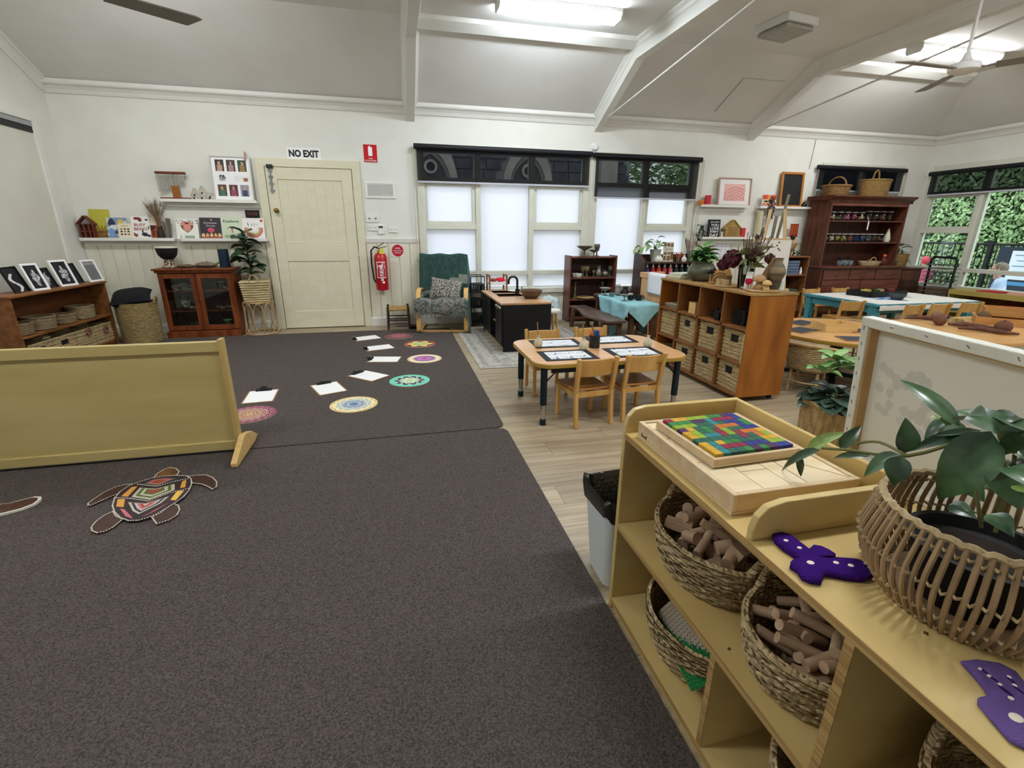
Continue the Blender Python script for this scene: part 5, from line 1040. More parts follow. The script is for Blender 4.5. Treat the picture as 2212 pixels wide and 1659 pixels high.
# ================================================================ bench and cloth-covered table
t = thing('bench', 'low rustic dark wooden bench with a wavy seat edge', 'bench', (0, 0, 0)); m_rus = mat('rustic_timber', '4f3f36', '6e5c50', (9, 1.6, 9), 4, .5); m_rusl = mat('rustic_legs', '4a2f1c', '63432a', (9, 9, 2), 4, .5); bzt = .285
b = MB(); Lp = [(2.37+.05*sin((y-5.2)*5.2+2.2), y) for y in [5.2+1.3*i/16 for i in range(17)]]; Rp = [(2.66+.02*sin((y-5.2)*4), y) for y in [6.5-1.3*i/16 for i in range(17)]]; b.prism(Lp[::-1]+Rp[::-1], bzt-.03, bzt, 'xy'); b.f = [f for f in b.f]; b.build('seat', m_rus, t, bevel=.004)
for y in (5.33, 6.36):
    b = MB(); b.box(2.40, 2.63, y-.02, y+.02, bzt-.07, bzt-.031); b.build('apron', m_rusl, t)
    for x, s in ((2.41, -1), (2.62, 1)): b = MB(); b.bar((x+s*.02, y, 0), (x, y, bzt-.031), .05, .05); b.build('leg', m_rusl, t, bevel=.004)
b = MB(); b.box(2.42, 2.61, 6.345, 6.375, .08, .11); b.build('stretcher', m_rusl, t)
tx0, tx1, ty0, ty1, tz = 2.70, 3.07, 5.2, 6.36, .47
t = thing('rustic_table', 'narrow dark wooden table under a teal cloth', 'table', (0, 0, 0)); b = MB(); b.box(tx0, tx1, ty0, ty1, tz-.035, tz); b.build('top', m_rus, t, bevel=.006)
for x in (tx0+.05, tx1-.05):
    for y, s in ((ty0+.09, -1), (ty1-.09, 1)): b = MB(); b.bar((x, y+s*.05, 0), (x, y, tz-.036), .06, .05); b.build('leg', m_rusl, t, bevel=.004)
for y, s in ((ty0+.09, -1), (ty1-.09, 1)): b = MB(); b.box(tx0+.05, tx1-.05, y+s*.02-.018, y+s*.02+.018, .2, .235); b.build('stretcher', m_rusl, t)
b = MB(); b.box((tx0+tx1)/2-.02, (tx0+tx1)/2+.02, ty0+.1, ty1-.1, .2, .235); b.build('long_stretcher', m_rusl, t)
# cloth laid diagonally: corners hang over the long sides and the end
def cloth_drape(cx, cy, half, rot, X0, X1, Y0, Y1, z, n=44):
    P = []
    for j in range(n+1):
        for i in range(n+1):
            a = (i/n-.5)*2*half; c = (j/n-.5)*2*half; x = cx+a*cos(rot)-c*sin(rot); y = cy+a*sin(rot)+c*cos(rot)
            ox = max(X0-.006-x, x-X1-.006, 0); oy = max(Y0-.006-y, y-Y1-.006, 0); d = hypot(ox, oy)
            xx = min(max(x, X0-.006), X1+.006); yy_ = min(max(y, Y0-.006), Y1+.006)
            if ox > 0: xx += (1 if x > X1 else -1)*(.015+.02*sin(y*16)*min(1, d*8)+.03*d)
            if oy > 0: yy_ += (1 if y > Y1 else -1)*(.015+.02*sin(x*16)*min(1, d*8)+.03*d)
            P.append((xx, yy_, z+.004-d*.97+(.0015*sin(x*40)*sin(y*33) if d == 0 else 0)))
    return P
n_ = 44; P = cloth_drape((tx0+tx1)/2-.02, 5.62, .50, radians(45), tx0, tx1, ty0, ty1, tz, n_); t = thing('teal_cloth', 'sheer teal cloth laid diagonally over the narrow dark table', 'tablecloth', (0, 0, 0)); colored_grid('cloth', P, [((140, 188, 194) if noise2(k % n_//2, k//n_//2, 7) > .5 else (148, 196, 202)) for k in range(n_*n_)], n_, n_, t)
zc = tz+.0075; m_dkp = mat('dark_pottery', '1c1817', '2a2422', (9, 9, 9), 2, .3); m_gry = mat('grey_stoneware', '6f6d68', '8d8a83', (15, 15, 15), 3, .4)
def ontab(name, lab, x, y, prof, mt, cat, s=1, extra=None):
    q = pz(*cb(x, y), zc); q.x = min(max(q.x, tx0+.05), tx1-.05); q.y = min(max(q.y, ty0+.05), ty1-.05); b = MB(); b.lathe([(r*s, h*s) for r, h in prof], 20); t = thing(name, lab, cat, (q.x, q.y, zc), -.4); b.build('body', mt, t, smooth=50)
    if extra: extra(t, s)
ontab('footed_dish', 'grey footed dish at the window end of the teal cloth', 597, 812, bowl_f, m_gry, 'dish', .78); ontab('cup', 'small grey-green cup on the teal cloth', 702, 832, cup, mat('celadon', '5f7a74', rough=.35), 'cup', 1.0); ontab('pitcher', 'grey pottery jug on the teal cloth', 790, 815, pitcher, m_gry, 'jug', .9, hdl(.04, .07, .03))
ontab('pitcher', 'round glossy black jug on the teal cloth', 898, 818, [(r*1.25, h*.85) for r, h in pitcher], m_dkp, 'jug', .95, hdl(.05, .07, .03)); ontab('footed_dish', 'patterned grey footed bowl among the black cups', 890, 895, [(r*.62, h*.6) for r, h in bowl_f], m_gry, 'dish', 1.0)
ontab('cup', 'black cup between the footed bowl and another black cup', 978, 882, cup, m_dkp, 'cup', 1.15, hdl(.034, .03, .018)); ontab('cup', 'larger black cup with a handle on the teal cloth', 1098, 890, cup, m_dkp, 'cup', 1.3, hdl(.034, .03, .018)); ontab('shallow_bowl', 'dark green shallow bowl behind the large black cup', 1150, 862, [(0, 0), (.04, 0), (.08, .03), (.075, .033), (.03, .01), (0, .01)], mat('dark_green_glaze', '3c443c', rough=.3), 'bowl', 1.0); ontab('cup', 'pale cup behind the black pottery on the teal cloth', 1010, 835, cup, m_crm, 'cup', .9)

# ================================================================ children's table and chairs
TZ = .455
t = thing('activity_table', "child's rounded beech table with dark adjustable legs", 'table', (0, 0, 0)); ax0, ax1, ay0, ay1, rr = .865, 2.02, 2.90, 3.69, .13
def rrect(x0, x1, y0, y1, r, n=7): return [(cx+r*cos(a), cy+r*sin(a)) for cx, cy, a0 in ((x1-r, y0+r, -pi/2), (x1-r, y1-r, 0), (x0+r, y1-r, pi/2), (x0+r, y0+r, pi)) for a in [a0+pi/2*i/n for i in range(n+1)]]
b = MB(); b.prism(rrect(ax0, ax1, ay0, ay1, rr), TZ-.003, TZ, 'xy'); b.build('top', mat('table_laminate', 'd4a06c', 'dcae7e', (2.5, 22, 22), 4, .22, spec=.5), t)
b = MB(); b.prism(rrect(ax0-.003, ax1+.003, ay0-.003, ay1+.003, rr), TZ-.03, TZ-.0031, 'xy'); b.build('edge_band', mat('ochre_edge', 'a8873a', rough=.4), t, bevel=.005)
m_tl = mat('table_leg_teal', '10202a', rough=.35); m_chr = mat('chrome', 'b9b8b2', metal=.9, rough=.2)
for x in (.935, 1.95):
    for y in (2.97, 3.6):
        lg = MB(); lg.cyl((x, y, .15), (x, y, TZ-.031), .024, n=16); lg = lg.build('leg', m_tl, t, smooth=50); b = MB(); b.cyl((x, y, .04), (x, y, .16), .019, n=14); b.build('leg_extension', m_chr, lg, smooth=50); b = MB(); b.cyl((x, y, .0), (x, y, .045), .023, n=14); b.build('foot', m_tl, lg, smooth=50)
        b = MB(); b.cyl((x, y, .3), (x+(.12 if x < 1.4 else -.12), y, TZ-.035), .005, n=6); b.build('brace', m_tl, lg)
b = MB(); b.box(1.0, 1.9, 3.0, 3.02, TZ-.09, TZ-.031); b.build('apron', m_tl, t)
def make_chair(lab, loc, rz, group, wd=.3, mt=None):
    """child's beech chair; sitter faces +y, back at -y"""
    mt = mt or m_chairw; t = thing('child_chair', lab, 'chair', loc, rz, group); h = .27; w2 = wd/2
    s = MB(); s.prism([(-w2+.015, -.11), (w2-.015, -.11), (w2, .16), (-w2, .16)], h-.018, h, 'xy'); s.build('seat', m_seat, t, bevel=.006)
    for sx_ in (-1, 1):
        b = MB(); b.bar((sx_*(w2-.012), -.15, 0), (sx_*(w2-.012), -.128, h-.02), .026, .034); b.bar((sx_*(w2-.012), -.128, h-.02), (sx_*(w2-.008), -.17, .5), .026, .034); b.build('back_leg', mt, t, bevel=.004)
        b = MB(); b.bar((sx_*(w2-.012), .14, 0), (sx_*(w2-.012), .14, h-.019), .026, .032); b.build('front_leg', mt, t, bevel=.004)
        b = MB(); b.prism([(-.12, h-.05), (-.04, h-.06), (.01, h-.05), (.06, h-.06), (.13, h-.05), (.13, h-.02), (-.12, h-.02)], sx_*(w2-.012)-.009, sx_*(w2-.012)+.009, 'yz'); b.build('side_rail', mt, t)
    b = MB(); b.add([(x*(w2-.024), -.15-.018*((z-.35)/.14)+.02*(x*x)-.008*0+dy, z) for z in (.365, .485) for dy in (-.008, .008) for x in (-1, -.5, 0, .5, 1)], [])
    F = []
    for i in range(4): F += [(i, i+1, 11+i, 10+i), (5+i, 15+i, 16+i, 6+i), (10+i, 11+i, 16+i, 15+i), (i, 5+i, 6+i, i+1)]
    F += [(0, 10, 15, 5), (4, 9, 19, 14)]; b.f = F; b.build('backrest', mt, t, bevel=.004, smooth=40)
    for ya, yb_ in ((.132, .148), (-.135, -.12)): b = MB(); b.box(-w2+.02, w2-.02, ya, yb_, h-.055, h-.02); b.build('cross_rail', mt, t)
    return t
m_seat = mat('chair_seat', 'b07a3e', 'c08c4e', (3, 22, 22), 4, .3)
make_chair('beech child chair with its back turned, beside the leg with a chrome end', (1.257, 3.02, 0), radians(7), 'chairs at the drawing table'); make_chair('beech child chair with its back turned, nearer the cube shelf', (1.64, 3.05, 0), radians(3), 'chairs at the drawing table')
make_chair('beech child chair tucked in across the table near the rug corner', (1.19, 3.72, 0), radians(178), 'chairs at the drawing table'); make_chair('beech child chair tucked in across the table near the bench', (1.66, 3.74, 0), radians(183), 'chairs at the drawing table')
def sketch(s):
    def fn(u, v):
        x = sin(u*9+s)+sin(v*13+u*7+s*2)+.6*sin((u+v)*23+s); n_ = noise2(int(u*44), int(v*30), s)
        return ((70, 72, 86) if n_ > .4 else (140, 142, 150)) if abs(x) < .17+.1*s % .2 and n_ > .2 else (226, 228, 232)
    return fn
for lab, cx_, cy_, s in (('black placemat with a white sketch sheet in front of the bottle vase', 1.155, 3.125, 1), ('black placemat with a pale sketch sheet beside the rug-side table corner', 1.195, 3.50, 2.4), ('black placemat with a densely drawn sheet at the cube shelf end', 1.67, 3.115, 3.1), ('black placemat with a sketch sheet behind the marker cup', 1.675, 3.545, 4.7)):
    t = thing('placemat', lab, 'placemat', (cx_, cy_, TZ+.0005), radians(-1.5), 'black placemats with drawings'); b = MB(); b.box(-.195, .195, -.14, .14, 0, .002); b.build('sheet', mat('black_card', '1e1d1f', rough=.7), t); printed('drawing', .3, .2, 44, 30, sketch(s), t, (0, -.1, .0026), (-pi/2, 0, 0))
for lab, x, y in (('small cream bottle with a pencil on the placemat near the rug', 757, 872), ('small cream bottle with a pencil beside the marker cup', 1160, 896), ('small cream bottle with a pencil at the cube shelf end of the table', 1735, 870)):
    q = pz(*c5(x, y), TZ); t = thing('bottle_vase', lab, 'vase', (q.x, q.y, TZ+.0032), 0, 'bottle vases holding pencils'); b = MB(); b.lathe([(r*1.0, h*.93) for r, h in bottle], 20); b.build('body', mat('cream_bottle', 'cfc6ac', 'c2b898', (20, 20, 20), 2, .4), t, smooth=50); b = MB(); b.cyl((0, 0, .03), (-.008, .01, .19), .004, n=6); b.build('pencil', mat('pencil_wood', 'a8744c'), t)
q = pz(*c5(1258, 872), TZ); t = thing('marker_cup', 'dark metal cup holding bright felt markers', 'cup', (q.x, q.y, TZ+.001)); b = MB(); b.lathe([(0, 0), (.042, 0), (.042, .095), (.038, .095), (.038, .008), (0, .008)], 20); b.build('cup', mat('dark_tin', '2b2a2a', '3c3a38', (30, 30, 30), 2, .3, metal=.5), t, smooth=40)
for i, (c, a, h_) in enumerate((('e8742a', 2.6, .13), ('d8602a', 3.3, .125), ('2a50b8', .3, .13), ('3a3aa0', -.6, .125), ('2f8a4a', 1.0, .125), ('2a6fc8', 1.6, .13), ('8a4a2c', 2.0, .17))): b = MB(); b.cyl((.01*cos(a), .01*sin(a), .02), (.028*cos(a), .028*sin(a), h_), .010 if h_ < .15 else .005, n=8); b.build('marker', mat('marker_'+c, c, rough=.4), t, smooth=50)

# ================================================================ plywood unit with towel, dark paint shelf
t = thing('plywood_unit', 'pale orange plywood back of a play unit behind the teal table', 'cabinet', (0, 0, 0)); m_ply = mat('orange_ply', 'c7966c', 'd3a47c', (5, 5, 2), 3, .5); X_ = 3.14
b = MB(); b.box(X_, X_+.016, 4.95, 5.86, .02, .74); b.build('back_board', m_ply, t); b = MB(); b.box(X_-.008, X_+.03, 4.95, 5.86, .735, .8); b.build('top_rail', m_ply, t, bevel=.004); b = MB(); b.box(X_, X_+.33, 5.82, 5.86, 0, .8); b.build('end_panel', m_ply, t, bevel=.004); b = MB(); b.box(X_, X_+.33, 4.95, 4.98, 0, .735); b.build('end_panel', m_ply, t); b = MB(); b.box(X_+.03, X_+.33, 4.98, 5.82, .45, .47); b.build('shelf', m_ply, t)
P = []; nn_ = 14
for j in range(nn_+1):
    f = j/nn_
    for i in range(9):
        y = 5.22+.40*i/8; P.append((X_-.014-.006*sin(i*1.3)*f if f < .9 else X_+.01+.02*(f-.9)*10, y+.02*f*(i/8-.5), .56+.248*min(1, f/.88) if f < .9 else .808+.002))
t = thing('towel', 'white towel hanging over the plywood back', 'towel', (0, 0, 0)); colored_grid('cloth', P, [(226, 226, 230)]*(8*nn_), 8, nn_, t, solid=.006)
q0 = py(1390, 600, 6.35); t = thing('paint_shelf', 'dark low shelf of paint bottles under the window', 'shelf', (0, 0, 0)); xa, xb, ya, yb_, zt_ = 4.02, 5.05, 6.40, 6.74, 0
xa = py(1392, 575, 6.40).x; zt_ = py(1450, 566.5, 6.42).z; zp = py(1405, 590, 6.42).z; xb = xa+1.0
for x in (xa, xb): b = MB(); b.prism([(6.40, 0), (6.40, zt_+.02), (6.52, zt_+.1), (6.74, zt_+.13), (6.74, 0)], x, x+.022, 'yz'); b.build('side_panel', m_dark, t)
for z in (zt_, zt_-.24, zt_-.62): b = MB(); b.box(xa+.022, xb, 6.42, 6.73, z-.02, z); b.build('shelf', m_dark, t)
b = MB(); b.box(xa+.022, xb, 6.73, 6.74, .02, zt_+.1); b.build('back_panel', m_dark, t)
m_tip = mat('nozzle_white', 'd8d8d4')
for i, (c, lab) in enumerate((('2c4a86', 'blue paint bottle on the dark shelf'), ('c02c34', 'crimson paint bottle on the dark shelf'), ('d84a2c', 'orange-red paint bottle on the dark shelf'), ('b8404c', 'rose paint bottle on the dark shelf'), ('d06a74', 'pink paint bottle on the dark shelf'), ('20342c', 'dark green paint bottle on the dark shelf'), ('2a2a34', 'navy paint bottle on the dark shelf'), ('283c30', 'dark green paint bottle beside the navy one'))):
    x = xa+.10+i*.095; t = thing('paint_bottle', lab, 'bottle', (x, 6.50, zt_-.239), 0, 'squeeze bottles of paint'); b = MB(); b.lathe([(0, 0), (.033, 0), (.035, .01), (.035, .13), (.03, .15), (.016, .165), (0, .165)], 16); b.build('body', mat('paint_'+c, c, rough=.35), t, smooth=50); b = MB(); b.lathe([(.016, .165), (.014, .18), (.004, .225), (0, .225)], 12); b.build('nozzle', m_tip, t, smooth=50)
def plant(name, lab, loc, n, L, W, mt, H, spread, seed, up=.6, tip=1.6, droop=.3, label_cat='plant', group=None, zl=0., stems=True, base=.6, outer=0):
    t = thing(name, lab, label_cat, loc, 0, group); me = leaf_mesh('leaf', mt, L, W, droop, .2, tip, 7, base); R = random.Random(seed); sb = MB()
    for i in range(n):
        a = i*2.4+R.uniform(-.3, .3); f = sqrt((i+.5)/n); el = up*(1-f)+R.uniform(-.15, .25); r0 = spread*f*R.uniform(.7, 1.0); z = zl+H*(1-.75*f)*R.uniform(.85, 1.1); p = (r0*cos(a)*.55, r0*sin(a)*.55, z); o = link('leaf', me, t, p, (R.uniform(-.3, .3), -el, a)); s = R.uniform(.75, 1.15); o.scale = (s, s, s)
        if stems: sb.tube([(0, 0, 0), (p[0]*.4, p[1]*.4, z*.6), p], [.004, .003, .002], 4)
    if stems: sb.build('stems', mat('leaf_stems', '52602f'), t)
    return t
def pot(name, lab, loc, prof, mt, soilr, soilz, cat='pot', s=1):
    t = thing(name, lab, cat, loc); b = MB(); b.lathe([(r*s, h*s) for r, h in prof], 28); b.build('body', mt, t, smooth=45); b = MB(); b.lathe([(0, soilz*s), (soilr*s, soilz*s)], 20); b.build('soil', m_soil, t); return t
zs = zt_+.001; q = py(1414, 566, 6.56)
pot('white_pot', 'pale ribbed pot at the end of the dark paint shelf', (q.x, 6.56, zs), [(0, 0), (.055, 0), (.085, .17), (.09, .175), (.08, .175), (.075, .16)], mat('pale_pot', 'b9bcae', rough=.5), .075, .16)
t = plant('trailing_pothos', 'pale green trailing plant against the bright window', (q.x, 6.56, zs+.16), 13, .13, .075, mat('pothos_leaf', '7a9a50', 'a3bd78', (14, 14, 14), 3, .4, vary=.15), .2, .22, 8, .3, 1.4, .5)
b = MB(); b.tube([(0, 0, .02), (-.12, -.01, .08), (-.22, -.01, .02), (-.28, -.01, .06)], .004, 5); b.build('runner', mat('runner_stem', '6f8a4c'), t)
me = [c for c in t.children if c.name.startswith('leaf')][0].data
for i, (x, z, r) in enumerate(((-.26, .06, 2.8), (-.3, .02, 3.6), (-.22, .05, 4.0), (-.2, .02, 2.2), (.16, .1, .3))): link('leaf', me, t, (x, -.01, z), (.4, .3, r))
for lab, u in (('white bud vase next to the pale pot', 1418), ('white bud vase between the pale pot and the notice card', 1424), ('white bud vase beside the brush jar', 1475)):
    q = py(u, 566, 6.5); b = MB(); b.lathe([(r*1.15, h*1.05) for r, h in bottle], 18); t = thing('bud_vase', lab, 'vase', (q.x, 6.48, zs), 0, 'white bud vases'); b.build('body', mat('white_porcelain', 'e6e2d8', rough=.3), t, smooth=50)
q = py(1444, 566, 6.5); t = thing('notice_card', 'cream card with small brown photos standing on the paint shelf', 'card', (q.x, 6.52, zs)); 
def card(u, v):
    for (x0, x1_, y0_, y1_) in ((.08, .3, .78, .95), (.38, .62, .78, .95), (.7, .95, .76, .95), (.08, .38, .36, .5), (.45, .65, .36, .5), (.7, .98, .12, .5), (.06, .3, .08, .3), (.36, .66, .06, .3)):
        if x0 < u < x1_ and y0_ < v < y1_: return (110, 78, 56) if noise2(int(u*24), int(v*36), 2) > .4 else (160, 124, 92)
    if .58 < v < .68 and .15 < u < .9 and noise2(int(u*24), int(v*36), 5) > .45: return (150, 140, 120)
    return (218, 210, 190)
b = MB(); b.box(-.085, .085, .001, .004, 0, .28); b.build('sheet', m_white, t, (0, 0, 0), (-.08, 0, 0)); printed('print', .17, .28, 24, 36, card, t, (0, 0, 0), (-.08, 0, 0))
def sticks_jar(name, lab, loc, h, r, cols, n, sp, sh, cat='jar', seed=2, body=None):
    t = thing(name, lab, cat, loc); b = MB(); b.lathe([(0, 0), (r, 0), (r*1.02, h*.1), (r, h), (r*.92, h), (r*.9, .01), (0, .008)], 16); b.build('jar', body or m_jar, t, smooth=50); R = random.Random(seed)
    for i in range(n):
        a = R.uniform(0, 6.28); f = R.uniform(.3, 1); b = MB(); e = (sp*f*cos(a), sp*f*sin(a), sh*R.uniform(.8, 1)); b.tube([(r*.4*cos(a+2), r*.4*sin(a+2), .01), e, (e[0]*1.08, e[1]*1.08, e[2]+.025)], [.003, .004, .006], 5); b.build('stick', mat('stick_'+cols[i % len(cols)], cols[i % len(cols)], rough=.6), t)
q = py(1463, 566, 6.5); sticks_jar('flower_jar', 'little jar of orange flowers beside the notice card', (q.x, 6.5, zs), .06, .03, ['b8583a', 'c87a4a', '6b5a3c'], 14, .06, .12)
q = py(1487, 566, 6.5); sticks_jar('brush_jar', 'tall jar of paintbrushes behind the green pot', (q.x, 6.5, zs), .17, .045, ['8a6a5a', '5a4038', 'c8b8a8', '3c3434', 'b89a88'], 20, .08, .32)

# ================================================================ orange cube shelf
ox, oxb, oy0, oy1, oz = 2.58, 2.98, 3.06, 4.37, .868
t = thing('cube_shelf', 'orange-stained pine cube shelf on castors with woven boxes', 'cube shelf', (0, 0, 0)); cw = (oy1-oy0)/4; zr = [.06, .322, .592, oz-.02]; m_oi = mat('cube_inside', '744822', '8e5c32', (2, 9, 9), 3, .45); m_of = mat('cube_top', '8f6a3c', 'a8844e', (9, 2, 9), 4, .5)
b = MB(); b.box(ox-.004, oxb, oy0, oy0+.022, .045, oz-.02); b.build('side_panel', m_orange, t, bevel=.003); b = MB(); b.box(ox, oxb, oy1-.022, oy1, .045, oz-.02); b.build('side_panel', m_orange, t)
b = MB(); b.box(ox-.008, oxb+.004, oy0-.004, oy1+.004, oz-.02, oz); b.build('top_board', m_of, t, bevel=.003)
for i in range(1, 4): b = MB(); b.box(ox, oxb-.008, oy0+cw*i-.009, oy0+cw*i+.009, .06, oz-.02); b.build('divider', m_oi, t)
for z in zr[:3]:
    b = MB(); b.box(ox, oxb-.008, oy0+.022, oy1-.022, z-.018, z); b.build('shelf', m_oi, t)
b = MB(); b.box(oxb-.008, oxb, oy0+.022, oy1-.022, .045, oz-.02); b.build('back_panel', m_oi, t)
for x in (ox+.05, oxb-.05):
    for y in (oy0+.06, oy1-.06): b = MB(); b.cyl((x-.01, y, .022), (x+.01, y, .022), .022, n=14); b.build('castor', m_blackm, t)
rn = ['nearest the painted end', 'second from the painted end', 'third from the painted end', 'furthest from the painted end']
for r_, z in ((1, zr[1]), (0, zr[0])):
    for i in range(4):
        yc_ = oy0+cw*(i+.5); h_ = .235 if not (r_ == 0 and i == 3) else .13
        basket_box('cube_basket', 'woven cube basket in the %s row, %s' % ('middle' if r_ else 'bottom', rn[i]), (ox+.165+.006*((i*3+r_) % 3), yc_, z+.001), -pi/2+radians(3*((i+r_) % 3-1)), cw-.065, .29, h_, 'woven baskets in the cube shelf', not (r_ == 1 and i == 3), m_sea, rows=15)
t = thing('paper_sheet', 'pale green card slid beside a woven cube basket', 'card', (0, 0, 0)); b = MB(); b.box(ox-.004, ox+.25, oy0+.026, oy0+.03, zr[1]+.001, zr[1]+.23); b.build('sheet', mat('pale_green_card', 'd4dcc8', rough=.7), t)
zt3 = zr[2]+.001
q = (ox+.10, oy0+cw*2.42, zt3); t = thing('pine_box', 'small pine box holding a dark tablet in the cube shelf', 'box', q); b = MB(); b.box(-.07, .07, -.05, .05, 0, .006); b.box(-.07, -.062, -.05, .05, .006, .1); b.box(.062, .07, -.05, .05, .006, .1); b.box(-.062, .062, -.05, -.042, .006, .1); b.box(-.062, .062, .042, .05, .006, .1); b.build('box', m_pine, t)
b = MB(); b.bx((0, 0, .09), (.012, .08, .17), 0, .3, 0); t = thing('tablet', 'dark tablet leaning in the small pine box', 'tablet', (ox+.11, oy0+cw*2.42, zt3+.004)); b.build('case', m_blackm, t, bevel=.004); b = MB(); b.bx((-.007, 0, .09), (.001, .068, .15), 0, .3, 0); b.build('screen', mat('tablet_screen', '3c4a50', rough=.15), t)
t = thing('camera', 'black toy camera on the top row of the cube shelf', 'camera', (ox+.08, oy0+cw*1.33, zt3), .3); b = MB(); b.box(-.03, .03, -.05, .05, 0, .075); b.box(-.02, .02, -.02, .02, .075, .09); b.build('body', m_blackm, t, bevel=.006); b = MB(); b.cyl((-.03, 0, .04), (-.065, 0, .04), .025, n=16); b.build('lens', m_blackg, t, smooth=50)
t = thing('charger', 'small black device behind the toy camera', 'device', (ox+.12, oy0+cw*1.68, zt3)); b = MB(); b.box(-.03, .03, -.04, .04, 0, .05); b.box(-.02, .02, -.02, .02, .05, .08); b.build('body', m_blackm, t, bevel=.01)
t = thing('speaker_box', 'black box in the top cube nearest the painted end', 'box', (ox+.17, oy0+cw*.62, zt3)); b = MB(); b.box(-.1, .1, -.06, .08, 0, .12); b.build('body', m_blackm, t, bevel=.008); b = MB(); b.cyl((-.101, .01, .06), (-.104, .01, .06), .045, n=20); b.build('cone', m_blackg, t)
t = thing('paper_pile', 'untidy pile of papers in the top cube furthest from the painted end', 'papers', (ox+.14, oy0+cw*3.5, zt3))
for i in range(7): b = MB(); b.bx((0, 0, .004+.005*i), (.2, .25, .003), 0, 0, .1*sin(i*2.1)); b.build('sheet', mat('papers_%d' % (i % 2), ('b8a890', '8d8274')[i % 2], rough=.8), t)
# on top of the cube shelf
oz1 = oz+.001
t = thing('book_stack', 'stack of pale books at the window end of the cube shelf top', 'books', (2.74, oy1-.12, oz1), .1)
for i, (w_, d_, h_, c) in enumerate(((.24, .2, .016, 'b8b096'), (.23, .19, .014, 'd8d2bc'), (.2, .17, .018, 'c9cdb8'))): b = MB(); b.box(-w_/2, w_/2, -d_/2, d_/2, .0, h_); b.build('book', mat('stack_'+c, c, rough=.7), t, (0, 0, .018*i), (0, 0, .05*i))
q = pz(1502, 598, oz); pot_x, pot_y = 2.76, pz(1502, 597, oz).y
pot_y = 4.02; pot_x = 2.78
pot('glazed_pot', 'round grey-green glazed pot on the cube shelf', (pot_x, pot_y, oz1), [(0, 0), (.07, 0), (.1, .02), (.128, .07), (.125, .11), (.1, .15), (.082, .165), (.09, .18), (.083, .182), (.075, .16)], mat('olive_glaze', '4a4c3c', '63654f', (12, 12, 12), 3, .3), .075, .16)
plant('leafy_plant', 'bushy green plant in the round glazed pot', (pot_x, pot_y, oz1+.16), 54, .10, .065, mat('bushy_leaf', '3f6e34', '5f9450', (14, 14, 14), 3, .4, vary=.2), .14, .13, 5, .7, 2.0, .3)
yw = 3.72
t = thing('wooden_arch_house', 'wooden house block cut with nested rainbow arches', 'toy', (2.78, yw, oz1), -.7); m_tw = mat('toy_timber', 'a8814e', 'bd9862', (20, 20, 5), 3, .6)
b = MB(); b.prism([(-.09, 0), (.08, 0), (.08, .08), (.045, .165), (.0, .175), (-.05, .12)], -.03, .03, 'xz'); b.f = [f[::-1] for f in b.f]; b.build('block', m_tw, t, bevel=.004)
for r in (.03, .05, .07): b = MB(); b.tube([(-.01+r*cos(a), -.0305, .02+r*1.1*sin(a)) for a in [pi*i/14 for i in range(15)]], .004, 6); b.build('arch_groove', mat('groove_brown', '5a3c20'), t)
b = MB(); stone(b, (0, 0, .01), .02, 2); stone(b, (.02, .0, .018), .015, 4); stone(b, (-.018, .004, .012), .014, 6); t = tag(b.build('dried_berries', mat('dark_berry', '4a1c24', rough=.7), None, (2.78, yw, oz1+.172), smooth=60), 'dark dried berries on top of the arch house', 'ornament')
t = thing('toy_bird', 'little black and red wooden bird beside the glazed pot', 'toy', (2.72, 3.80, oz1)); b = MB(); b.cyl((0, 0, 0), (0, 0, .08), .004, n=6); b.build('perch', m_tw, t); b = MB(); b.ell((0, 0, .1), .035, .018, .022); b.ell((.035, 0, .118), .015); b.build('body', m_blackm, t, smooth=60); b = MB(); b.ell((.03, -.004, .1), .016, .014, .014); b.build('breast', mat('bird_red', 'a02c20'), t, smooth=60)
b = MB(); b.lathe([(0, 0), (.1, 0), (.105, .008), (.1, .014), (0, .014)], 28); tag(b.build('wood_slice', mat('bark_edge_slice', '9a7a4e', 'b4956a', (14, 14, 14), 3, .7), None, (2.70, 3.53, oz1), smooth=40), 'round wood slice holding small timber blocks', 'wood slice')
for lab, x, y, r, h_, c in (('pale log block on the wood slice by the arch house', -.045, .04, .028, .045, 'b59c74'), ('pale log block on the wood slice beside the brown peg', -.05, -.04, .03, .045, 'b09568'), ('brown upright log block on the wood slice', .01, .01, .028, .075, '7a5a3a')): b = MB(); b.lathe([(0, 0), (r, 0), (r, h_), (0, h_)], 16); tag(b.build('log_block', mat('log_'+c, c, rough=.75), None, (2.70+x, 3.53+y, oz1+.0145), smooth=40), lab, 'block', 'timber blocks on the wood slice')
t = thing('glass_vase', 'square glass vase of water and dark stems on the cube shelf', 'vase', (2.76, 3.40, oz1)); b = MB(); b.lathe([(0, .006), (.05, .006), (.052, .02), (.062, .19), (.058, .19), (.048, .02), (0, .014)], 20); b.build('glass', glass_mat('vase_glass', (.86, .9, .88), .95), t, smooth=50); b = MB(); b.lathe([(0, .016), (.046, .016), (.052, .11), (0, .11)], 16); b.build('water', mat('murky_water', '3a3428', rough=.1), t, smooth=50)
t = thing('dried_hydrangea', 'dried dark red hydrangea and green leaves in the glass vase', 'flowers', (2.76, 3.40, oz1+.03)); R = random.Random(6); b = MB()
for k in range(12): a = R.uniform(0, 6.28); b.tube([(.02*cos(a), .02*sin(a), 0), (.05*cos(a), .05*sin(a), .16), (.12*cos(a), .12*sin(a), .26)], .004, 5)
b.build('stems', mat('dry_stem', '4c3c28'), t)
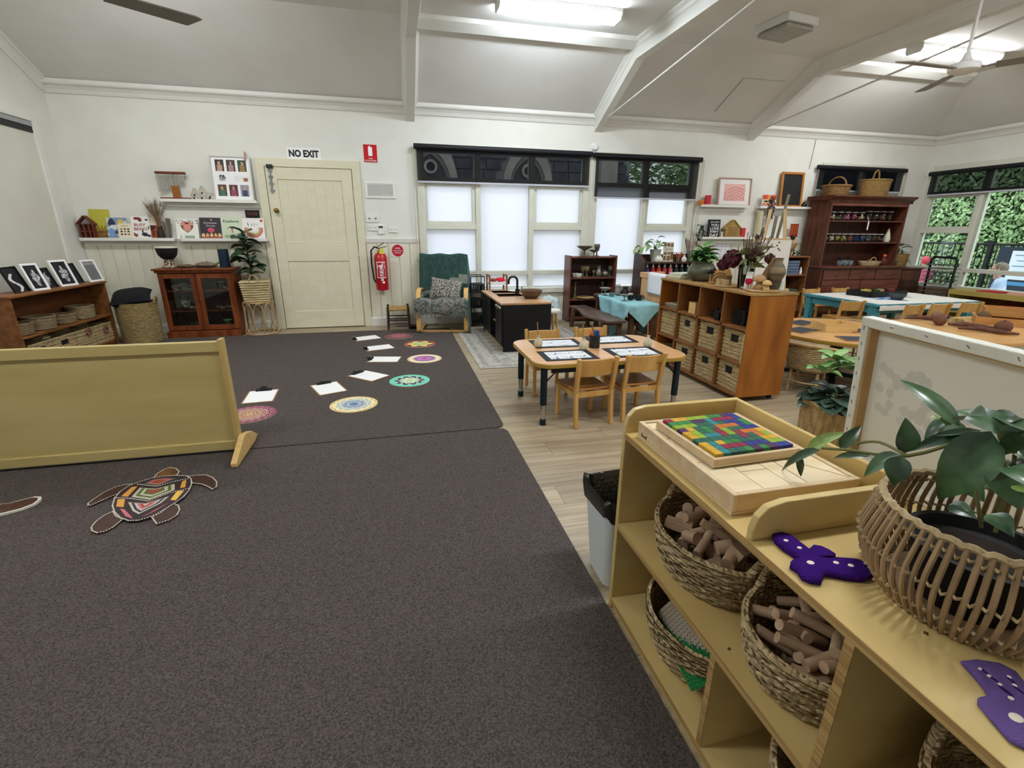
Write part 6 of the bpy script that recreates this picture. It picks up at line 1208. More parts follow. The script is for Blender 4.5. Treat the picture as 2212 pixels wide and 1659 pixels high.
fl = MB(); fl.add([(0, 0, 0), (.02, -.012, .006), (.028, 0, .004), (.02, .012, .006), (-.02, -.012, .006), (-.028, 0, .004), (-.02, .012, .006), (-.012, .02, .006), (0, .028, .004), (.012, .02, .006), (-.012, -.02, .006), (0, -.028, .004), (.012, -.02, .006)], [(0, 1, 2, 3), (0, 6, 5, 4), (0, 9, 8, 7), (0, 10, 11, 12)])
def head(c, r, n, mt, nm):
    b = MB()
    for k in range(n):
        d = Vector((R.gauss(0, 1), R.gauss(0, 1), R.gauss(.3, 1))).normalized(); M_ = d.to_track_quat('Z', 'Y').to_matrix(); b.add([Vector(c)+d*r*R.uniform(.85, 1.1)+M_@Vector(v) for v in fl.v], fl.f)
    b.ell(c, r*.85, r*.85, r*.85, 10, 7); b.build(nm, mt, t, smooth=70)
m_hyd = mat('hydrangea_red', '3c1420', '5e2430', (40, 40, 40), 3, .8)
head((-.10, .06, .20), .065, 60, m_hyd, 'flower_head'); head((-.13, .12, .15), .04, 30, m_hyd, 'flower_head'); head((.02, -.04, .23), .04, 34, m_hyd, 'flower_head'); head((.10, -.12, .21), .028, 20, mat('dry_brown_flower', '4a2e28', '6a463a', (40, 40, 40), 3, .8), 'flower_head')
ml = leaf_mesh('leaf', mat('dried_green_leaf', '6a7048', '8f9468', (14, 14, 14), 3, .7, vary=.25), .11, .05, .3, .4, 1.5, 7)
for k in range(24): a = R.uniform(0, 6.28); o = link('leaf', ml, t, (.03*cos(a)+R.uniform(-.03, .05), .03*sin(a)+R.uniform(-.08, .04), R.uniform(.12, .26)), (R.uniform(-1, 1), R.uniform(-1.1, .4), a)); s = R.uniform(.7, 1.1); o.scale = (s, s, s)
sp = MB()
for k in range(60): a = R.uniform(0, 6.28); e = Vector((.14*cos(a)*R.random(), .14*sin(a)*R.random()-.05, .34+R.uniform(-.1, .08))); sp.tube([(0, 0, .15), tuple(e*.8), tuple(e)], [.002, .002, .004], 4)
sp.build('twigs', mat('dry_twig', '5e4a3c'), t)
b = MB(); b.lathe([(0, 0), (.13, 0), (.135, .008), (.13, .015), (0, .015)], 30, sx=1, sy=.8); tag(b.build('wood_slice', mat('bark_edge_slice', ''), None, (2.76, 3.17, oz1), smooth=40), 'oval wood slice holding the wooden mushrooms', 'wood slice')
ms = oz1+.0155
def mushroom(lab, x, y, s, c):
    t = thing('wooden_mushroom', lab, 'mushroom', (x, y, ms), 0, 'wooden mushrooms'); b = MB(); b.lathe([(r*s, h*s) for r, h in ((0, 0), (.035, 0), (.04, .012), (.026, .045), (.02, .07), (0, .07))], 18); b.build('stalk', mat('stalk_'+c, c, rough=.6), t, smooth=50); b = MB(); b.lathe([(r*s, h*s) for r, h in ((.018, .062), (.052, .066), (.055, .075), (.045, .1), (.025, .118), (0, .124))], 20); b.build('cap', mat('cap_'+c, c, c, rough=.6), t, smooth=50)
mushroom('larger tan wooden mushroom beside the red felt tulip', 2.73, 3.20, .9, 'a8845a'); mushroom('small yellow-topped wooden mushroom beside the jug', 2.73, 3.115, .62, 'c9a56a')
t = thing('felt_tulip', 'red felt tulip in front of the wooden mushroom', 'ornament', (2.68, 3.255, ms)); b = MB(); b.cyl((0, 0, 0), (0, 0, .03), .005, n=6); b.build('stem', m_tw, t); b = MB(); b.lathe([(0, .028), (.02, .034), (.028, .055), (.024, .075), (.012, .062), (0, .05)], 12); b.build('petals', mat('tulip_red', 'b81c3c', rough=.9), t, smooth=50)
t = thing('stone_jug', 'tall brown and grey stoneware jug at the painted end of the cube shelf', 'vase', (2.85, 3.17, ms)); b = MB(); b.lathe([(0, 0), (.045, 0), (.055, .03), (.06, .075), (.07, .09), (.085, .12), (.08, .155), (.055, .185), (.04, .2), (.04, .225), (.047, .235), (.036, .235), (.03, .2), (0, .18)], 26, (0, 0, 0), .72, .72); b.build('body', mat('stoneware_bands', '4c4638', '8a7858', (2, 2, 24), 2, .5), t, smooth=50)
t = thing('driftwood_log', 'leaning brown driftwood post behind the mushrooms', 'driftwood', (2.83, 3.27, oz1)); b = MB(); b.tube([(0, 0, .035), (.01, -.01, .1), (.03, -.04, .2), (.035, -.05, .24)], [.045, .04, .034, .028], 10); b.v = [(x, y, max(0, z)) for x, y, z in b.v]; b.build('log', mat('driftwood_tan', '8a6a48', '7a5a3c', (12, 12, 3), 3, .7), t, smooth=50)
t = thing('white_card', 'pale folded card leaning beside the glass vase', 'card', (2.72, 3.31, oz1), .5); b = MB(); b.bx((0, 0, .07), (.004, .05, .14), 0, .2, 0); b.build('sheet', m_white, t)
# ================================================================ right part of the back wall
def cr(x, y): return (1720+x/4.74, 350+y/4.74)
def cw2(x, y): return (1500+x/5.925, 360+y/5.925)
def ledge2(lab, x0, x1, z):
    t = thing('wall_ledge', lab, 'shelf', (0, 0, 0), 0, 'white picture ledges'); b = MB(); b.box(x0, x1, 6.895, 6.985, z-.018, z); b.build('board', m_white2, t); b = MB(); b.box(x0, x1, 6.885, 6.895, z-.022, z+.012); b.build('lip', m_white2, t); b = MB(); b.box(x0, x1, 6.985, 6.999, z-.075, z+.03); b.build('back_rail', m_white2, t)
zA, zB_, zC_ = 1.70, 1.697, 1.225
ledge2('white ledge under the framed pink arch print', 4.62, 5.47, zA); ledge2('white ledge under the wood-framed blackboard', 5.67, 6.69, zB_); ledge2('white ledge holding the black lettered sign', 4.7, 6.46, zC_)
def w2(x, y, d=6.93): return py(*cw2(x, y), d)
def archprint(u, v):
    if not (.17 < u < .83 and .16 < v < .80): return (234, 228, 226)
    r = hypot((u-.55)*1.15, (v-.14)*1.0)
    return (205, 130, 122) if int(r*30) % 3 == 0 and r < .6 else (226, 176, 168)
a, c = w2(285, 495), w2(700, 495); h_ = w2(500, 138).z-zA
frame_pic('framed_print', 'framed pink arch print in a pale wood frame', ((a.x+c.x)/2, 6.905, zA+.001), 0, c.x-a.x, h_, .018, mat('pale_frame', 'b59a80', rough=.5), archprint, .08, 44, 40, .03, None, 'picture frame', False)
a, c = w2(1075, 510), w2(1350, 510); h_ = w2(1250, 65).z-zB_
frame_pic('blackboard', 'small upright blackboard in an orange wood frame', ((a.x+c.x)/2, 6.905, zB_+.001), 0, (c.x-a.x)*1.03, h_, .035, mat('board_frame', 'a86a2a', 'b87a38', (9, 9, 9), 3, .4), lambda u, v: (36, 36, 36), .08, 2, 2, .025, None, 'blackboard', False)
def box_art(u, v):
    if v > .62: return (200, 74, 44) if abs(u-.5) > .2*(1-v)+.12 else (222, 140, 70)
    if v < .3: return (196, 70, 60) if noise2(int(u*12), int(v*12), 4) > .5 else (222, 190, 160)
    return (232, 200, 160) if hypot((u-.25)*3, (v-.45)*6) > .5 and hypot((u-.75)*3, (v-.45)*6) > .5 else (60, 50, 40)
a, c = w2(850, 525), w2(1025, 525); h_ = w2(930, 362).z-zB_
t = thing('picture_book', 'orange and red picture book beside the blackboard', 'book', ((a.x+c.x)/2, 6.905, zB_+.001), 0); w_ = c.x-a.x; b = MB(); b.box(-w_/2, w_/2, .001, .02, 0, h_); b.build('pages', m_white, t, (0, 0, 0), (-.1, 0, 0)); printed('cover', w_, h_, 24, 24, box_art, t, (0, 0, 0), (-.1, 0, 0))
def candle_jar(lab, x, z, r, h, c, cat='candle', y=6.94): t = thing('candle_jar', lab, cat, (w2(x, 480).x, y, z+.001)); b = MB(); b.lathe([(0, 0), (r, 0), (r*1.03, h*.1), (r, h), (r*.9, h), (r*.88, h*.7), (0, h*.68)], 18); b.build('glass', mat('candle_'+c, c, rough=.2), t, smooth=45)
candle_jar('red candle jar at the end of the arch print ledge', 170, zA, .045, .145, 'c83a40'); candle_jar('low orange votive beside the red candle jar', 88, zA, .04, .07, 'd8762c'); candle_jar('red candle jar on the lower ledge beside the wooden house', 668, zC_, .05, .15, 'cc3844')
t = thing('bud_vase', 'small round black vase beside the blackboard', 'vase', (w2(1395, 515).x, 6.935, zB_+.001)); b = MB(); b.lathe([(0, 0), (.03, 0), (.048, .03), (.04, .055), (.015, .07), (.018, .082), (0, .08)], 18); b.build('body', m_blackg, t, smooth=50)
b = MB(); b.lathe([(0, 0), (.05, 0), (.05, .40), (.03, .41), (0, .41)], 20); tag(b.build('pillar_candle', mat('cream_wax', 'c9c3a0', rough=.5), None, (w2(800, 890, 6.93).x, 6.935, zC_+.001), smooth=40), 'tall cream pillar candle on the lower ledge', 'candle')
a, c = w2(152, 905), w2(305, 905); h_ = w2(230, 677).z-zC_; w_ = c.x-a.x
t = thing('letter_sign', 'black sign with white words do what you love every day', 'sign', ((a.x+c.x)/2, 6.91, zC_+.001)); b = MB(); b.box(-w_/2, w_/2, 0, .015, 0, h_); b.build('board', m_blackm, t, (0, 0, 0), (-.05, 0, 0))
for wd, zc_, tw, th_ in (('DO WHAT', .86, .7, .07), ('YOU', .69, .66, .15), ('LOVE', .5, .72, .15), ('EVERY', .33, .72, .12), ('DAY', .13, .72, .18)): text('lettering', wd, w_*tw, h_*th_, m_white, t, (.01, -.0015+zc_*h_*sin(.05), zc_*h_*cos(.05)), (pi/2-.05, 0, 0), 0)
a, c = w2(375, 905), w2(560, 905); w_ = c.x-a.x; t = thing('wooden_house', 'tan wooden birdhouse with shutters on the lower ledge', 'ornament', ((a.x+c.x)/2, 6.935, zC_+.001)); h_ = w2(460, 685).z-zC_; hs_ = h_*.55; m_bh = mat('birdhouse_tan', '9a7a40', 'b08e50', (14, 14, 30), 3, .6)
b = MB(); b.prism([(-w_/2, 0), (w_/2, 0), (w_/2, hs_), (0, h_*.95), (-w_/2, hs_)], -.03, .03, 'xz'); b.build('body', m_bh, t)
for s in (-1, 1): b = MB(); b.bar((s*(w_/2+.03), 0, hs_-.02), (0, 0, h_), .085, .014); b.build('roof_board', m_bh, t)
for i in range(4): b = MB(); b.box(-w_*.32, w_*.32, -.034, -.0302, .03+.035*i, .05+.035*i); b.build('slat', mat('birdhouse_slat', '8a6c38'), t)
for lab, x, hh_ in (('small white figurine between the lettered sign and birdhouse', 345, .09), ('small white figurine between the birdhouse and red candle', 585, .1)): b = MB(); b.lathe([(0, 0), (.022, 0), (.026, .02), (.014, hh_*.6), (.018, hh_*.8), (.008, hh_), (0, hh_)], 14); tag(b.build('figurine', m_crm, None, (w2(x, 905).x, 6.93, zC_+.001), smooth=50), lab, 'figurine')
t = thing('trailing_plant', 'dark trailing plant hanging over the end of the lower ledge', 'plant', (w2(118, 905).x, 6.935, zC_+.001)); b = MB(); b.lathe([(0, 0), (.03, 0), (.038, .06), (0, .06)], 14); b.build('pot', mat('grey_pot', '8d8a80'), t, smooth=45); ml = leaf_mesh('leaf', m_leaf, .06, .03, .3, .3, 1.4, 5); R = random.Random(9)
for k in range(34): f = k/33; o = link('leaf', ml, t, (-.02-.10*min(1, f*2)+R.uniform(-.03, .03), -.02+R.uniform(-.03, .01), .14*sin(min(1, f*2)*pi*.8)+.04-.34*max(0, f-.4)), (R.uniform(-.6, .6), R.uniform(-.2, 1.2), R.uniform(0, 6.28)))
b = MB(); b.tube([(0, 0, .06), (-.05, -.02, .15), (-.11, -.03, .1), (-.13, -.03, -.16)], .004, 5); b.build('vine', mat('vine_dark', '39422c'), t)
a, c = w2(1198, 910), w2(1303, 910); h_ = w2(1250, 732).z-zC_; w_ = c.x-a.x; t = thing('red_card', 'red card with golden plant drawing on the lower ledge', 'card', ((a.x+c.x)/2, 6.91, zC_+.001)); b = MB(); b.box(-w_/2, w_/2, .001, .004, 0, h_); b.build('sheet', m_white, t, (0, 0, 0), (-.06, 0, 0)); printed('print', w_, h_, 18, 28, lambda u, v: (232, 220, 210) if (v < .16 and abs(u-.5) < .12) else ((170, 110, 50) if abs(sin(u*14+v*6)) > .82 and .25 < v < .92 else (150, 40, 28)), t, (0, 0, 0), (-.06, 0, 0))
q = w2(960, 900); t = thing('dried_flower_stalks', 'tall vase of dark dried flower stalks on the lower ledge', 'vase', (q.x-.12, 6.93, zC_+.001)); b = MB(); b.lathe([(0, 0), (.035, 0), (.045, .06), (.03, .15), (.032, .16)], 16); b.build('vase_body', mat('grey_glaze', '77746a', rough=.4), t, smooth=50); b = MB(); R = random.Random(15)
for k in range(50): a_ = R.uniform(0, 6.28); h_ = R.uniform(.3, .62); e = (.06*cos(a_)*R.random()+.05*h_, -.05+.03*sin(a_), h_); b.tube([(0, 0, .1), (e[0]*.6, e[1]*.6, h_*.7), e], .0025, 4); b.ell(e, .014, .014, .018, 6, 4)
b.build('stalks', mat('dried_plum', '4a3438', '6b5656', (40, 40, 40), 2, .9), t)
t, w_, h_ = wall_sign('notice_sheet', 'white timetable sheet pinned on the lining boards', 1541, 1576, 527, 556, lambda u, v: (190, 192, 200) if int(v*16) % 3 == 0 and int(u*14) % 4 else (232, 232, 234), 28, 32, 'paper', 6.985)
b = MB(); q0, q1 = py(1766, 287, 6.99), py(1748, 365, 6.99); b.tube([(q0.x, 6.99, q0.z), (q0.x-.01, 6.99, (q0.z+q1.z)/2), (q1.x, 6.99, q1.z)], .004, 5); tag(b.build('cable', mat('grey_cable', '9a968c')), 'thin grey cable running down the wall beside the dresser blind', 'cable')
# ================================================================ easel with paper
t = thing('easel', 'tall wooden painting easel with black pegs', 'easel', (4.62, 5.3, 0), radians(-28)); m_ea = mat('easel_pine', 'c9a878', 'd6b98c', (20, 20, 3), 3, .5)
for s in (-1, 1): b = MB(); b.bar((s*.26, -.22, 0), (s*.08, 0, 1.58), .035, .02); b.build('front_leg', m_ea, t)
b = MB(); b.bar((0, .35, 0), (0, .01, 1.5), .035, .02); b.build('rear_leg', mat('easel_grey', '8f8a78'), t); b = MB(); b.bar((0, .36, 0), (.1, .02, 1.75), .03, .02); b.build('mast', mat('easel_grey', ''), t)
for z in (1.22, .62): b = MB(); b.box(-.24, .24, -.19*(1-z/1.58)-.045, -.19*(1-z/1.58)-.015, z-.02, z+.02); b.build('cross_bar', m_ea, t)
for s in (-1, 1): b = MB(); b.ell((s*.2, -.08, 1.25), .03, .025, .03); b.build('peg', m_blackm, t, smooth=50)
t = thing('easel_paper', 'long white paper clipped on the easel with pale green painting at its foot', 'paper', (4.62, 5.3, 0), radians(-28))
printed('sheet', .36, .66, 20, 36, lambda u, v: ((200, 214, 190) if noise2(int(u*9), int(v*14), 3) > .4 else (168, 190, 168)) if v < .26 and .08 < u < .95 else ((60, 60, 56) if abs(u-.62-.04*sin(v*40)) < .02 and .8 < v < .97 else (232, 226, 216)), t, (0, -.17, .56), (-.06, 0, 0))
# ================================================================ little shelf of grey trays
xs0, xs1 = 5.62, 6.2; t = thing('tray_shelf', 'small brown shelf of grey trays beside the dresser', 'shelf', (0, 0, 0))
for x in (xs0, xs1): b = MB(); b.box(x, x+.02, 6.30, 6.62, 0, .965); b.build('side_panel', m_brown, t)
for z in (.965, .69, .43, .14): b = MB(); b.box(xs0+.02, xs1, 6.30, 6.61, z-.02, z); b.build('shelf', m_brown, t)
b = MB(); b.box(xs0+.02, xs1, 6.61, 6.62, .02, .95); b.build('back_panel', m_dark, t)
for i in range(5): t = thing('grey_tray', 'blue-grey paper tray stacked in the small brown shelf, level %s' % ['lowest', 'second', 'middle', 'fourth', 'topmost'][i], 'tray', ((xs0+xs1)/2-.03, 6.45, .6905+i*.043), 0, 'stacked grey trays'); b = MB(); b.box(-.19, .19, -.13, .13, 0, .006); b.box(-.19, .19, -.13, -.126, .006, .036); b.box(-.19, -.186, -.126, .13, .006, .036); b.box(.186, .19, -.126, .13, .006, .036); b.build('tray', mat('tray_blue', '566478', '66748a', (9, 9, 9), 2, .5), t)
b = MB(); b.box(-.2, .2, -.13, .13, 0, .03); tag(b.build('green_folder', mat('green_folder', '3c5a48'), None, ((xs0+xs1)/2, 6.45, .4305)), 'dark green folder lying in the small brown shelf', 'folder')
sticks_jar('straw_jar', 'glass of tan straws on the small brown shelf', (xs0+.33, 6.42, .966), .1, .05, ['a8823c', 'c09a50', '8c6a30'], 24, .08, .17); plant('small_succulent', 'small dark plant beside the glass of straws', (xs0+.5, 6.45, .966), 10, .08, .035, m_leaf, .08, .05, 21, .9)
b = MB(); b.lathe([(0, 0), (.03, 0), (.03, .03), (.006, .09), (0, .09)], 12); tag(b.build('glue_bottle', m_white, None, (xs0+.17, 6.4, .966), smooth=45), 'small white bottle on the small brown shelf', 'bottle'); b = MB(); b.lathe([(0, 0), (.022, 0), (.022, .05), (.005, .11), (0, .11)], 12); tag(b.build('glue_bottle', m_white, None, (xs1-.055, 6.36, .6905), smooth=45), 'slim white bottle beside the stacked grey trays', 'bottle')
# ================================================================ dresser (hutch)
m_hu = mat('dresser_red', '4c281c', '6c3e2c', (18, 18, 2.5), 4, .38); m_huf = mat('dresser_front', '5e3224', '784636', (2.5, 18, 18), 4, .38); HX0, HX1, HY = 6.63, 8.15, 6.5
t = thing('dresser', 'tall red-brown timber dresser with open shelves of jars', 'dresser', (0, 0, 0)); BX0, BX1, BY, BZ = 6.49, 8.1, 6.3, .80
b = MB(); b.box(BX0, BX1, BY+.02, 6.96, .06, BZ-.028); b.build('base_carcass', m_hu, t); b = MB(); b.box(BX0-.03, BX1+.03, BY-.03, 6.965, BZ-.028, BZ); b.build('counter', m_hu, t, bevel=.008); b = MB(); b.box(BX0+.02, BX1-.02, BY+.04, 6.95, 0, .06); b.build('plinth', m_hu, t)
for i in range(3):
    w_ = (BX1-BX0-.08)/3; x = BX0+.04+w_*i; d = MB(); d.box(x+.008, x+w_-.008, BY, BY+.018, .60, .75); d = d.build('drawer', m_huf, t, bevel=.004); k_ = MB(); k_.tube([(x+w_/2-.05, BY-.001, .665), (x+w_/2-.03, BY-.02, .66), (x+w_/2+.03, BY-.02, .66), (x+w_/2+.05, BY-.001, .665)], .007, 6); k_.build('handle', m_hu, d)
for i in range(2):
    w_ = (BX1-BX0-.08)/2; x = BX0+.04+w_*i; d = MB(); d.box(x+.008, x+w_-.008, BY, BY+.018, .08, .585); d.box(x+.09, x+w_-.09, BY-.008, BY, .16, .50); d = d.build('door', m_huf, t, bevel=.004); k_ = MB(); xx = x+(w_-.05 if i == 0 else .05); k_.cyl((xx, BY, .42), (xx, BY-.02, .42), .013); k_.build('knob', m_hu, d, smooth=50)
for x in (HX0, HX1-.028): b = MB(); b.box(x, x+.028, HY, 6.93, BZ+.0005, 1.80); b.build('side_panel', m_hu, t)
for i in range(11): w_ = (HX1-HX0-.056)/11; b = MB(); x = HX0+.028+w_*i; b.box(x+.002, x+w_-.002, 6.915, 6.93, BZ+.001, 1.80); b.build('back_board', mat('dresser_back', '5a3226', '6a3e30', (12, 12, 2), 3, .5), t)
for z in (1.5, 1.17): b = MB(); b.box(HX0+.028, HX1-.028, HY+.01, 6.914, z-.02, z); b.build('shelf', m_hu, t)
b = MB(); b.prism([(HY-.01, 1.76), (HY-.01, 1.80), (HY-.075, 1.845), (HY-.075, 1.865), (6.935, 1.865), (6.935, 1.80), (HY, 1.80)], HX0-.06, HX1+.06, 'yz'); b.build('cornice', m_hu, t); b = MB(); b.box(HX0+.028, HX1-.028, HY, HY+.02, 1.715, 1.80); b.build('frieze', m_huf, t)
t = thing('side_cabinet', 'dark brown low cabinet tucked beside the dresser', 'cabinet', (0, 0, 0)); b = MB(); b.box(8.15, 8.66, 6.42, 6.93, 0, .74); b.build('body', m_dark, t, bevel=.004); b = MB(); b.box(8.13, 8.68, 6.40, 6.94, .741, .76); b.build('top_board', m_hu, t); d = MB(); d.box(8.19, 8.62, 6.405, 6.419, .56, .72); d = d.build('drawer', m_hu, t); k_ = MB(); k_.cyl((8.4, 6.405, .64), (8.4, 6.39, .64), .02); k_.build('knob', m_hu, d)
LD = 'a8a8a4'
JC = [('cfc4b0', LD), ('8a8468', LD), ('c87aa0', LD), ('c05a68', LD), ('c8b890', LD), ('6a4c3c', '8c8c8c'), ('5a5048', '8c8c8c'), ('8a6450', '8c8c8c'), ('4a3a30', '8c8c8c')]
JN = ['white shells', 'olive seed pods', 'mauve pieces', 'pink pieces', 'cream and brown shells', 'brown cones', 'dark bark', 'reddish bark', 'dark seeds']
for i, (c, l) in enumerate(JC): jar('glass jar of %s on the top dresser shelf' % JN[i], (HX0+.17+i*.143, 6.62, 1.501), .058, .15 if i > 4 else .13, l, c, .62, 'jars on the dresser shelves')
JC2 = [(c, LD) for c in ('a8a49c', 'd8d0c0', 'd6cf7a', 'cbb870', 'a86858', '2c4a8a', '4a6aa8', '7a7a80', '5c5048', '9a5a58')]
JN2 = ['grey feathers', 'pale sticks', 'yellow sticks', 'straw sticks', 'brick red pieces', 'deep blue pieces', 'light blue pieces', 'grey pebbles', 'dark husks', 'dusty pink pieces']
for i, (c, l) in enumerate(JC2): jar('glass jar of %s on the middle dresser shelf' % JN2[i], (HX0+.12+i*.122, 6.62, 1.171), .052, .13, l, c, .66, 'jars on the dresser shelves')
b = MB(); b.lathe([(0, 0), (.04, 0), (.05, .04), (.035, .12), (.012, .2), (0, .22)], 14); tag(b.build('conch_shell', mat('shell_white', 'd6d2bc', rough=.5), None, (8.0, 6.62, 1.171), smooth=50), 'tall white shell at the end of the middle dresser shelf', 'shell')
t = thing('paper_tag', 'white paper tag dangling from a jar on the top dresser shelf', 'tag', (7.42, 6.505, 1.36)); b = MB(); b.box(-.012, .012, 0, .002, 0, .13); b.build('strip', m_white, t); b = MB(); b.cyl((0, .001, .13), (0, .04, .19), .002, n=5); b.build('string', m_white, t)
for i in range(3): lab = ['grey pot with dark leaves at the inner side of the dresser counter', 'grey pot with dark leaves between two matching pots on the dresser', 'grey pot with dark leaves nearest the pale basket tray'][i]; pot('small_grey_pot', lab, (7.08+i*.1, 6.56, BZ+.001), [(0, 0), (.035, 0), (.05, .03), (.045, .08), (.04, .085), (.035, .07)], mat('grey_pots', '6a7478', '7c868a', (20, 20, 20), 2, .5), .035, .07); plant('dark_succulent', lab.replace('grey pot with dark leaves', 'dark leafy plant in the grey pot'), (7.08+i*.1, 6.56, BZ+.072), 8, .06, .035, mat('dark_leaf', '22281f', '343c2c', (9, 9, 9), 2, .5), .05, .03, 30+i, .9)
t = thing('basket_tray', 'pale oval cane tray on the dresser counter', 'basket', (7.68, 6.56, BZ+.001)); b = MB(); b.lathe([(0, 0), (.17, 0), (.2, .05), (.205, .065), (.19, .065), (.165, .012), (0, .012)], 28, sy=.6); b.build('body', mat('pale_cane', 'bda57c', 'd0ba92', (30, 30, 60), 3, .6, .5, 90), t, smooth=50); b = MB(); b.tube([(.06*cos(a_), -.06, .06+.07*sin(a_)) for a_ in [pi*i/10 for i in range(11)]], .007, 6); b.build('handle', m_rat, t)
pile('cone_heap', 'grey-brown cones heaped in the pale oval tray', (7.75, 6.6, BZ+.0135), 'cones', '6a5f50', 7, .07, .04, .05, .035); b = MB(); b.lathe([(0, 0), (.05, 0), (.06, .05), (.04, .1), (.03, .12), (0, .13)], 14); t = tag(b.build('red_pot', mat('maroon_pot', '5a2018', rough=.5), None, (7.97, 6.56, BZ+.001), smooth=45), 'dark red pot with an orange flower on the dresser counter', 'pot'); b = MB(); b.ell((0, 0, .15), .03); b.build('flower', mat('orange_flower', 'c8502a'), t, smooth=50)
# baskets on the dresser and the planter on the cabinet
def handled_basket(lab, x, w_, d_, h_, mt, flare, hh_, arch=True, ry=0):
    t = thing('handled_basket', lab, 'basket', (x, 6.70, 1.866), 0, 'baskets on top of the dresser'); b = MB(); n_ = 28; pr = []
    for i in range(9): f = i/8; pr.append((1-flare+flare*f+(.012 if i % 2 else 0), h_*f))
    b.lathe([(0, .003)]+pr+[(.93, h_), (.86-flare*.8, .01), (0, .01)], n_, sx=w_, sy=d_); b.build('body', mt, t, smooth=50)
    b = MB(); b.tube([(w_*cos(2*pi*i/30), d_*sin(2*pi*i/30), h_) for i in range(30)], .012, 6, True); b.build('rim', mt, t, smooth=50)
    b = MB(); b.tube([(.06*cos(a_) if arch else 0, (0 if arch else d_*cos(a_)), h_+hh_*sin(a_)) for a_ in [pi*i/14 for i in range(15)]] if arch else [(0, d_*cos(a_), h_-.02+hh_*sin(a_)) for a_ in [pi*i/14 for i in range(15)]], .013, 7); b.build('handle', mt, t, smooth=50)
m_w1 = weave('willow_brown', '7a5a34', 'a8824e', 50, 120); m_w2 = weave('willow_tan', '8a6a3c', 'b08c52', 60, 150)
handled_basket('low oval willow basket with an upright handle on the dresser', py(*cr(415, 250), 6.7).x, .235, .17, .15, m_w1, .25, .15, False); handled_basket('deep sloping willow basket with a loop handle on the dresser', py(*cr(800, 250), 6.7).x, .255, .19, .25, m_w2, .12, .15)
q = py(*cr(1110, 1010), 6.62); basket_round('cane_planter', 'round tan cane planter on the dark cabinet beside the dresser', (8.34, 6.66, .7615), .17, .21, None, m_w2, .9, .004, coils=10)
plant('weeping_plant', 'grey-green weeping plant in the cane planter', (8.34, 6.66, .80), 26, .16, .06, mat('greygreen_leaf', '3c4a38', '5c6a50', (9, 9, 9), 2, .5, vary=.2), .36, .18, 17, .7, 1.6, .6)
# ================================================================ long blue table
LX0, LX1, LY0, LY1, LZ = 5.72, 7.42, 4.66, 5.80, .47
t = thing('blue_table', 'long turquoise-legged table covered with white paper', 'table', (0, 0, 0)); m_tq = mat('turquoise_paint', '3f8796', '4f98a6', (5, 5, 5), 3, .45); b = MB(); b.box(LX0, LX1, LY0, LY1, LZ-.03, LZ); b.build('top', m_tq, t, bevel=.004)
b = MB(); b.box(LX0+.07, LX1-.07, LY0+.05, LY0+.07, LZ-.12, LZ-.03); b.build('apron', m_tq, t); b = MB(); b.box(LX0+.07, LX1-.07, LY1-.07, LY1-.05, LZ-.12, LZ-.03); b.build('apron', m_tq, t); b = MB(); b.box(LX0+.05, LX0+.07, LY0+.07, LY1-.07, LZ-.12, LZ-.03); b.build('apron', m_tq, t); b = MB(); b.box(LX1-.07, LX1-.05, LY0+.07, LY1-.07, LZ-.12, LZ-.03); b.build('apron', m_tq, t)
for x in (LX0+.08, LX1-.08):
    for y in (LY0+.08, LY1-.08): b = MB(); b.add([(x+sx_*k, y+sy2*k, z) for z, k in ((0, .03), (LZ-.14, .045), (LZ-.03, .055)) for sx_, sy2 in ((-1, -1), (1, -1), (1, 1), (-1, 1))], [(0, 3, 2, 1), (8, 9, 10, 11)]+[(r*4+i, r*4+(i+1) % 4, r*4+4+(i+1) % 4, r*4+4+i) for r in (0, 1) for i in range(4)]); b.build('leg', m_tq, t)
n1, n2 = 50, 34; P = []; C = []
for j in range(n2+1):
    for i in range(n1+1):
        x = LX0+.05+(LX1-LX0-.06)*i/n1; y = LY0-.05+(LY1-LY0)*j/n2; o_ = max(0, LY0-y); P.append((x, y if o_ == 0 else LY0-.006-.003*sin(i), LZ+.003+.0015*sin(i*1.1)*sin(j*.9)-o_*1.6))
for j in range(n2):
    for i in range(n1): u, v = i/n1, j/n2; d = hypot((u-.36)*2.2, (v-.45)*1.1); C.append((70, 130, 190) if d < .24+.06*sin(i*.7) and noise2(i//2, j, 2) > .25 and v < .6 else ((150, 150, 150) if hypot((u-.62)*3, (v-.5)*2) < .18 else (226, 222, 214)))
t = thing('table_paper', 'white paint-marked paper spread over the long turquoise table', 'paper', (0, 0, 0)); colored_grid('sheet', P, C, n1, n2, t, attr_mat('printed_ink', .5))
q = pz(1903, 628, LZ+.05); t = thing('paint_tray', 'black tray of coloured paint pots on the white table paper', 'tray', (6.55, 5.38, LZ+.006), .05); b = MB(); b.prism([(-.3, -.16), (.3, -.16), (.34, .18), (-.34, .18)], 0, .01, 'xy'); b.box(-.33, .33, -.18, -.165, 0, .075); b.box(-.34, .34, .165, .18, 0, .075); b.box(-.34, -.325, -.165, .165, 0, .075); b.box(.325, .34, -.165, .165, 0, .075); b.build('tray', m_blackm, t)
for i, c in enumerate(('d8c060', 'c8a040', '3a5a30', 'd8a070', '2a3040', '8a3a30')): b = MB(); b.lathe([(0, .012), (.045, .012), (.045, .085), (0, .085)], 14, (-.24+.095*i, .03*sin(i*2), 0)); b.build('paint_pot', mat('paintpot_'+c, c, rough=.4), t, smooth=45)
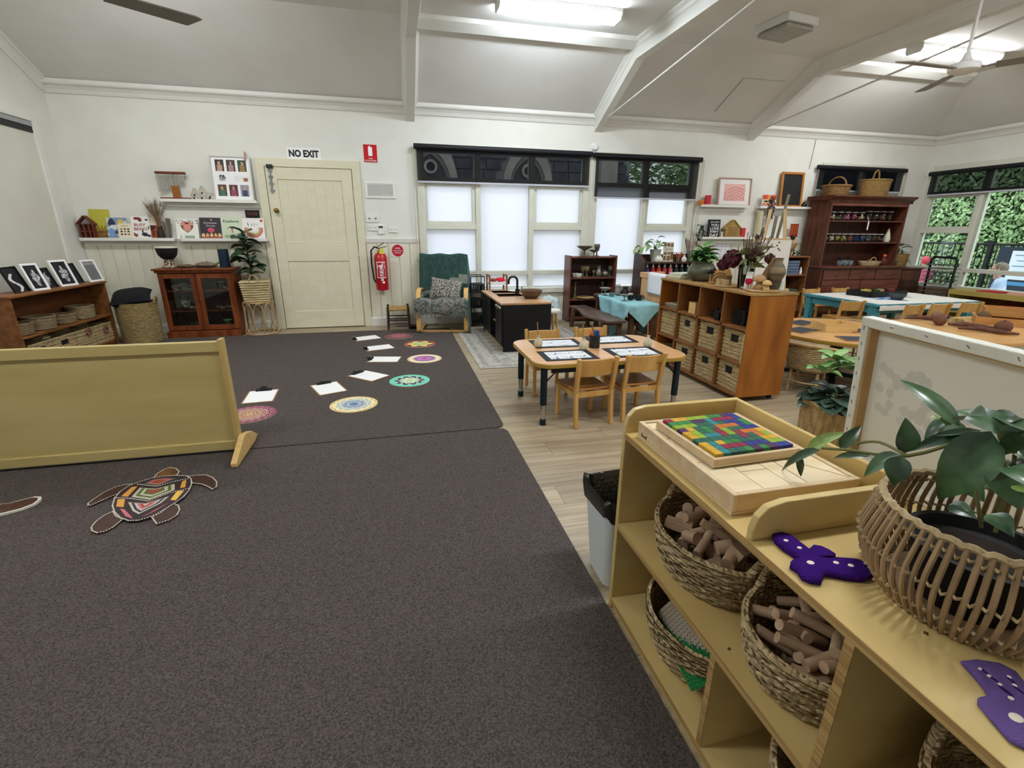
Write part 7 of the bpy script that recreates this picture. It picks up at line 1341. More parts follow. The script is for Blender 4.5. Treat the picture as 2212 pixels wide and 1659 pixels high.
t = thing('water_bowl', 'dark grey bowl in front of the black paint tray', 'bowl', (6.42, 4.98, LZ+.006)); b = MB(); b.lathe([(0, 0), (.06, 0), (.095, .05), (.1, .07), (.09, .07), (.055, .012), (0, .012)], 22); b.build('body', mat('dark_slate_glaze', '34383a', '474c4e', (9, 9, 9), 2, .3), t, smooth=50)
CG = 'chairs at the turquoise table'
for lab, x, y, rz_ in (('beech child chair set at the turquoise table corner facing the dresser', 5.62, 5.02, radians(-12)), ('beech child chair at the turquoise table beside the paint bowl side', 6.05, 4.62, radians(4)), ('beech child chair between two others at the turquoise table', 6.47, 4.62, 0), ('beech child chair with a leafy pale back at the end of the turquoise table', 6.98, 4.62, radians(-4)), ('beech child chair across the turquoise table in front of the dresser doors', 6.2, 5.98, pi), ('beech child chair across the turquoise table behind the paint tray', 6.75, 5.98, pi)): make_chair(lab, (x, y, 0), rz_, CG)
# ================================================================ round table
RX, RY, RR, RZ_ = 3.95, 3.50, .64, .455
t = thing('round_table', 'round beech table with an olive edge and dark pedestal', 'table', (RX, RY, 0)); b = MB(); b.lathe([(0, RZ_-.004), (RR-.002, RZ_-.004), (RR-.002, RZ_), (0, RZ_)], 56); b.build('top', mat('round_laminate', 'cf9b5e', 'd8aa70', (2.5, 22, 22), 4, .3), t); b = MB(); b.lathe([(0, RZ_-.034), (RR-.004, RZ_-.034), (RR+.002, RZ_-.02), (RR, RZ_-.0041), (0, RZ_-.0041)], 56); b.build('edge_band', mat('ochre_edge', ''), t, smooth=40)
b = MB(); b.cyl((0, 0, .02), (0, 0, RZ_-.035), .05, n=18); b.build('pedestal', m_tl, t, smooth=50)
for k in range(4): b = MB(); a_ = pi/4+k*pi/2; b.bar((0, 0, .05), (.4*cos(a_), .4*sin(a_), .02), .05, .03); b.build('foot', m_tl, t)
for lab, x, y, rz_ in (('chalk slate on the round table nearest the wicker back', 3.86, 3.86, .3), ('chalk slate on the round table beside the cube shelf', 3.56, 3.55, .25), ('chalk slate on the round table nearest the leafy basket plant', 3.74, 3.13, -.35), ('chalk slate on the round table beside the canvas', 4.11, 3.40, -.45)):
    t = thing('chalk_slate', lab, 'slate', (x, y, RZ_+.001), rz_, 'chalk slates on the round table'); b = MB(); b.box(-.145, .145, -.1, .1, 0, .006); b.build('frame', m_hard, t); b = MB(); b.box(-.137, .137, -.092, .092, .0061, .0068); b.build('slate_face', mat('slate_dark', '2f2f34', '3a3a3f', (20, 20, 20), 2, .7), t)
t = thing('pine_tray', 'empty square pine box in the middle of the round table', 'box', (3.88, 3.52, RZ_+.001), -.25); b = MB(); b.box(-.14, .14, -.12, .12, 0, .006); b.box(-.14, .14, -.12, -.11, .006, .07); b.box(-.14, .14, .11, .12, .006, .07); b.box(-.14, -.13, -.11, .11, .006, .07); b.box(.13, .14, -.11, .11, .006, .07); b.build('box', m_pine, t)
def wicker_chair(lab, loc, rz_):
    t = thing('wicker_chair', lab, 'chair', loc, rz_, 'wicker chairs at the round table'); mw = weave('wicker_tan', '9a8258', 'c2ab7e', 70, 130)
    b = MB(); b.lathe([(0, .25), (.16, .25), (.17, .262), (.16, .275), (0, .275)], 26); b.build('seat', mw, t, smooth=45)
    P = []; C = []; n_ = 22; m_ = 9
    for j in range(m_+1):
        for i in range(n_+1): a_ = pi+pi*1.1*(i/n_-.5)+pi/2; f = j/m_; rr = .165+.03*f; P.append((rr*cos(a_), rr*sin(a_), .2+(.18+.05*cos((i/n_-.5)*pi))*f))
    b = MB(); b.add(P, [(j*(n_+1)+i, j*(n_+1)+i+1, (j+1)*(n_+1)+i+1, (j+1)*(n_+1)+i) for j in range(m_) for i in range(n_)]); o = b.build('back_shell', mw, t, smooth=60); s_ = o.modifiers.new('thick', 'SOLIDIFY'); s_.thickness = .014
    b = MB(); b.tube([(P[-(n_+1)+i][0], P[-(n_+1)+i][1], P[-(n_+1)+i][2]) for i in range(n_+1)], .014, 7); b.build('rim', m_rat, t, smooth=50)
    for k in range(4): a_ = pi/4+k*pi/2; b = MB(); b.cyl((.15*cos(a_), .15*sin(a_), 0), (.14*cos(a_), .14*sin(a_), .26), .012, n=8); b.build('leg', m_rat, t, smooth=50)
    b = MB(); b.tube([(.145*cos(2*pi*i/20), .145*sin(2*pi*i/20), .1) for i in range(20)], .007, 6, True); b.build('stretcher_ring', m_rat, t, smooth=50)
wicker_chair('wicker tub chair beside the orange end of the cube shelf', (3.38, 3.22, 0), radians(-60)); wicker_chair('wicker tub chair under the round table behind the leafy plant', (3.72, 2.86, 0), radians(0)); wicker_chair('wicker tub chair behind the round table near the turquoise leg', (3.72, 4.16, 0), radians(190)); wicker_chair('wicker tub chair of the round table beside the low felt table', (4.5, 3.9, 0), radians(120))
# ================================================================ plant in rope basket
pq = Vector((2.66, 2.30, 0)); basket_round('rope_basket', 'round rope-coiled basket pot on the timber floor', (pq.x, pq.y, 0), .17, .27, None, mat('rope_coil', '8a7048', 'b09466', (60, 60, 12), 3, .8, .5, 120), .9, .006, coils=9, handles=2, hh=.03)
b = MB(); b.lathe([(0, .24), (.155, .24)], 20); t = plant('broadleaf_plant', 'dark round-leaved plant with pale young shoots in the rope basket', (pq.x, pq.y, .24), 34, .13, .12, mat('peperomia_leaf', '2c4034', '4a5f50', (10, 10, 10), 3, .35, vary=.15, spec=.5), .13, .22, 12, .35, 2.8, .3, base=1.1); b.build('soil', m_soil, t, (0, 0, -.24))
ml = leaf_mesh('young_leaf', mat('young_leaf', '6a9450', '92b478', (10, 10, 10), 3, .4, vary=.15), .12, .075, .2, .25, 2.0, 7, 1.0); R = random.Random(8)
for cx_, cy_, cz_ in ((-.12, .02, .24), (.0, .05, .30), (.03, .0, .26), (.16, -.03, .26)):
    for k in range(6): link('young_leaf', ml, t, (cx_, cy_, cz_), (R.uniform(-.2, .2), -R.uniform(.1, .8), k*1.05+R.uniform(-.2, .2)))
# ================================================================ felt table, boxes, olive shelf, drying rack
t = thing('felt_table', 'low beech table holding brown felt toys behind the canvas', 'table', (0, 0, 0)); FZ = .455; b = MB(); b.prism(rrect(4.75, 6.15, 2.75, 3.85, .1), FZ-.03, FZ, 'xy'); b.build('top', mat('round_laminate', ''), t, bevel=.004)
for x in (4.9, 6.0):
    for y in (2.9, 3.7): b = MB(); b.cyl((x, y, 0), (x, y, FZ-.031), .024, n=12); b.build('leg', m_tl, t)
m_fb = mat('brown_felt_dark', '5a3c30', '74503f', (30, 30, 30), 3, .95)
for i, (lab, u, v, r, c) in enumerate((('round brown felt toy beside the stacked wooden boxes', 1525, 855, .07, '6a5238'), ('round brown felt toy with a blue collar on the low table', 1850, 1020, .07, '6e4a3a'), ('round brown felt toy near the canvas corner', 790, 890, .065, '74503f'), ('tan felt cap toy among the brown felt toys', 745, 815, .06, '8a6a50'))): q = pz(1930+u/7.844, 580+v/7.844, FZ+.04); b = MB(); stone(b, (0, 0, r*.8), r, i, .8, 12); b.v = [(x, y, max(0, z)) for x, y, z in b.v]; tag(b.build('felt_ball', mat('felt_'+c, c, rough=.95), None, (q.x, q.y, FZ+.001), smooth=60), lab, 'felt toy', 'felt toys on the low table')
for i, (lab, u, v, L_, a_) in enumerate((('long brown felt stick beside the canvas top edge', 540, 850, .32, .2), ('brown bark strip across the low table', 1350, 980, .36, -.2), ('reddish felt strip along the table edge', 1600, 1060, .4, -.35), ('dark brown bark piece in the felt heap', 1180, 950, .2, .5))): q = pz(1930+u/7.844, 580+v/7.844, FZ+.02); b = MB(); b.tube([(-L_/2, 0, .022), (-L_/6, .015, .03), (L_/5, -.01, .024), (L_/2, .01, .018)], [.012, .022, .02, .01], 8); tag(b.build('bark_strip', m_fb, None, (q.x, q.y, FZ+.001), (0, 0, a_-.6), smooth=60), lab, 'bark')
q = pz(1930+1060/7.844, 580+890/7.844, FZ+.02); b = MB(); R = random.Random(2)
for k in range(60): a_ = R.uniform(0, 6.28); b.tube([(0, 0, .01), (.05*cos(a_), .05*sin(a_), .03+.02*R.random()), (.1*cos(a_+.5)*R.random(), .1*sin(a_+.5)*R.random(), .015)], .003, 4)
tag(b.build('raffia_tuft', mat('raffia', 'c2aa70', 'a88e54', (30, 30, 30), 2, .9), None, (q.x, q.y, FZ+.001)), 'tuft of pale raffia among the felt toys', 'raffia')
b = MB(); stone(b, (0, 0, .022), .028, 3); b.v = [(x, y, max(0, z)) for x, y, z in b.v]; q = pz(1930+925/7.844, 580+850/7.844, FZ+.02); tag(b.build('blue_pompom', mat('navy_wool', '2a2c58', rough=.95), None, (q.x, q.y, FZ+.001), smooth=60), 'small navy pompom behind the brown felt ball', 'pompom')
for i, (lab, x, y, z, w_, d_, h_) in enumerate((('wide open timber box at the end of the felt table', 5.85, 3.4, FZ+.001, .5, .3, .07), ('smaller timber box stacked on the wide timber box', 5.95, 3.45, FZ+.072, .42, .24, .08))):
    t = thing('timber_box', lab, 'box', (x, y, z), -.9); b = MB(); b.box(-w_/2, w_/2, -d_/2, d_/2, 0, .008); b.box(-w_/2, w_/2, -d_/2, -d_/2+.012, .008, h_); b.box(-w_/2, w_/2, d_/2-.012, d_/2, .008, h_); b.box(-w_/2, -w_/2+.012, -d_/2+.012, d_/2-.012, .008, h_); b.box(w_/2-.012, w_/2, -d_/2+.012, d_/2-.012, .008, h_); b.build('box', mat('warm_pine', 'b07c42', 'c08e54', (4, 20, 20), 3, .5), t)
t = thing('olive_shelf', 'low olive-yellow shelf with red trays under the hedge window', 'shelf', (0, 0, 0)); m_ol = mat('olive_shelf_ply', 'a8924c', 'b39d58', (4, 4, 9), 3, .45); ex0, ex1, ey0, ey1, ez = 8.28, 8.70, 3.6, 5.66, .50
b = MB(); b.box(ex0-.01, ex1, ey0, ey1, ez-.02, ez); b.box(ex0-.01, ex0+.012, ey0, ey1, ez-.07, ez-.02); b.build('top_board', m_ol, t)
for y in (ey0, 4.55, ey1-.022): b = MB(); b.box(ex0, ex1, y, y+.022, 0, ez-.02); b.build('upright', m_ol, t)
b = MB(); b.box(ex0, ex1, ey0+.022, ey1-.022, .16, .18); b.build('shelf', m_ol, t); b = MB(); b.box(ex1-.01, ex1, ey0+.022, ey1-.022, .02, ez-.02); b.build('back_panel', m_brown, t)
m_rt = mat('red_plastic', 'a81c2c', rough=.35)
for lab, y in (('red open tray in the olive shelf nearest the white papers', 5.02), ('red open tray in the olive shelf beside the first red tray', 4.76)): t = thing('red_tray', lab, 'tray', (8.47, y, .181), 0, 'red trays in the olive shelf'); b = MB(); b.box(-.15, .15, -.1, .1, 0, .01); b.box(.13, .15, -.1, .1, .01, .16); b.box(-.15, .13, -.1, -.085, .01, .13); b.box(-.15, .13, .085, .1, .01, .13); b.box(-.15, -.135, -.085, .085, .01, .07); b.build('tray', m_rt, t)
b = MB(); b.box(-.15, .15, -.12, .12, 0, .10); tag(b.build('paper_ream', m_white, None, (8.46, 5.3, .181)), 'stack of white paper in the olive shelf', 'paper')
for i, (lab, y, c) in enumerate((('red folder lying on top of the olive shelf', 5.2, 'b02c34'), ('green paper bundle on top of the olive shelf', 4.5, '4a6a40'), ('pink paper sheet on top of the olive shelf', 4.85, 'd0a08c'))): b = MB(); b.box(-.13, .13, -.15, .15, 0, .012+.006*i); tag(b.build('craft_paper', mat('craft_'+c, c, rough=.8), None, (8.48, y, ez+.001), (0, 0, .2*i)), lab, 'paper')
t = thing('drying_rack', 'black metal drying rack with wire shelves before the clear window', 'drying rack', (8.50, 6.0, 0), 0); P5 = mat('rack_black', '1a1a1c', rough=.4)
for y in (-.19, .19): b = MB(); b.tube([(0, y, .03), (0, y, .9), (0, y*.85, .95)], .018, 8); b.build('upright', P5, t, smooth=50)
b = MB(); b.tube([(0, -.165, .95), (0, .165, .95)], .018, 8); b.build('handle_bar', P5, t, smooth=50)
for y in (-.19, .19): b = MB(); b.bx((0, y, .02), (.36, .04, .03)); b.build('foot', P5, t)
for i in range(9):
    z = .36+.06*i; b = MB(); b.tube([(-.15, -.17, z), (.15, -.17, z), (.15, .17, z), (-.15, .17, z)], .004, 5, True)
    for k in range(5): x = -.12+.06*k; b.tube([(x, -.17, z), (x, .17, z)], .002, 4)
    b.build('wire_shelf', mat('rack_wire', '77797c', metal=.5, rough=.4), t)
b = MB(); b.box(-.15, .15, -.17, .17, .28, .30); b.build('loaded_shelf', P5, t)
for i, c in enumerate(('8fa8c0', '3a3a48', 'c8b0a0', '5a6a80')): b = MB(); b.bx((-.02*i, .02*i, .0), (.26, .3, .006), 0, 0, .1*i); tag(b.build('drying_painting', mat('painting_'+c, c, rough=.8), None, (8.5, 6.0, .3045+.007*i)), ['pale blue painting lying lowest on the drying rack', 'dark painting lying on the pale blue one', 'beige painting in the drying rack stack', 'slate blue painting on top of the rack stack'][i], 'painting')
b = MB(); b.box(8.86, 8.98, 4.4, 6.85, 0, .44); t = tag(b.build('window_bench', mat('bench_brown', '7a5636', '8a6644', (3, 3, 12), 3, .5)), 'low brown timber bench along the hedge window wall', 'bench')
# ================================================================ foreground birch shelf
def cn(x, y): return (1240+x/3.072, 820+y/3.072)
m_bp = mat('birch_ply_face', 'c6aa6c', 'd4bc80', (5, 1.6, 5), 4, .38); m_bpe = mat('birch_ply_edge', '9c7a48', 'c2a068', (2, 2, 190), 1, .5)
SX, SXB, SY0, SY1, ZTOP, ZMID, ZBOT = .675, 1.085, -.75, 1.29, .69, .355, .045
t = thing('block_shelf', 'birch plywood shelf of block baskets with a railed tray top', 'shelf', (0, 0, 0))
for z, nm in ((ZTOP, 'top_board'), (ZMID, 'shelf'), (ZBOT, 'shelf')):
    o = MB(); o.box(SX+.002, SXB-.018, SY0, SY1-.02, z-.018, z); o = o.build(nm, m_bp, t); b = MB(); b.box(SX, SX+.0018, SY0, SY1-.02, z-.018, z); b.build('edge', m_bpe, o)
b = MB(); b.box(SX+.012, SX+.03, SY0, SY1-.02, 0, ZBOT-.018); b.build('kickboard', m_bp, t)
o = MB(); o.prism([(SX+.002, 0), (SXB, 0), (SXB, .775), (SX+.07, .775), (SX+.03, .767), (SX+.01, .745), (SX+.002, .71)], SY1-.02, SY1, 'xz'); o.build('end_panel', m_bp, t, bevel=.003)
for y, z0, z1 in ((.735, ZBOT, ZMID-.018), (.452, ZMID, ZTOP-.018), (-.1, ZBOT, ZMID-.018), (-.2, ZMID, ZTOP-.018)):
    o = MB(); o.box(SX+.004, SXB-.018, y, y+.018, z0, z1); o = o.build('divider', m_bp, t); b = MB(); b.box(SX+.002, SX+.0038, y, y+.018, z0, z1); b.build('edge', m_bpe, o)
b = MB(); b.box(SXB-.018, SXB, SY0, SY1-.02, 0, ZTOP); b.build('back_panel', m_bp, t); b = MB(); b.box(SXB-.016, SXB, .70, SY1-.02, ZTOP+.0005, .775); b.build('back_rail', m_bp, t, bevel=.003)
o = MB(); o.prism([(SX+.006, ZTOP+.0005), (SXB-.017, ZTOP+.0005), (SXB-.017, .775), (SX+.075, .775), (SX+.035, .766), (SX+.014, .745), (SX+.006, .715)], .70, .718, 'xz'); o.build('tray_rail', m_bp, t, bevel=.003)
for u, v in ((2000, 1368), (1575, 1402)): q = pz(u, v, ZTOP if u > 1900 else ZMID); b = MB(); b.bx((q.x, q.y, (ZTOP if u > 1900 else ZMID)+.0004), (.008, .006, .0006), 0, 0, .6); b.build('scuff', mat('scuff', '5a4426'), t)
# unit block box
BX_, BX2, BYa, BYb = .70, 1.05, .79, 1.235; z0 = ZTOP+.001; m_bb = mat('pale_box_timber', 'd0b48c', 'dcc6a2', (5, 30, 30), 4, .5); m_bl = mat('raw_block', 'e0cba2', 'ead9b6', (4, 26, 26), 4, .6, vary=.05)
t = thing('block_box', 'pale wooden box filled flush with unit blocks', 'box', (0, 0, 0)); hb = .052; e = .014
b = MB(); b.box(BX_, BX2, BYa, BYb, z0, z0+.008); b.build('base', m_bb, t)
for (xa, xb, ya, yb_) in ((BX_, BX_+e, BYa, BYb), (BX2-e, BX2, BYa, BYb), (BX_+e, BX2-e, BYa, BYa+e), (BX_+e, BX2-e, BYb-e, BYb)): b = MB(); b.box(xa, xb, ya, yb_, z0+.008, z0+hb); b.build('side', m_bb, t, bevel=.002)
b = MB(); [b.box(BX_-.0006, BX_-.0001, 1.18+.0065*i, 1.184+.0065*i, z0+.013, z0+.019+.005*(i in (0, 4))) for i in range(5)]; b.build('burnt_mark', m_blackm, t)
ix0, ix1, iy0, iy1 = BX_+e+.001, BX2-e-.001, BYa+e+.001, BYb-e-.001; W_, L_ = ix1-ix0, iy1-iy0; zb_ = z0+.0085
lay = [(0, .24, 0, .36), (0, .24, .362, .72), (0, .24, .722, 1), (.242, .48, 0, .2), (.242, .48, .202, .4), (.242, .48, .402, .72), (.482, .72, .402, .72), (.722, 1, .55, .72), (.242, .6, .722, 1), (.602, 1, .722, 1), (.482, .62, 0, .4)]
for i, (a_, c_, d_, e_) in enumerate(lay): b = MB(); b.box(ix0+a_*W_+.0006, ix0+c_*W_-.0006, iy0+d_*L_+.0006, iy0+e_*L_-.0006, zb_, zb_+.04); tag(b.build('unit_block', m_bl, None, bevel=.0008), '%s pale unit block lying flush in the block box' % ('long narrow' if e_-d_ > .3 and c_-a_ < .3 else 'square' if abs((c_-a_)*W_-(e_-d_)*L_) < .03 else 'short broad' if c_-a_ > .3 else 'small oblong'), 'block', 'rectangular unit blocks in the block box')
tri = MB(); x0_, x1_, y0_, y1_ = ix0+.625*W_, ix1, iy0, iy0+.4*L_
b = MB(); b.prism([(x0_, y0_), (x1_-.002, y0_), (x0_, y1_-.002)], zb_, zb_+.04, 'xy'); tag(b.build('wedge_block', m_bl, None), 'triangular pale block beside the rail in the block box', 'block'); b = MB(); b.prism([(x1_, y0_+.003), (x1_, y1_), (x0_+.003, y1_)], zb_, zb_+.04, 'xy'); tag(b.build('wedge_block', m_bl, None), 'triangular pale block facing the other wedge in the block box', 'block')
b = MB(); b.cyl((ix0+.74*W_, iy0+.41*L_, zb_+.02), (ix0+.74*W_, iy0+.545*L_, zb_+.02), .019, n=20); tag(b.build('cylinder_block', m_bl, None, smooth=50), 'round pale rod block lying in the block box', 'block'); b = MB(); b.prism([(ix0+(.80+.0)*W_+.028*cos(a_), iy0+.415*L_+.05*sin(a_)) for a_ in [pi*i/12 for i in range(13)]], zb_, zb_+.04, 'xy'); tag(b.build('half_round_block', m_bl, None), 'half-round pale block in the block box', 'block')
# coloured cube tray
cx0, cy0 = .745, .925; cs = .0238; nC = 10; wd = nC*cs+.004; zt_ = z0+hb+.0006
t = thing('cube_tray', 'small wooden tray packed with coloured cubes on the block box', 'tray', (cx0, cy0, zt_), radians(2)); tw = .011
b = MB(); b.box(-tw, wd+tw, -tw, wd+tw, 0, .005); b.build('base', m_bb, t)
for (xa, xb, ya, yb_) in ((-tw, 0, -tw, wd+tw), (wd, wd+tw, -tw, wd+tw), (0, wd, -tw, 0), (0, wd, wd, wd+tw)): b = MB(); b.box(xa, xb, ya, yb_, .005, .022); b.build('side', m_bb, t, bevel=.0015)
CCs = [('1f2f7c', 'blue'), ('8c1c3c', 'crimson'), ('c79a2c', 'gold'), ('2f7a3c', 'green'), ('2f7f86', 'teal'), ('8aa52c', 'lime'), ('4c2350', 'plum'), ('1f5a4a', 'dark green'), ('c06a28', 'orange')]
cm = MB(); cm.box(0, cs-.0012, 0, cs-.0012, 0, cs); CM = {}; RC = random.Random(21); grid = {}
for j in range(nC):
    for i in range(nC):
        k = grid.get((i, j))
        if k is None:
            k = RC.randrange(len(CCs)); run = RC.choice((1, 2, 2, 3)); hz_ = RC.random() < .55
            for r in range(run): grid[(i+r, j) if hz_ else (i, j+r)] = k
        c, nm = CCs[k]
        if k not in CM: CM[k] = cm.mesh('cube', mat('cube_'+c, c, c, (30, 30, 30), 2, .5, vary=.08))
        a_ = radians(2); lx, ly = .002+i*cs, .002+j*cs; o = link('coloured_cube', CM[k], None, (cx0+lx*cos(a_)-ly*sin(a_), cy0+lx*sin(a_)+ly*cos(a_), zt_+.0055), (0, 0, a_)); tag(o, '%s wooden cube packed in the coloured cube tray' % nm, 'cube', 'cubes in the coloured cube tray: '+nm)
# baskets in the shelf and their blocks
m_plait = weave('plaited_seagrass', 'a88c5e', 'dcc396', 75, 150, .8, 1.0)
m_blk = mat('worn_block', 'a98a6c', 'bfa286', (9, 30, 30), 4, .6, vary=.1)
def fill_blocks(cx, cy, z, rx, ry, h, n, seed, lab, grp, rods=.2):
    R = random.Random(seed); S3 = []
    q = MB(); q.bx((0, 0, 0), (.075, .036, .022)); S3.append(q.mesh('block', m_blk)); q = MB(); q.bx((0, 0, 0), (.04, .04, .036)); S3.append(q.mesh('block', m_blk)); q = MB(); q.prism([(-.035, -.02), (.035, -.02), (-.035, .03)], -.011, .011, 'xy'); S3.append(q.mesh('block', m_blk))
    q = MB(); q.cyl((-.06, 0, 0), (.06, 0, 0), .012, n=12); S3.append(q.mesh('block', m_blk, 50)); q = MB(); q.cyl((-.02, 0, 0), (.02, 0, 0), .018, n=14); S3.append(q.mesh('block', m_blk, 50))
    q = MB(); q.cyl((0, 0, -.013), (0, 0, .013), .036, n=20); S3.append(q.mesh('block', m_blk, 50)); nm = ['flat block', 'cube block', 'wedge block', 'rod block', 'short round block', 'disc block']
    for k in range(n):
        f = (k+.5)/n; a_ = k*2.4; r = sqrt(f)*.9; ki = (3 if R.random() < rods else R.randrange(5)) if k != n//4 else 5; L2 = .06 if ki == 3 else .035
        x = cx+(rx-L2*.6)*r*cos(a_); y = cy+(ry-L2*.6)*r*sin(a_); zz = z+h*(.7+.3*(1-r*r))*R.uniform(.86, 1.0) if k % 3 else z+h*.5
        o = link('wooden_block', S3[ki], None, (x, y, zz), (R.uniform(-.5, .5), R.uniform(-.45, .45), R.uniform(0, 3.14))); tag(o, lab % nm[ki], 'block', grp+': '+nm[ki])
    b = MB(); b.lathe([(0, h*.5), (.9, h*.45), (.8, h*.1), (0, h*.1)], 20, (cx, cy, z), rx, ry); return b
def big_basket(lab, c, r, h, sy, handles=2, rz=0): return basket_round('seagrass_basket', lab, c, r, h, 'plaited baskets in the birch shelf', m_plait, .84, .01, rz, 11, handles, hh=.085, n=88, sy=sy, plait=.022)
big_basket('plaited seagrass basket of mixed blocks on the middle shelf under the block box', (.865, .995, ZMID+.001), .2, .135, .9, 2, pi/2); fill_blocks(.865, .995, ZMID+.02, .155, .175, .145, 46, 3, 'worn wooden %s heaped in the basket under the block box', 'blocks in the far middle basket', .08)
big_basket('plaited seagrass basket of wooden rods on the middle shelf', (.865, .632, ZMID+.001), .155, .125, 1.15, 2, pi/2); fill_blocks(.865, .632, ZMID+.02, .155, .135, .135, 36, 5, 'worn wooden %s heaped in the rod basket', 'blocks in the rod basket', .75)
big_basket('plaited seagrass basket of baseplates on the bottom shelf', (.865, 1.0, ZBOT+.001), .195, .145, .9, 2, pi/2)
def baseplate(lab, c, loc, rot, w_, d_): 
    t = thing('baseplate', lab, 'baseplate', loc, 0); t.rotation_euler = rot; m_ = mat('plate_'+c, c, rough=.35); b = MB(); b.box(-w_/2, w_/2, -d_/2, d_/2, -.002, 0); b.build('plate', m_, t); b = MB(); nx_, ny_ = int(w_/.012), int(d_/.012)
    for i in range(nx_):
        for j in range(ny_): b.prism([(-w_/2+.012*(i+.5)+.004*cos(pi*k/3), -d_/2+.012*(j+.5)+.004*sin(pi*k/3)) for k in range(6)], 0, .002, 'xy')
    b.build('studs', m_, t, kind='stuff')
baseplate('tan studded baseplate standing in the bottom basket', '8c7850', (.85, .98, ZBOT+.15), (.15, -.62, .1), .23, .22); baseplate('green studded baseplate under the tan one', '1f7a3c', (.81, .95, ZBOT+.105), (.1, -.35, -.12), .19, .25); baseplate('yellow studded strip poking out of the bottom basket', 'c8a41c', (.90, 1.06, ZBOT+.175), (.2, -.5, .3), .05, .1)
big_basket('plaited seagrass basket on the bottom shelf past the divider', (.865, .45, ZBOT+.001), .2, .15, .88, 2, pi/2); fill_blocks(.865, .45, ZBOT+.02, .14, .17, .09, 12, 9, 'worn wooden %s in the shadowed bottom basket', 'blocks in the shadowed basket', .2)
big_basket('plaited seagrass basket in the dark open bay of the middle shelf', (.865, .2, ZMID+.001), .195, .13, .9, 2, pi/2); fill_blocks(.865, .2, ZMID+.02, .13, .16, .08, 8, 13, 'worn wooden %s in the dark bay basket', 'blocks in the dark bay basket', .2)
# felt stars
def felt(name, lab, pts, c, spots, z=ZTOP, th=.016, lines=None):
    Q = [pz(u, v, z+th*.6) for u, v in pts]; n_ = len(Q); c0 = sum(Q, Vector())/n_; b = MB(); rings_ = []
    for k, (s, zz) in enumerate(((1, .35), (1.0, .6), (.93, .85), (.8, .98), (.5, 1.0))): rings_.append([(c0.x+(q.x-c0.x)*s, c0.y+(q.y-c0.y)*s, z+th*zz) for q in Q])
    base = [(c0.x+(q.x-c0.x)*.95, c0.y+(q.y-c0.y)*.95, z+.0006) for q in Q]; R_ = [base]+rings_; vs = [p for r in R_ for p in r]+[(c0.x, c0.y, z+th)]; ar = sum(Q[i].x*Q[(i+1) % n_].y-Q[(i+1) % n_].x*Q[i].y for i in range(n_)); fs = []
    for r in range(len(R_)-1): fs += [(r*n_+i, r*n_+(i+1) % n_, (r+1)*n_+(i+1) % n_, (r+1)*n_+i) for i in range(n_)]
    k = len(R_)-1; fs += [(k*n_+i, k*n_+(i+1) % n_, len(vs)-1) for i in range(n_)]
    if ar < 0: fs = [f[::-1] for f in fs]
    b.add(vs, fs); t = thing(name, lab, 'felt toy', (0, 0, 0)); b.build('body', mat('felt_'+c, c, rough=1, bump=.5, bsc=300, spec=.05), t, smooth=70)
    for (u, v, r) in spots: q = pz(u, v, z+th); b = MB(); b.ell((q.x, q.y, z+th-.001), r, r*.8, .002, 12, 4); b.build('spot', m_dot, t, smooth=60)
    for (u, v, r) in (lines or []): q = pz(u, v, z+th); b = MB(); b.ell((q.x, q.y, z+th-.001), r*.5, r*1.6, .002, 8, 4); b.build('stitch', mat('dark_stitch', '2a1450', rough=1), t, smooth=60)
felt('felt_starfish', 'deep purple felt starfish with white spots beside the tray rail', [(1668, 1153), (1682, 1149), (1700, 1153), (1712, 1163), (1745, 1188), (1757, 1178), (1775, 1181), (1792, 1189), (1806, 1198), (1803, 1206), (1785, 1206), (1795, 1213), (1830, 1215), (1865, 1213), (1885, 1228), (1890, 1243), (1868, 1252), (1830, 1248), (1785, 1239), (1778, 1246), (1775, 1258), (1750, 1255), (1732, 1247), (1722, 1232), (1706, 1222), (1708, 1213), (1728, 1206), (1715, 1198), (1690, 1182), (1671, 1165)], '3c1a70', [(1698, 1167, .006), (1727, 1183, .006), (1751, 1215, .009), (1806, 1215, .007), (1838, 1221, .007)])
felt('felt_lizard', 'pale violet felt shape with dark stitches at the shelf front', [(2075, 1428), (2110, 1424), (2160, 1432), (2195, 1450), (2235, 1500), (2280, 1560), (2290, 1620), (2230, 1625), (2180, 1600), (2145, 1560), (2112, 1520), (2112, 1508), (2135, 1505), (2125, 1485), (2100, 1455)], '6a5590', [(2118, 1445, .004), (2137, 1460, .004), (2160, 1478, .004), (2184, 1508, .005), (2195, 1550, .011), (2180, 1462, .004), (2192, 1480, .004)], th=.008, lines=[(2127, 1451, .006), (2148, 1468, .006), (2172, 1492, .008), (2185, 1470, .006), (2200, 1490, .006)])
# ================================================================ rattan basket and its plant
RC_, RR_ = Vector((.93, .475, ZTOP+.001)), .15; HB = .17
t = thing('rattan_basket', 'open rattan stick basket bound with twine on the birch shelf', 'basket', RC_); m_rs = mat('rattan_stick', '8f7556', 'ab8f6c', (40, 40, 9), 3, .5, vary=.15); m_tw_ = mat('twine', 'a8926c', 'bda884', (90, 90, 90), 2, .9)
def prof(f): return RR_*(.74+.36*sin(min(1, f*1.25+.12)*pi*.62) if f < .7 else .74+.36*sin(min(1, .7*1.25+.12)*pi*.62)-.10*(f-.7)/.3)
b = MB(); b.tube([(prof(i/8), 0, HB*i/8) for i in range(9)], .0043, 6); ms_ = b.mesh('rattan_stick', m_rs, 50); nS = 66
for i in range(nS): a_ = 2*pi*i/nS; o = link('rattan_stick', ms_, t, (0, 0, 0), (0, 0, a_+.012*sin(i*5))); o.scale = (1, 1, 1+.02*sin(i*3))
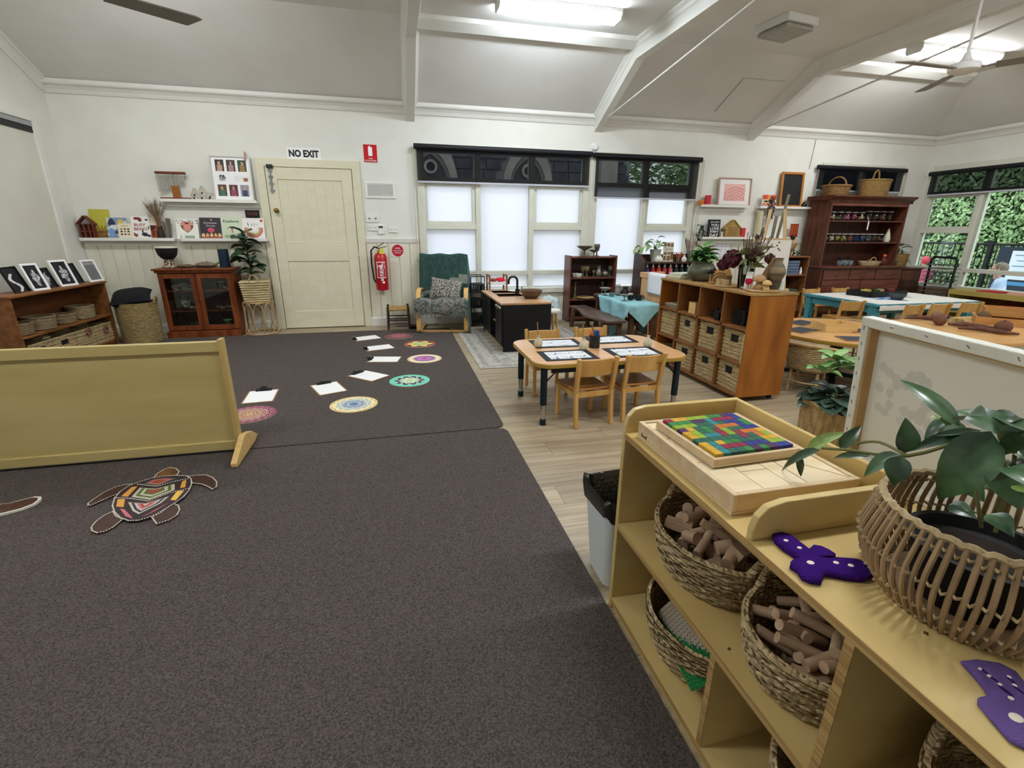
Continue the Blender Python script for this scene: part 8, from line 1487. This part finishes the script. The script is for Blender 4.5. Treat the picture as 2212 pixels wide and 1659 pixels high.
for f in (.06, .24, .55, .9, 1.0):
    b = MB(); n_ = 132; R1 = prof(f); w3 = .006 if f < 1 else .001; b.tube([((R1+w3*(1 if k % 2 else -1))*cos(2*pi*k/n_), (R1+w3*(1 if k % 2 else -1))*sin(2*pi*k/n_), HB*f+.002*sin(k*1.7)) for k in range(n_)], .0028 if f < 1 else .0065, 5, True); b.build('twine_ring', m_tw_, t, smooth=60)
b = MB(); b.lathe([(0, .002), (prof(0), .002), (prof(0), .006), (0, .006)], 30); b.build('base', m_rs, t)
t2 = thing('nursery_pot', 'black plastic nursery pot inside the rattan basket', 'pot', RC_+Vector((0, 0, .0075))); b = MB(); b.lathe([(0, 0), (.075, 0), (.1, .1), (.105, .105), (.095, .105), (.09, .085), (0, .08)], 26); b.build('pot', m_blackm, t2, smooth=45); b = MB(); b.lathe([(0, .084), (.089, .084)], 20); b.build('soil', m_soil, t2)
t = thing('vine_plant', 'glossy green trailing vine in the rattan basket', 'plant', (0, 0, 0)); m_vl = mat('vine_leaf', '24402a', '4c6c44', (18, 18, 18), 3, .28, vary=.15, spec=.6); m_vl2 = mat('vine_leaf_light', '5c7c34', '86a050', (18, 18, 18), 3, .3, spec=.6)
def leaf3(p, q, w_, nrm, mt, curl=.15, n_=9):
    p, q = Vector(p), Vector(q); d = q-p; L_ = d.length; d.normalize(); s = d.cross(Vector(nrm)).normalized(); up = s.cross(d).normalized(); vs = []; fs = []
    for i in range(n_+1):
        f = i/n_; ww = w_/2*(sin(pi*f**.75)**.8 if 0 < f < 1 else .02)*(1-.25*f); c = p+d*(L_*f)+up*(curl*L_*sin(pi*f)*.6)
        for j in (-1, -.5, 0, .5, 1): vs.append(c+s*ww*j+up*abs(j)*ww*.35)
    for i in range(n_):
        for j in range(4): a_ = i*5+j; fs.append((a_, a_+1, a_+6, a_+5))
    b = MB(); b.add(vs, fs); return b.build('leaf', mt, t, smooth=60)
def vp(u, v, x): return px(u, v, x)
cam_n = Vector((-.5, -.3, .8))
LV = [((2075, 922), (1944, 820), .035, .97, .99), ((1955, 978), (1956, 902), .045, .93, .93), ((2140, 932), (2026, 1078), .078, .90, .86), ((1945, 982), (1866, 1030), .04, .9, .88), ((1948, 985), (1930, 1048), .045, .88, .87), ((1880, 985), (1800, 990), .02, .92, .93), ((1772, 972), (1686, 1022), .035, .9, .9), ((1742, 978), (1832, 934), .04, .92, .95), ((1815, 968), (1862, 918), .03, .93, .96), ((1728, 985), (1730, 1030), .018, .9, .9), ((2195, 945), (2060, 888), .05, .95, 1.0), ((2120, 930), (1965, 975), .028, .96, .96), ((2200, 900), (2120, 925), .04, 1.0, .99), ((2212, 930), (2140, 905), .03, .93, 1.0), ((2180, 970), (2230, 900), .06, .95, .97), ((2110, 1000), (2140, 1060), .05, .95, .93), ((2180, 1010), (2200, 1100), .07, .9, .88), ((2050, 1090), (2110, 1120), .03, .9, .9), ((2140, 1110), (2190, 1160), .035, .89, .87), ((2230, 980), (2290, 940), .06, .95, .97), ((2180, 960), (2250, 1010), .05, .97, .97), ((2100, 960), (2020, 930), .04, 1.0, 1.04)]
for i, (p, q, w_, xa, xb) in enumerate(LV): leaf3(vp(*p, xa), vp(*q, xb), w_, cam_n+Vector((.2*sin(i), .2*cos(i*2), 0)), m_vl2 if i in (7,) else m_vl, .12 if i != 2 else .3)
RL = random.Random(31)
for i in range(16): u, v = 2040+RL.random()*230, 900+RL.random()*170; xx = RL.uniform(.86, 1.02); a_ = RL.uniform(0, 6.28); leaf3(vp(u, v, xx), vp(u+80*cos(a_), v+45*sin(a_)+25, xx+RL.uniform(-.05, .05)), RL.uniform(.028, .05), cam_n+Vector((RL.uniform(-.6, .6), RL.uniform(-.6, .6), 0)), m_vl if i % 4 else m_vl2)
for P in ([(2150, 1150, .92), (2170, 1010, .93), (2120, 945, .94), (1960, 985, .92), (1830, 972, .92), (1775, 968, .91)], [(2150, 1150, .93), (2190, 1000, .95), (2190, 930, .97)], [(2120, 1140, .93), (2100, 1010, .94), (2080, 925, .97)], [(1960, 985, .92), (1900, 955, .95), (1850, 958, .97)]): b = MB(); b.tube(smooth_path([tuple(vp(u, v, x)) for u, v, x in P], 4), .0032, 6); b.build('stem', mat('vine_stem', '6a6a3c'), t, smooth=50)
# ================================================================ canvas on the low unit behind, bin
t = thing('low_unit', 'low plywood unit standing back to back with the birch shelf', 'cabinet', (0, 0, 0)); b = MB(); b.box(1.1, 1.56, -.7, 1.22, .04, .55); b.build('carcass', m_bp, t); b = MB(); b.box(1.095, 1.57, -.7, 1.225, .5505, .565); b.build('top_board', m_bp, t); b = MB(); b.box(1.12, 1.54, -.68, 1.2, 0, .04); b.build('plinth', m_bpe, t)
cd_ = Vector((-.083, -.414, 0)).normalized(); c0 = Vector((1.505, 1.20, .5665)); Wc, Hc, Tc = .66, .485, .034; t = thing('stretched_canvas', 'white stretched canvas seen from behind with faint dots showing through', 'canvas', c0, atan2(cd_.y, cd_.x)); t.rotation_euler = (radians(4), 0, atan2(cd_.y, cd_.x)); m_cv = mat('raw_canvas', 'dcdbd2', 'd2d1c6', (9, 9, 9), 3, .85, .3, 400); m_sb = mat('stretcher_pine', 'a8865a', 'b8986c', (9, 9, 9), 3, .6)
def dotsf(u, v):
    x, y = u*Wc, v*Hc
    for (dx, dy, r, c) in DT:
        if hypot(x-dx, y-dy) < r: return c
    return (214, 213, 205)
g = (196, 196, 189); DT = [(.06+.03*k, .345-.012*k, .017, g) for k in range(3)]+[(.125, .30, .017, g), (.105, .265, .017, g), (.06, .27, .017, g), (.11, .225, .016, g), (.07, .20, .017, g), (.10, .195, .017, g)]
DT += [(.20+.045*cos(a_), .285+.06*sin(a_)*1.1, .02, (194, 194, 188)) for a_ in [pi*.85-pi*1.1*k/6 for k in range(7)]]+[(.17+.03*k, .225-.003*k, .018, (197, 197, 191)) for k in range(4)]+[(.16, .19, .015, (202, 202, 197)), (.24, .17, .018, (196, 194, 198))]+[(.40+.07*cos(a_), .20+.09*sin(a_), .018, (196, 198, 204)) for a_ in [2*pi*k/16 for k in range(16)]]
# local frame: x along the canvas, y pointing away from the camera side, z up
printed('canvas_back', Wc-.04, Hc-.04, 110, 84, dotsf, t, (Wc/2, .004, .02), (0, 0, 0), .9)
for (xa, xb, za, zb2) in ((0, Wc, Hc-.03, Hc), (0, Wc, 0, .03), (0, .03, .03, Hc-.03), (Wc-.03, Wc, .03, Hc-.03)): b = MB(); b.box(xa, xb, -.03, .003, za, zb2); b.build('folded_edge', m_cv, t, bevel=.003)
for (xa, xb, za, zb2) in ((.03, .038, .03, Hc-.03), (.03, Wc-.03, Hc-.034, Hc-.03)): b = MB(); b.box(xa, xb, -.024, .003, za, zb2); b.build('stretcher_bar', m_sb, t)
for i in range(9): b = MB(); b.bx((.014, -.0304, .05+.05*i), (.003, .0012, .011)); b.build('staple', m_steel, t)
for i in range(4): b = MB(); b.bx((.12+.12*i, -.0304, Hc-.014), (.011, .0012, .003), 0, .3*i, 0); b.build('staple', m_steel, t)
t = thing('waste_bin', 'white plastic bin lined with a black bag behind the birch shelf end', 'bin', (.80, 1.455, 0)); b = MB(); z_ = [(0, .105, .10), (.37, .13, .125)]; vs = []; fs = []
def ring(w_, d_, z, n_=6): return [(x, y, z) for x, y in rrect(-w_, w_, -d_, d_, .035, n_)]
for (z, w_, d_) in ((0, .10, .09), (.365, .128, .12)): vs += ring(w_, d_, z)
k = len(vs)//2; b.add(vs, [tuple(range(k))[::-1]]+[(i, (i+1) % k, k+(i+1) % k, k+i) for i in range(k)]); b.build('body', mat('bin_white', 'd2d8d6', rough=.35), t, smooth=40)
b = MB(); vs = []
for j, (z, w_, d_) in enumerate(((.315, .131, .123), (.36, .137, .129), (.385, .136, .128), (.375, .122, .114), (.2, .105, .1), (.06, .09, .08))): vs += [(x*(1+.012*sin(i*2.3+j)), y*(1+.012*cos(i*1.7+j)), z+.012*sin(i*.9+j*2)*(1 if j in (0, 2, 3) else 0)) for i, (x, y, z) in enumerate(ring(w_, d_, z))]
b.add(vs, [(j*k+i, j*k+(i+1) % k, (j+1)*k+(i+1) % k, (j+1)*k+i) for j in range(5) for i in range(k)]+[tuple(range(5*k, 6*k))]); b.build('bin_liner', mat('black_plastic_bag', '17150f', '221f18', (30, 30, 30), 3, .25, .6, 60, spec=.6), t, smooth=60)
# ================================================================ outside
b = MB(); b.add([(-30, 7.2, -.35), (60, 7.2, -.35), (60, 60, -.35), (-30, 60, -.35), (9.2, -30, -.35), (60, -30, -.35), (60, 7.2, -.35), (9.2, 7.2, -.35)], [(0, 1, 2, 3), (4, 5, 6, 7)]); struct(b.build('floor_outside', mat('pale_paving', 'b5b2aa', 'a5a29a', (1, 1, 1), 3, .9)))
m_blue = mat('bluestone', '3c3e44', '54565c', (5, 5, 5), 4, .8, .4, 60, vary=.2); m_sand = mat('pale_sandstone', '9a968c', 'aca89e', (5, 5, 5), 3, .85)
CH = thing('stone_church', 'bluestone church wall with pale pointed window arches seen through the blinds', 'church', (0, 0, 0)); YC = 11.0
b = MB(); b.box(-4, 5.4, YC+.04, YC+.5, -.35, 5.2); b.build('mortar_wall', mat('pale_mortar', '8d8d8e'), CH)
AR = [(py(*c3(170, 300), YC).x, 2.30), (py(*c3(870, 300), YC).x, 2.28)]; sm = []
for w_ in (.34, .42, .28): q = MB(); q.box(-w_/2+.012, w_/2-.012, -.03, .05, .012, .20); sm.append((w_, q.mesh('stone', m_blue)))
for r in range(11):
    x = -.6-.2*(r % 3); z = 1.7+.215*r
    while x < 5.2:
        w_, me = sm[int(noise2(r, int(x*10), 4)*3)]; cx_ = x+w_/2
        if not any(hypot(cx_-ax, (z+.1-az)*.8) < .66 for ax, az in AR) and not (z < 2.3 and any(abs(cx_-ax) < .6 for ax, az in AR)): link('stone', me, CH, (cx_, YC, z))
        x += w_
def arc(ax, az, r):
    R_ = r*1.75; A = math.acos((R_-r)/R_); R1 = [(ax-(R_-r)+R_*cos(A*i/10), az+R_*sin(A*i/10)) for i in range(11)]; return [(ax+r, az-.8)]+R1+[(2*ax-x, z) for x, z in R1[-2::-1]]+[(ax-r, az-.8)]
for ax, az in AR:
    for r0, r1, d, mt, nm in ((.40, .56, .07, m_sand, 'arch_surround'), (.33, .4, .03, mat('sand_inner', '77746b'), 'arch_moulding')):
        O, I = arc(ax, az, r1), arc(ax, az, r0); k = len(O); b = MB(); b.add([(x, YC-d, z) for x, z in O+I]+[(x, YC+.04, z) for x, z in O+I], [(i, i+1, k+i+1, k+i) for i in range(k-1)]+[(k+i, k+i+1, 3*k+i+1, 3*k+i) for i in range(k-1)]); b.build(nm, mt, CH)
    I = arc(ax, az, .34); b = MB(); b.add([(ax, YC+.02, az+.1)]+[(x, YC+.02, z) for x, z in I], [(0, i+1, i+2) for i in range(len(I)-1)]); b.build('window_glass', mat('leaded_glass', '4a4c50', rough=.3), CH)
    b = MB(); b.lathe([(.09, -.02), (.14, -.02), (.14, .02), (.09, .02), (.09, -.02)], 20); b.xf(Matrix.Rotation(pi/2, 3, 'X')); b.build('tracery_ring', m_sand, CH, (ax, YC-.03, az+.28)); b = MB(); b.lathe([(0, 0), (.09, 0)], 18); b.xf(Matrix.Rotation(pi/2, 3, 'X')); b.build('tracery_opening', m_blackm, CH, (ax, YC-.035, az+.28))
b = MB(); b.box(4.6, 5.0, YC-.2, YC+.1, -.35, 5.2); b.build('buttress', m_sand, CH)
def foliage(name, lab, cat, fn, n, size, mt, seed, kind=None):
    """a mass of small leaf quads placed by fn(R) -> point, normal"""
    R = random.Random(seed); vs = []; fs = []
    for i in range(n):
        p, nm = fn(R); nm = (Vector(nm)+Vector((R.gauss(0, .5), R.gauss(0, .5), R.gauss(.2, .5)))).normalized(); a_ = nm.orthogonal().normalized(); c = nm.cross(a_); th = R.uniform(0, 6.28); d = a_*cos(th)+c*sin(th); e = nm.cross(d); s = size*R.uniform(.6, 1.3); p = Vector(p); o = len(vs)
        vs += [p-d*s, p+e*s*.5, p+d*s, p-e*s*.5]; fs.append((o, o+1, o+2, o+3))
    b = MB(); b.add(vs, fs); return b
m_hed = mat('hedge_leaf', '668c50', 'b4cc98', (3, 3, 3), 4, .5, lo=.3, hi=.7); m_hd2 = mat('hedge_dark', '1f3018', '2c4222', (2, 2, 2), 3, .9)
t = thing('ivy_hedge', 'tall sunlit green ivy hedge outside the clear window', 'hedge', (0, 0, 0)); HXp = 13.2
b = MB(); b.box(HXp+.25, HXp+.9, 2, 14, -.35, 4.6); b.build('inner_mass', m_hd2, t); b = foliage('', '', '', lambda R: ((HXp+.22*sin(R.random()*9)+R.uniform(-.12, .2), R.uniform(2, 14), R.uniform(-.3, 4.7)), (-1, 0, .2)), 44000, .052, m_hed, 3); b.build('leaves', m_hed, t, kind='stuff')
t = thing('garden_tree', 'leafy tree beyond the lane seen through the lower black blind', 'tree', (7.2, 13.5, -.35)); b = MB(); b.tube([(0, 0, 0), (.1, 0, 1.5), (0, .1, 3)], [.2, .16, .1], 10); b.build('trunk', mat('tree_bark', '4a3c30', rough=.9), t); b = foliage('', '', '', lambda R: (Vector((R.gauss(0, 1), R.gauss(0, .9), R.gauss(0, .9))).normalized()*R.uniform(.9, 1.9)+Vector((0, 0, 3.2)), (0, -.3, 1)), 7000, .1, m_hed, 5); b.build('foliage', m_hed, t, kind='stuff')
t = thing('garden_fence', 'black metal picket fence in front of the hedge', 'fence', (0, 0, 0)); FXp = 11.6; zf0, zf1 = -.3, 1.12
zf1 = px(2030, 525, FXp).z; b = MB(); b.cyl((FXp, 5.2, zf1), (FXp, 10.5, zf1), .022, n=8); b.build('top_rail', m_blackm, t); b = MB(); b.cyl((FXp, 5.2, zf0+.15), (FXp, 10.5, zf0+.15), .02, n=8); b.build('bottom_rail', m_blackm, t); q = MB(); q.cyl((0, 0, zf0), (0, 0, zf1), .011, n=6); me = q.mesh('picket', m_blackm)
for i in range(48): y = 5.2+.11*i; (link('picket', me, t, (FXp, y, 0)) if y < 10.5 else None)
for y in (5.2, 7.4): b = MB(); b.box(FXp-.035, FXp+.035, y-.035, y+.035, zf0-.05, zf1+.06); b.build('post', m_blackm, t)
sp = px(2195, 575, 11.5); t = thing('fence_sign', 'white notice sign on a dark board outside the window', 'sign', (sp.x, sp.y, sp.z), 0); b = MB(); b.box(0, .03, -.45, .35, -.55, .35); b.build('board', mat('sign_navy', '26303c'), t); b = MB(); b.box(-.004, -.001, -.32, .12, -.25, .28); b.build('panel', mat('sign_white', 'd8e0ea'), t); b = MB(); b.box(-.004, -.001, -.3, .1, -.36, -.29); b.build('strip', mat('sign_blue', '4a8ab8'), t)
for i in range(4): b = MB(); b.box(-.006, -.0045, -.26, .06-.05*(i % 2), .19-.1*i, .208-.1*i); b.build('text_line', mat('sign_ink', '8090a4'), t)
# people outside: one continuous skinned body each
def person(name, lab, loc, rz_, J, E, rad, mt, hair, hairc, head, hr, skin):
    t = thing(name, lab, 'person', loc, rz_); me = bpy.data.meshes.new('body'); me.from_pydata(J, E, []); o = link('body', me, t); me.materials.append(mt); s = o.modifiers.new('skin', 'SKIN'); s.use_smooth_shade = True
    for i, r in enumerate(rad): me.skin_vertices[0].data[i].radius = (r, r*(.75 if i < 3 else 1))
    me.skin_vertices[0].data[0].use_root = True; sub = o.modifiers.new('sub', 'SUBSURF'); sub.levels = sub.render_levels = 2
    H = Vector(head); b = MB(); b.ell(head, hr*.78, hr*.92, hr, 18, 12); b.ell((H.x, H.y-hr*.95, H.z-hr*.1), hr*.13, hr*.2, hr*.16, 8, 6); b.ell((H.x-hr*.8, H.y, H.z), hr*.1, hr*.18, hr*.24, 8, 6); b.ell((H.x+hr*.8, H.y, H.z), hr*.1, hr*.18, hr*.24, 8, 6); b.cyl((H.x, H.y+.01, H.z-hr*1.5), (H.x, H.y, H.z-hr*.6), hr*.45, n=12); b.build('head', skin, t, smooth=60)
    for s_ in (-1, 1): b = MB(); b.ell((H.x+s_*hr*.32, H.y-hr*.82, H.z+hr*.08), hr*.1, hr*.06, hr*.07, 8, 5); b.build('eye', m_blackm, t)
    b = MB(); b.ell((H.x, H.y-hr*.84, H.z-hr*.45), hr*.24, hr*.06, hr*.06, 8, 5); b.build('mouth', mat('lips', 'a05a50'), t)
    b = MB(); b.ell((H.x, H.y+hr*.18, H.z+hr*.16), hr*.9, hr*.98, hr*.98, 18, 12); b.v = [(x, y, z if y > H.y-hr*.4 else max(z, H.z+hr*.45)) for x, y, z in b.v]; b.build('hair', mat(hair, hairc[0], hairc[1], (30, 30, 9), 3, .7), t, smooth=70); return t
sk = mat('skin_tone', 'c89a80', rough=.5)
JJ = [(0, 0, .95), (0, .02, 1.2), (0, .02, 1.42), (-.19, .02, 1.40), (-.25, -.05, 1.14), (-.2, -.25, 1.0), (.19, .02, 1.40), (.25, -.05, 1.14), (.2, -.25, 1.0), (-.1, 0, .86), (-.11, -.02, .48), (-.11, 0, .05), (-.11, -.14, .04), (.1, 0, .86), (.11, -.02, .48), (.11, 0, .05), (.11, -.14, .04)]; EE = [(0, 1), (1, 2), (2, 3), (3, 4), (4, 5), (2, 6), (6, 7), (7, 8), (0, 9), (9, 10), (10, 11), (11, 12), (0, 13), (13, 14), (14, 15), (15, 16)]; RD = [.17, .17, .1, .08, .06, .045, .08, .06, .045, .1, .07, .05, .04, .1, .07, .05, .04]
hp = px(2166, 582, 10.05); s1_ = .92
p1_ = person('person', 'person in a light blue shirt with grey-brown hair outside the window', (10.05, hp.y, hp.z-1.62*s1_), radians(212), JJ, EE, RD, mat('light_blue_shirt', 'c2d4f0', 'b2c6e8', (9, 9, 9), 2, .8), 'greybrown_hair', ('6a5a4c', '8c7c6c'), (0, -.05, 1.62), .115, sk); p1_.scale = (s1_, s1_, s1_)
hp = px(2000, 562, 11.0); p2_ = person('person', 'small person in a pink-red top by the black fence', (11.0, hp.y, -.35), radians(150), JJ, EE, RD, mat('pink_red_top', 'a04a5c', 'b05c6c', (9, 9, 9), 2, .8), 'pink_hat', ('b83a4c', 'c04858'), (0, -.05, 1.62), .125, sk); sc_ = (hp.z+.35)/1.64; p2_.scale = (sc_, sc_, sc_)
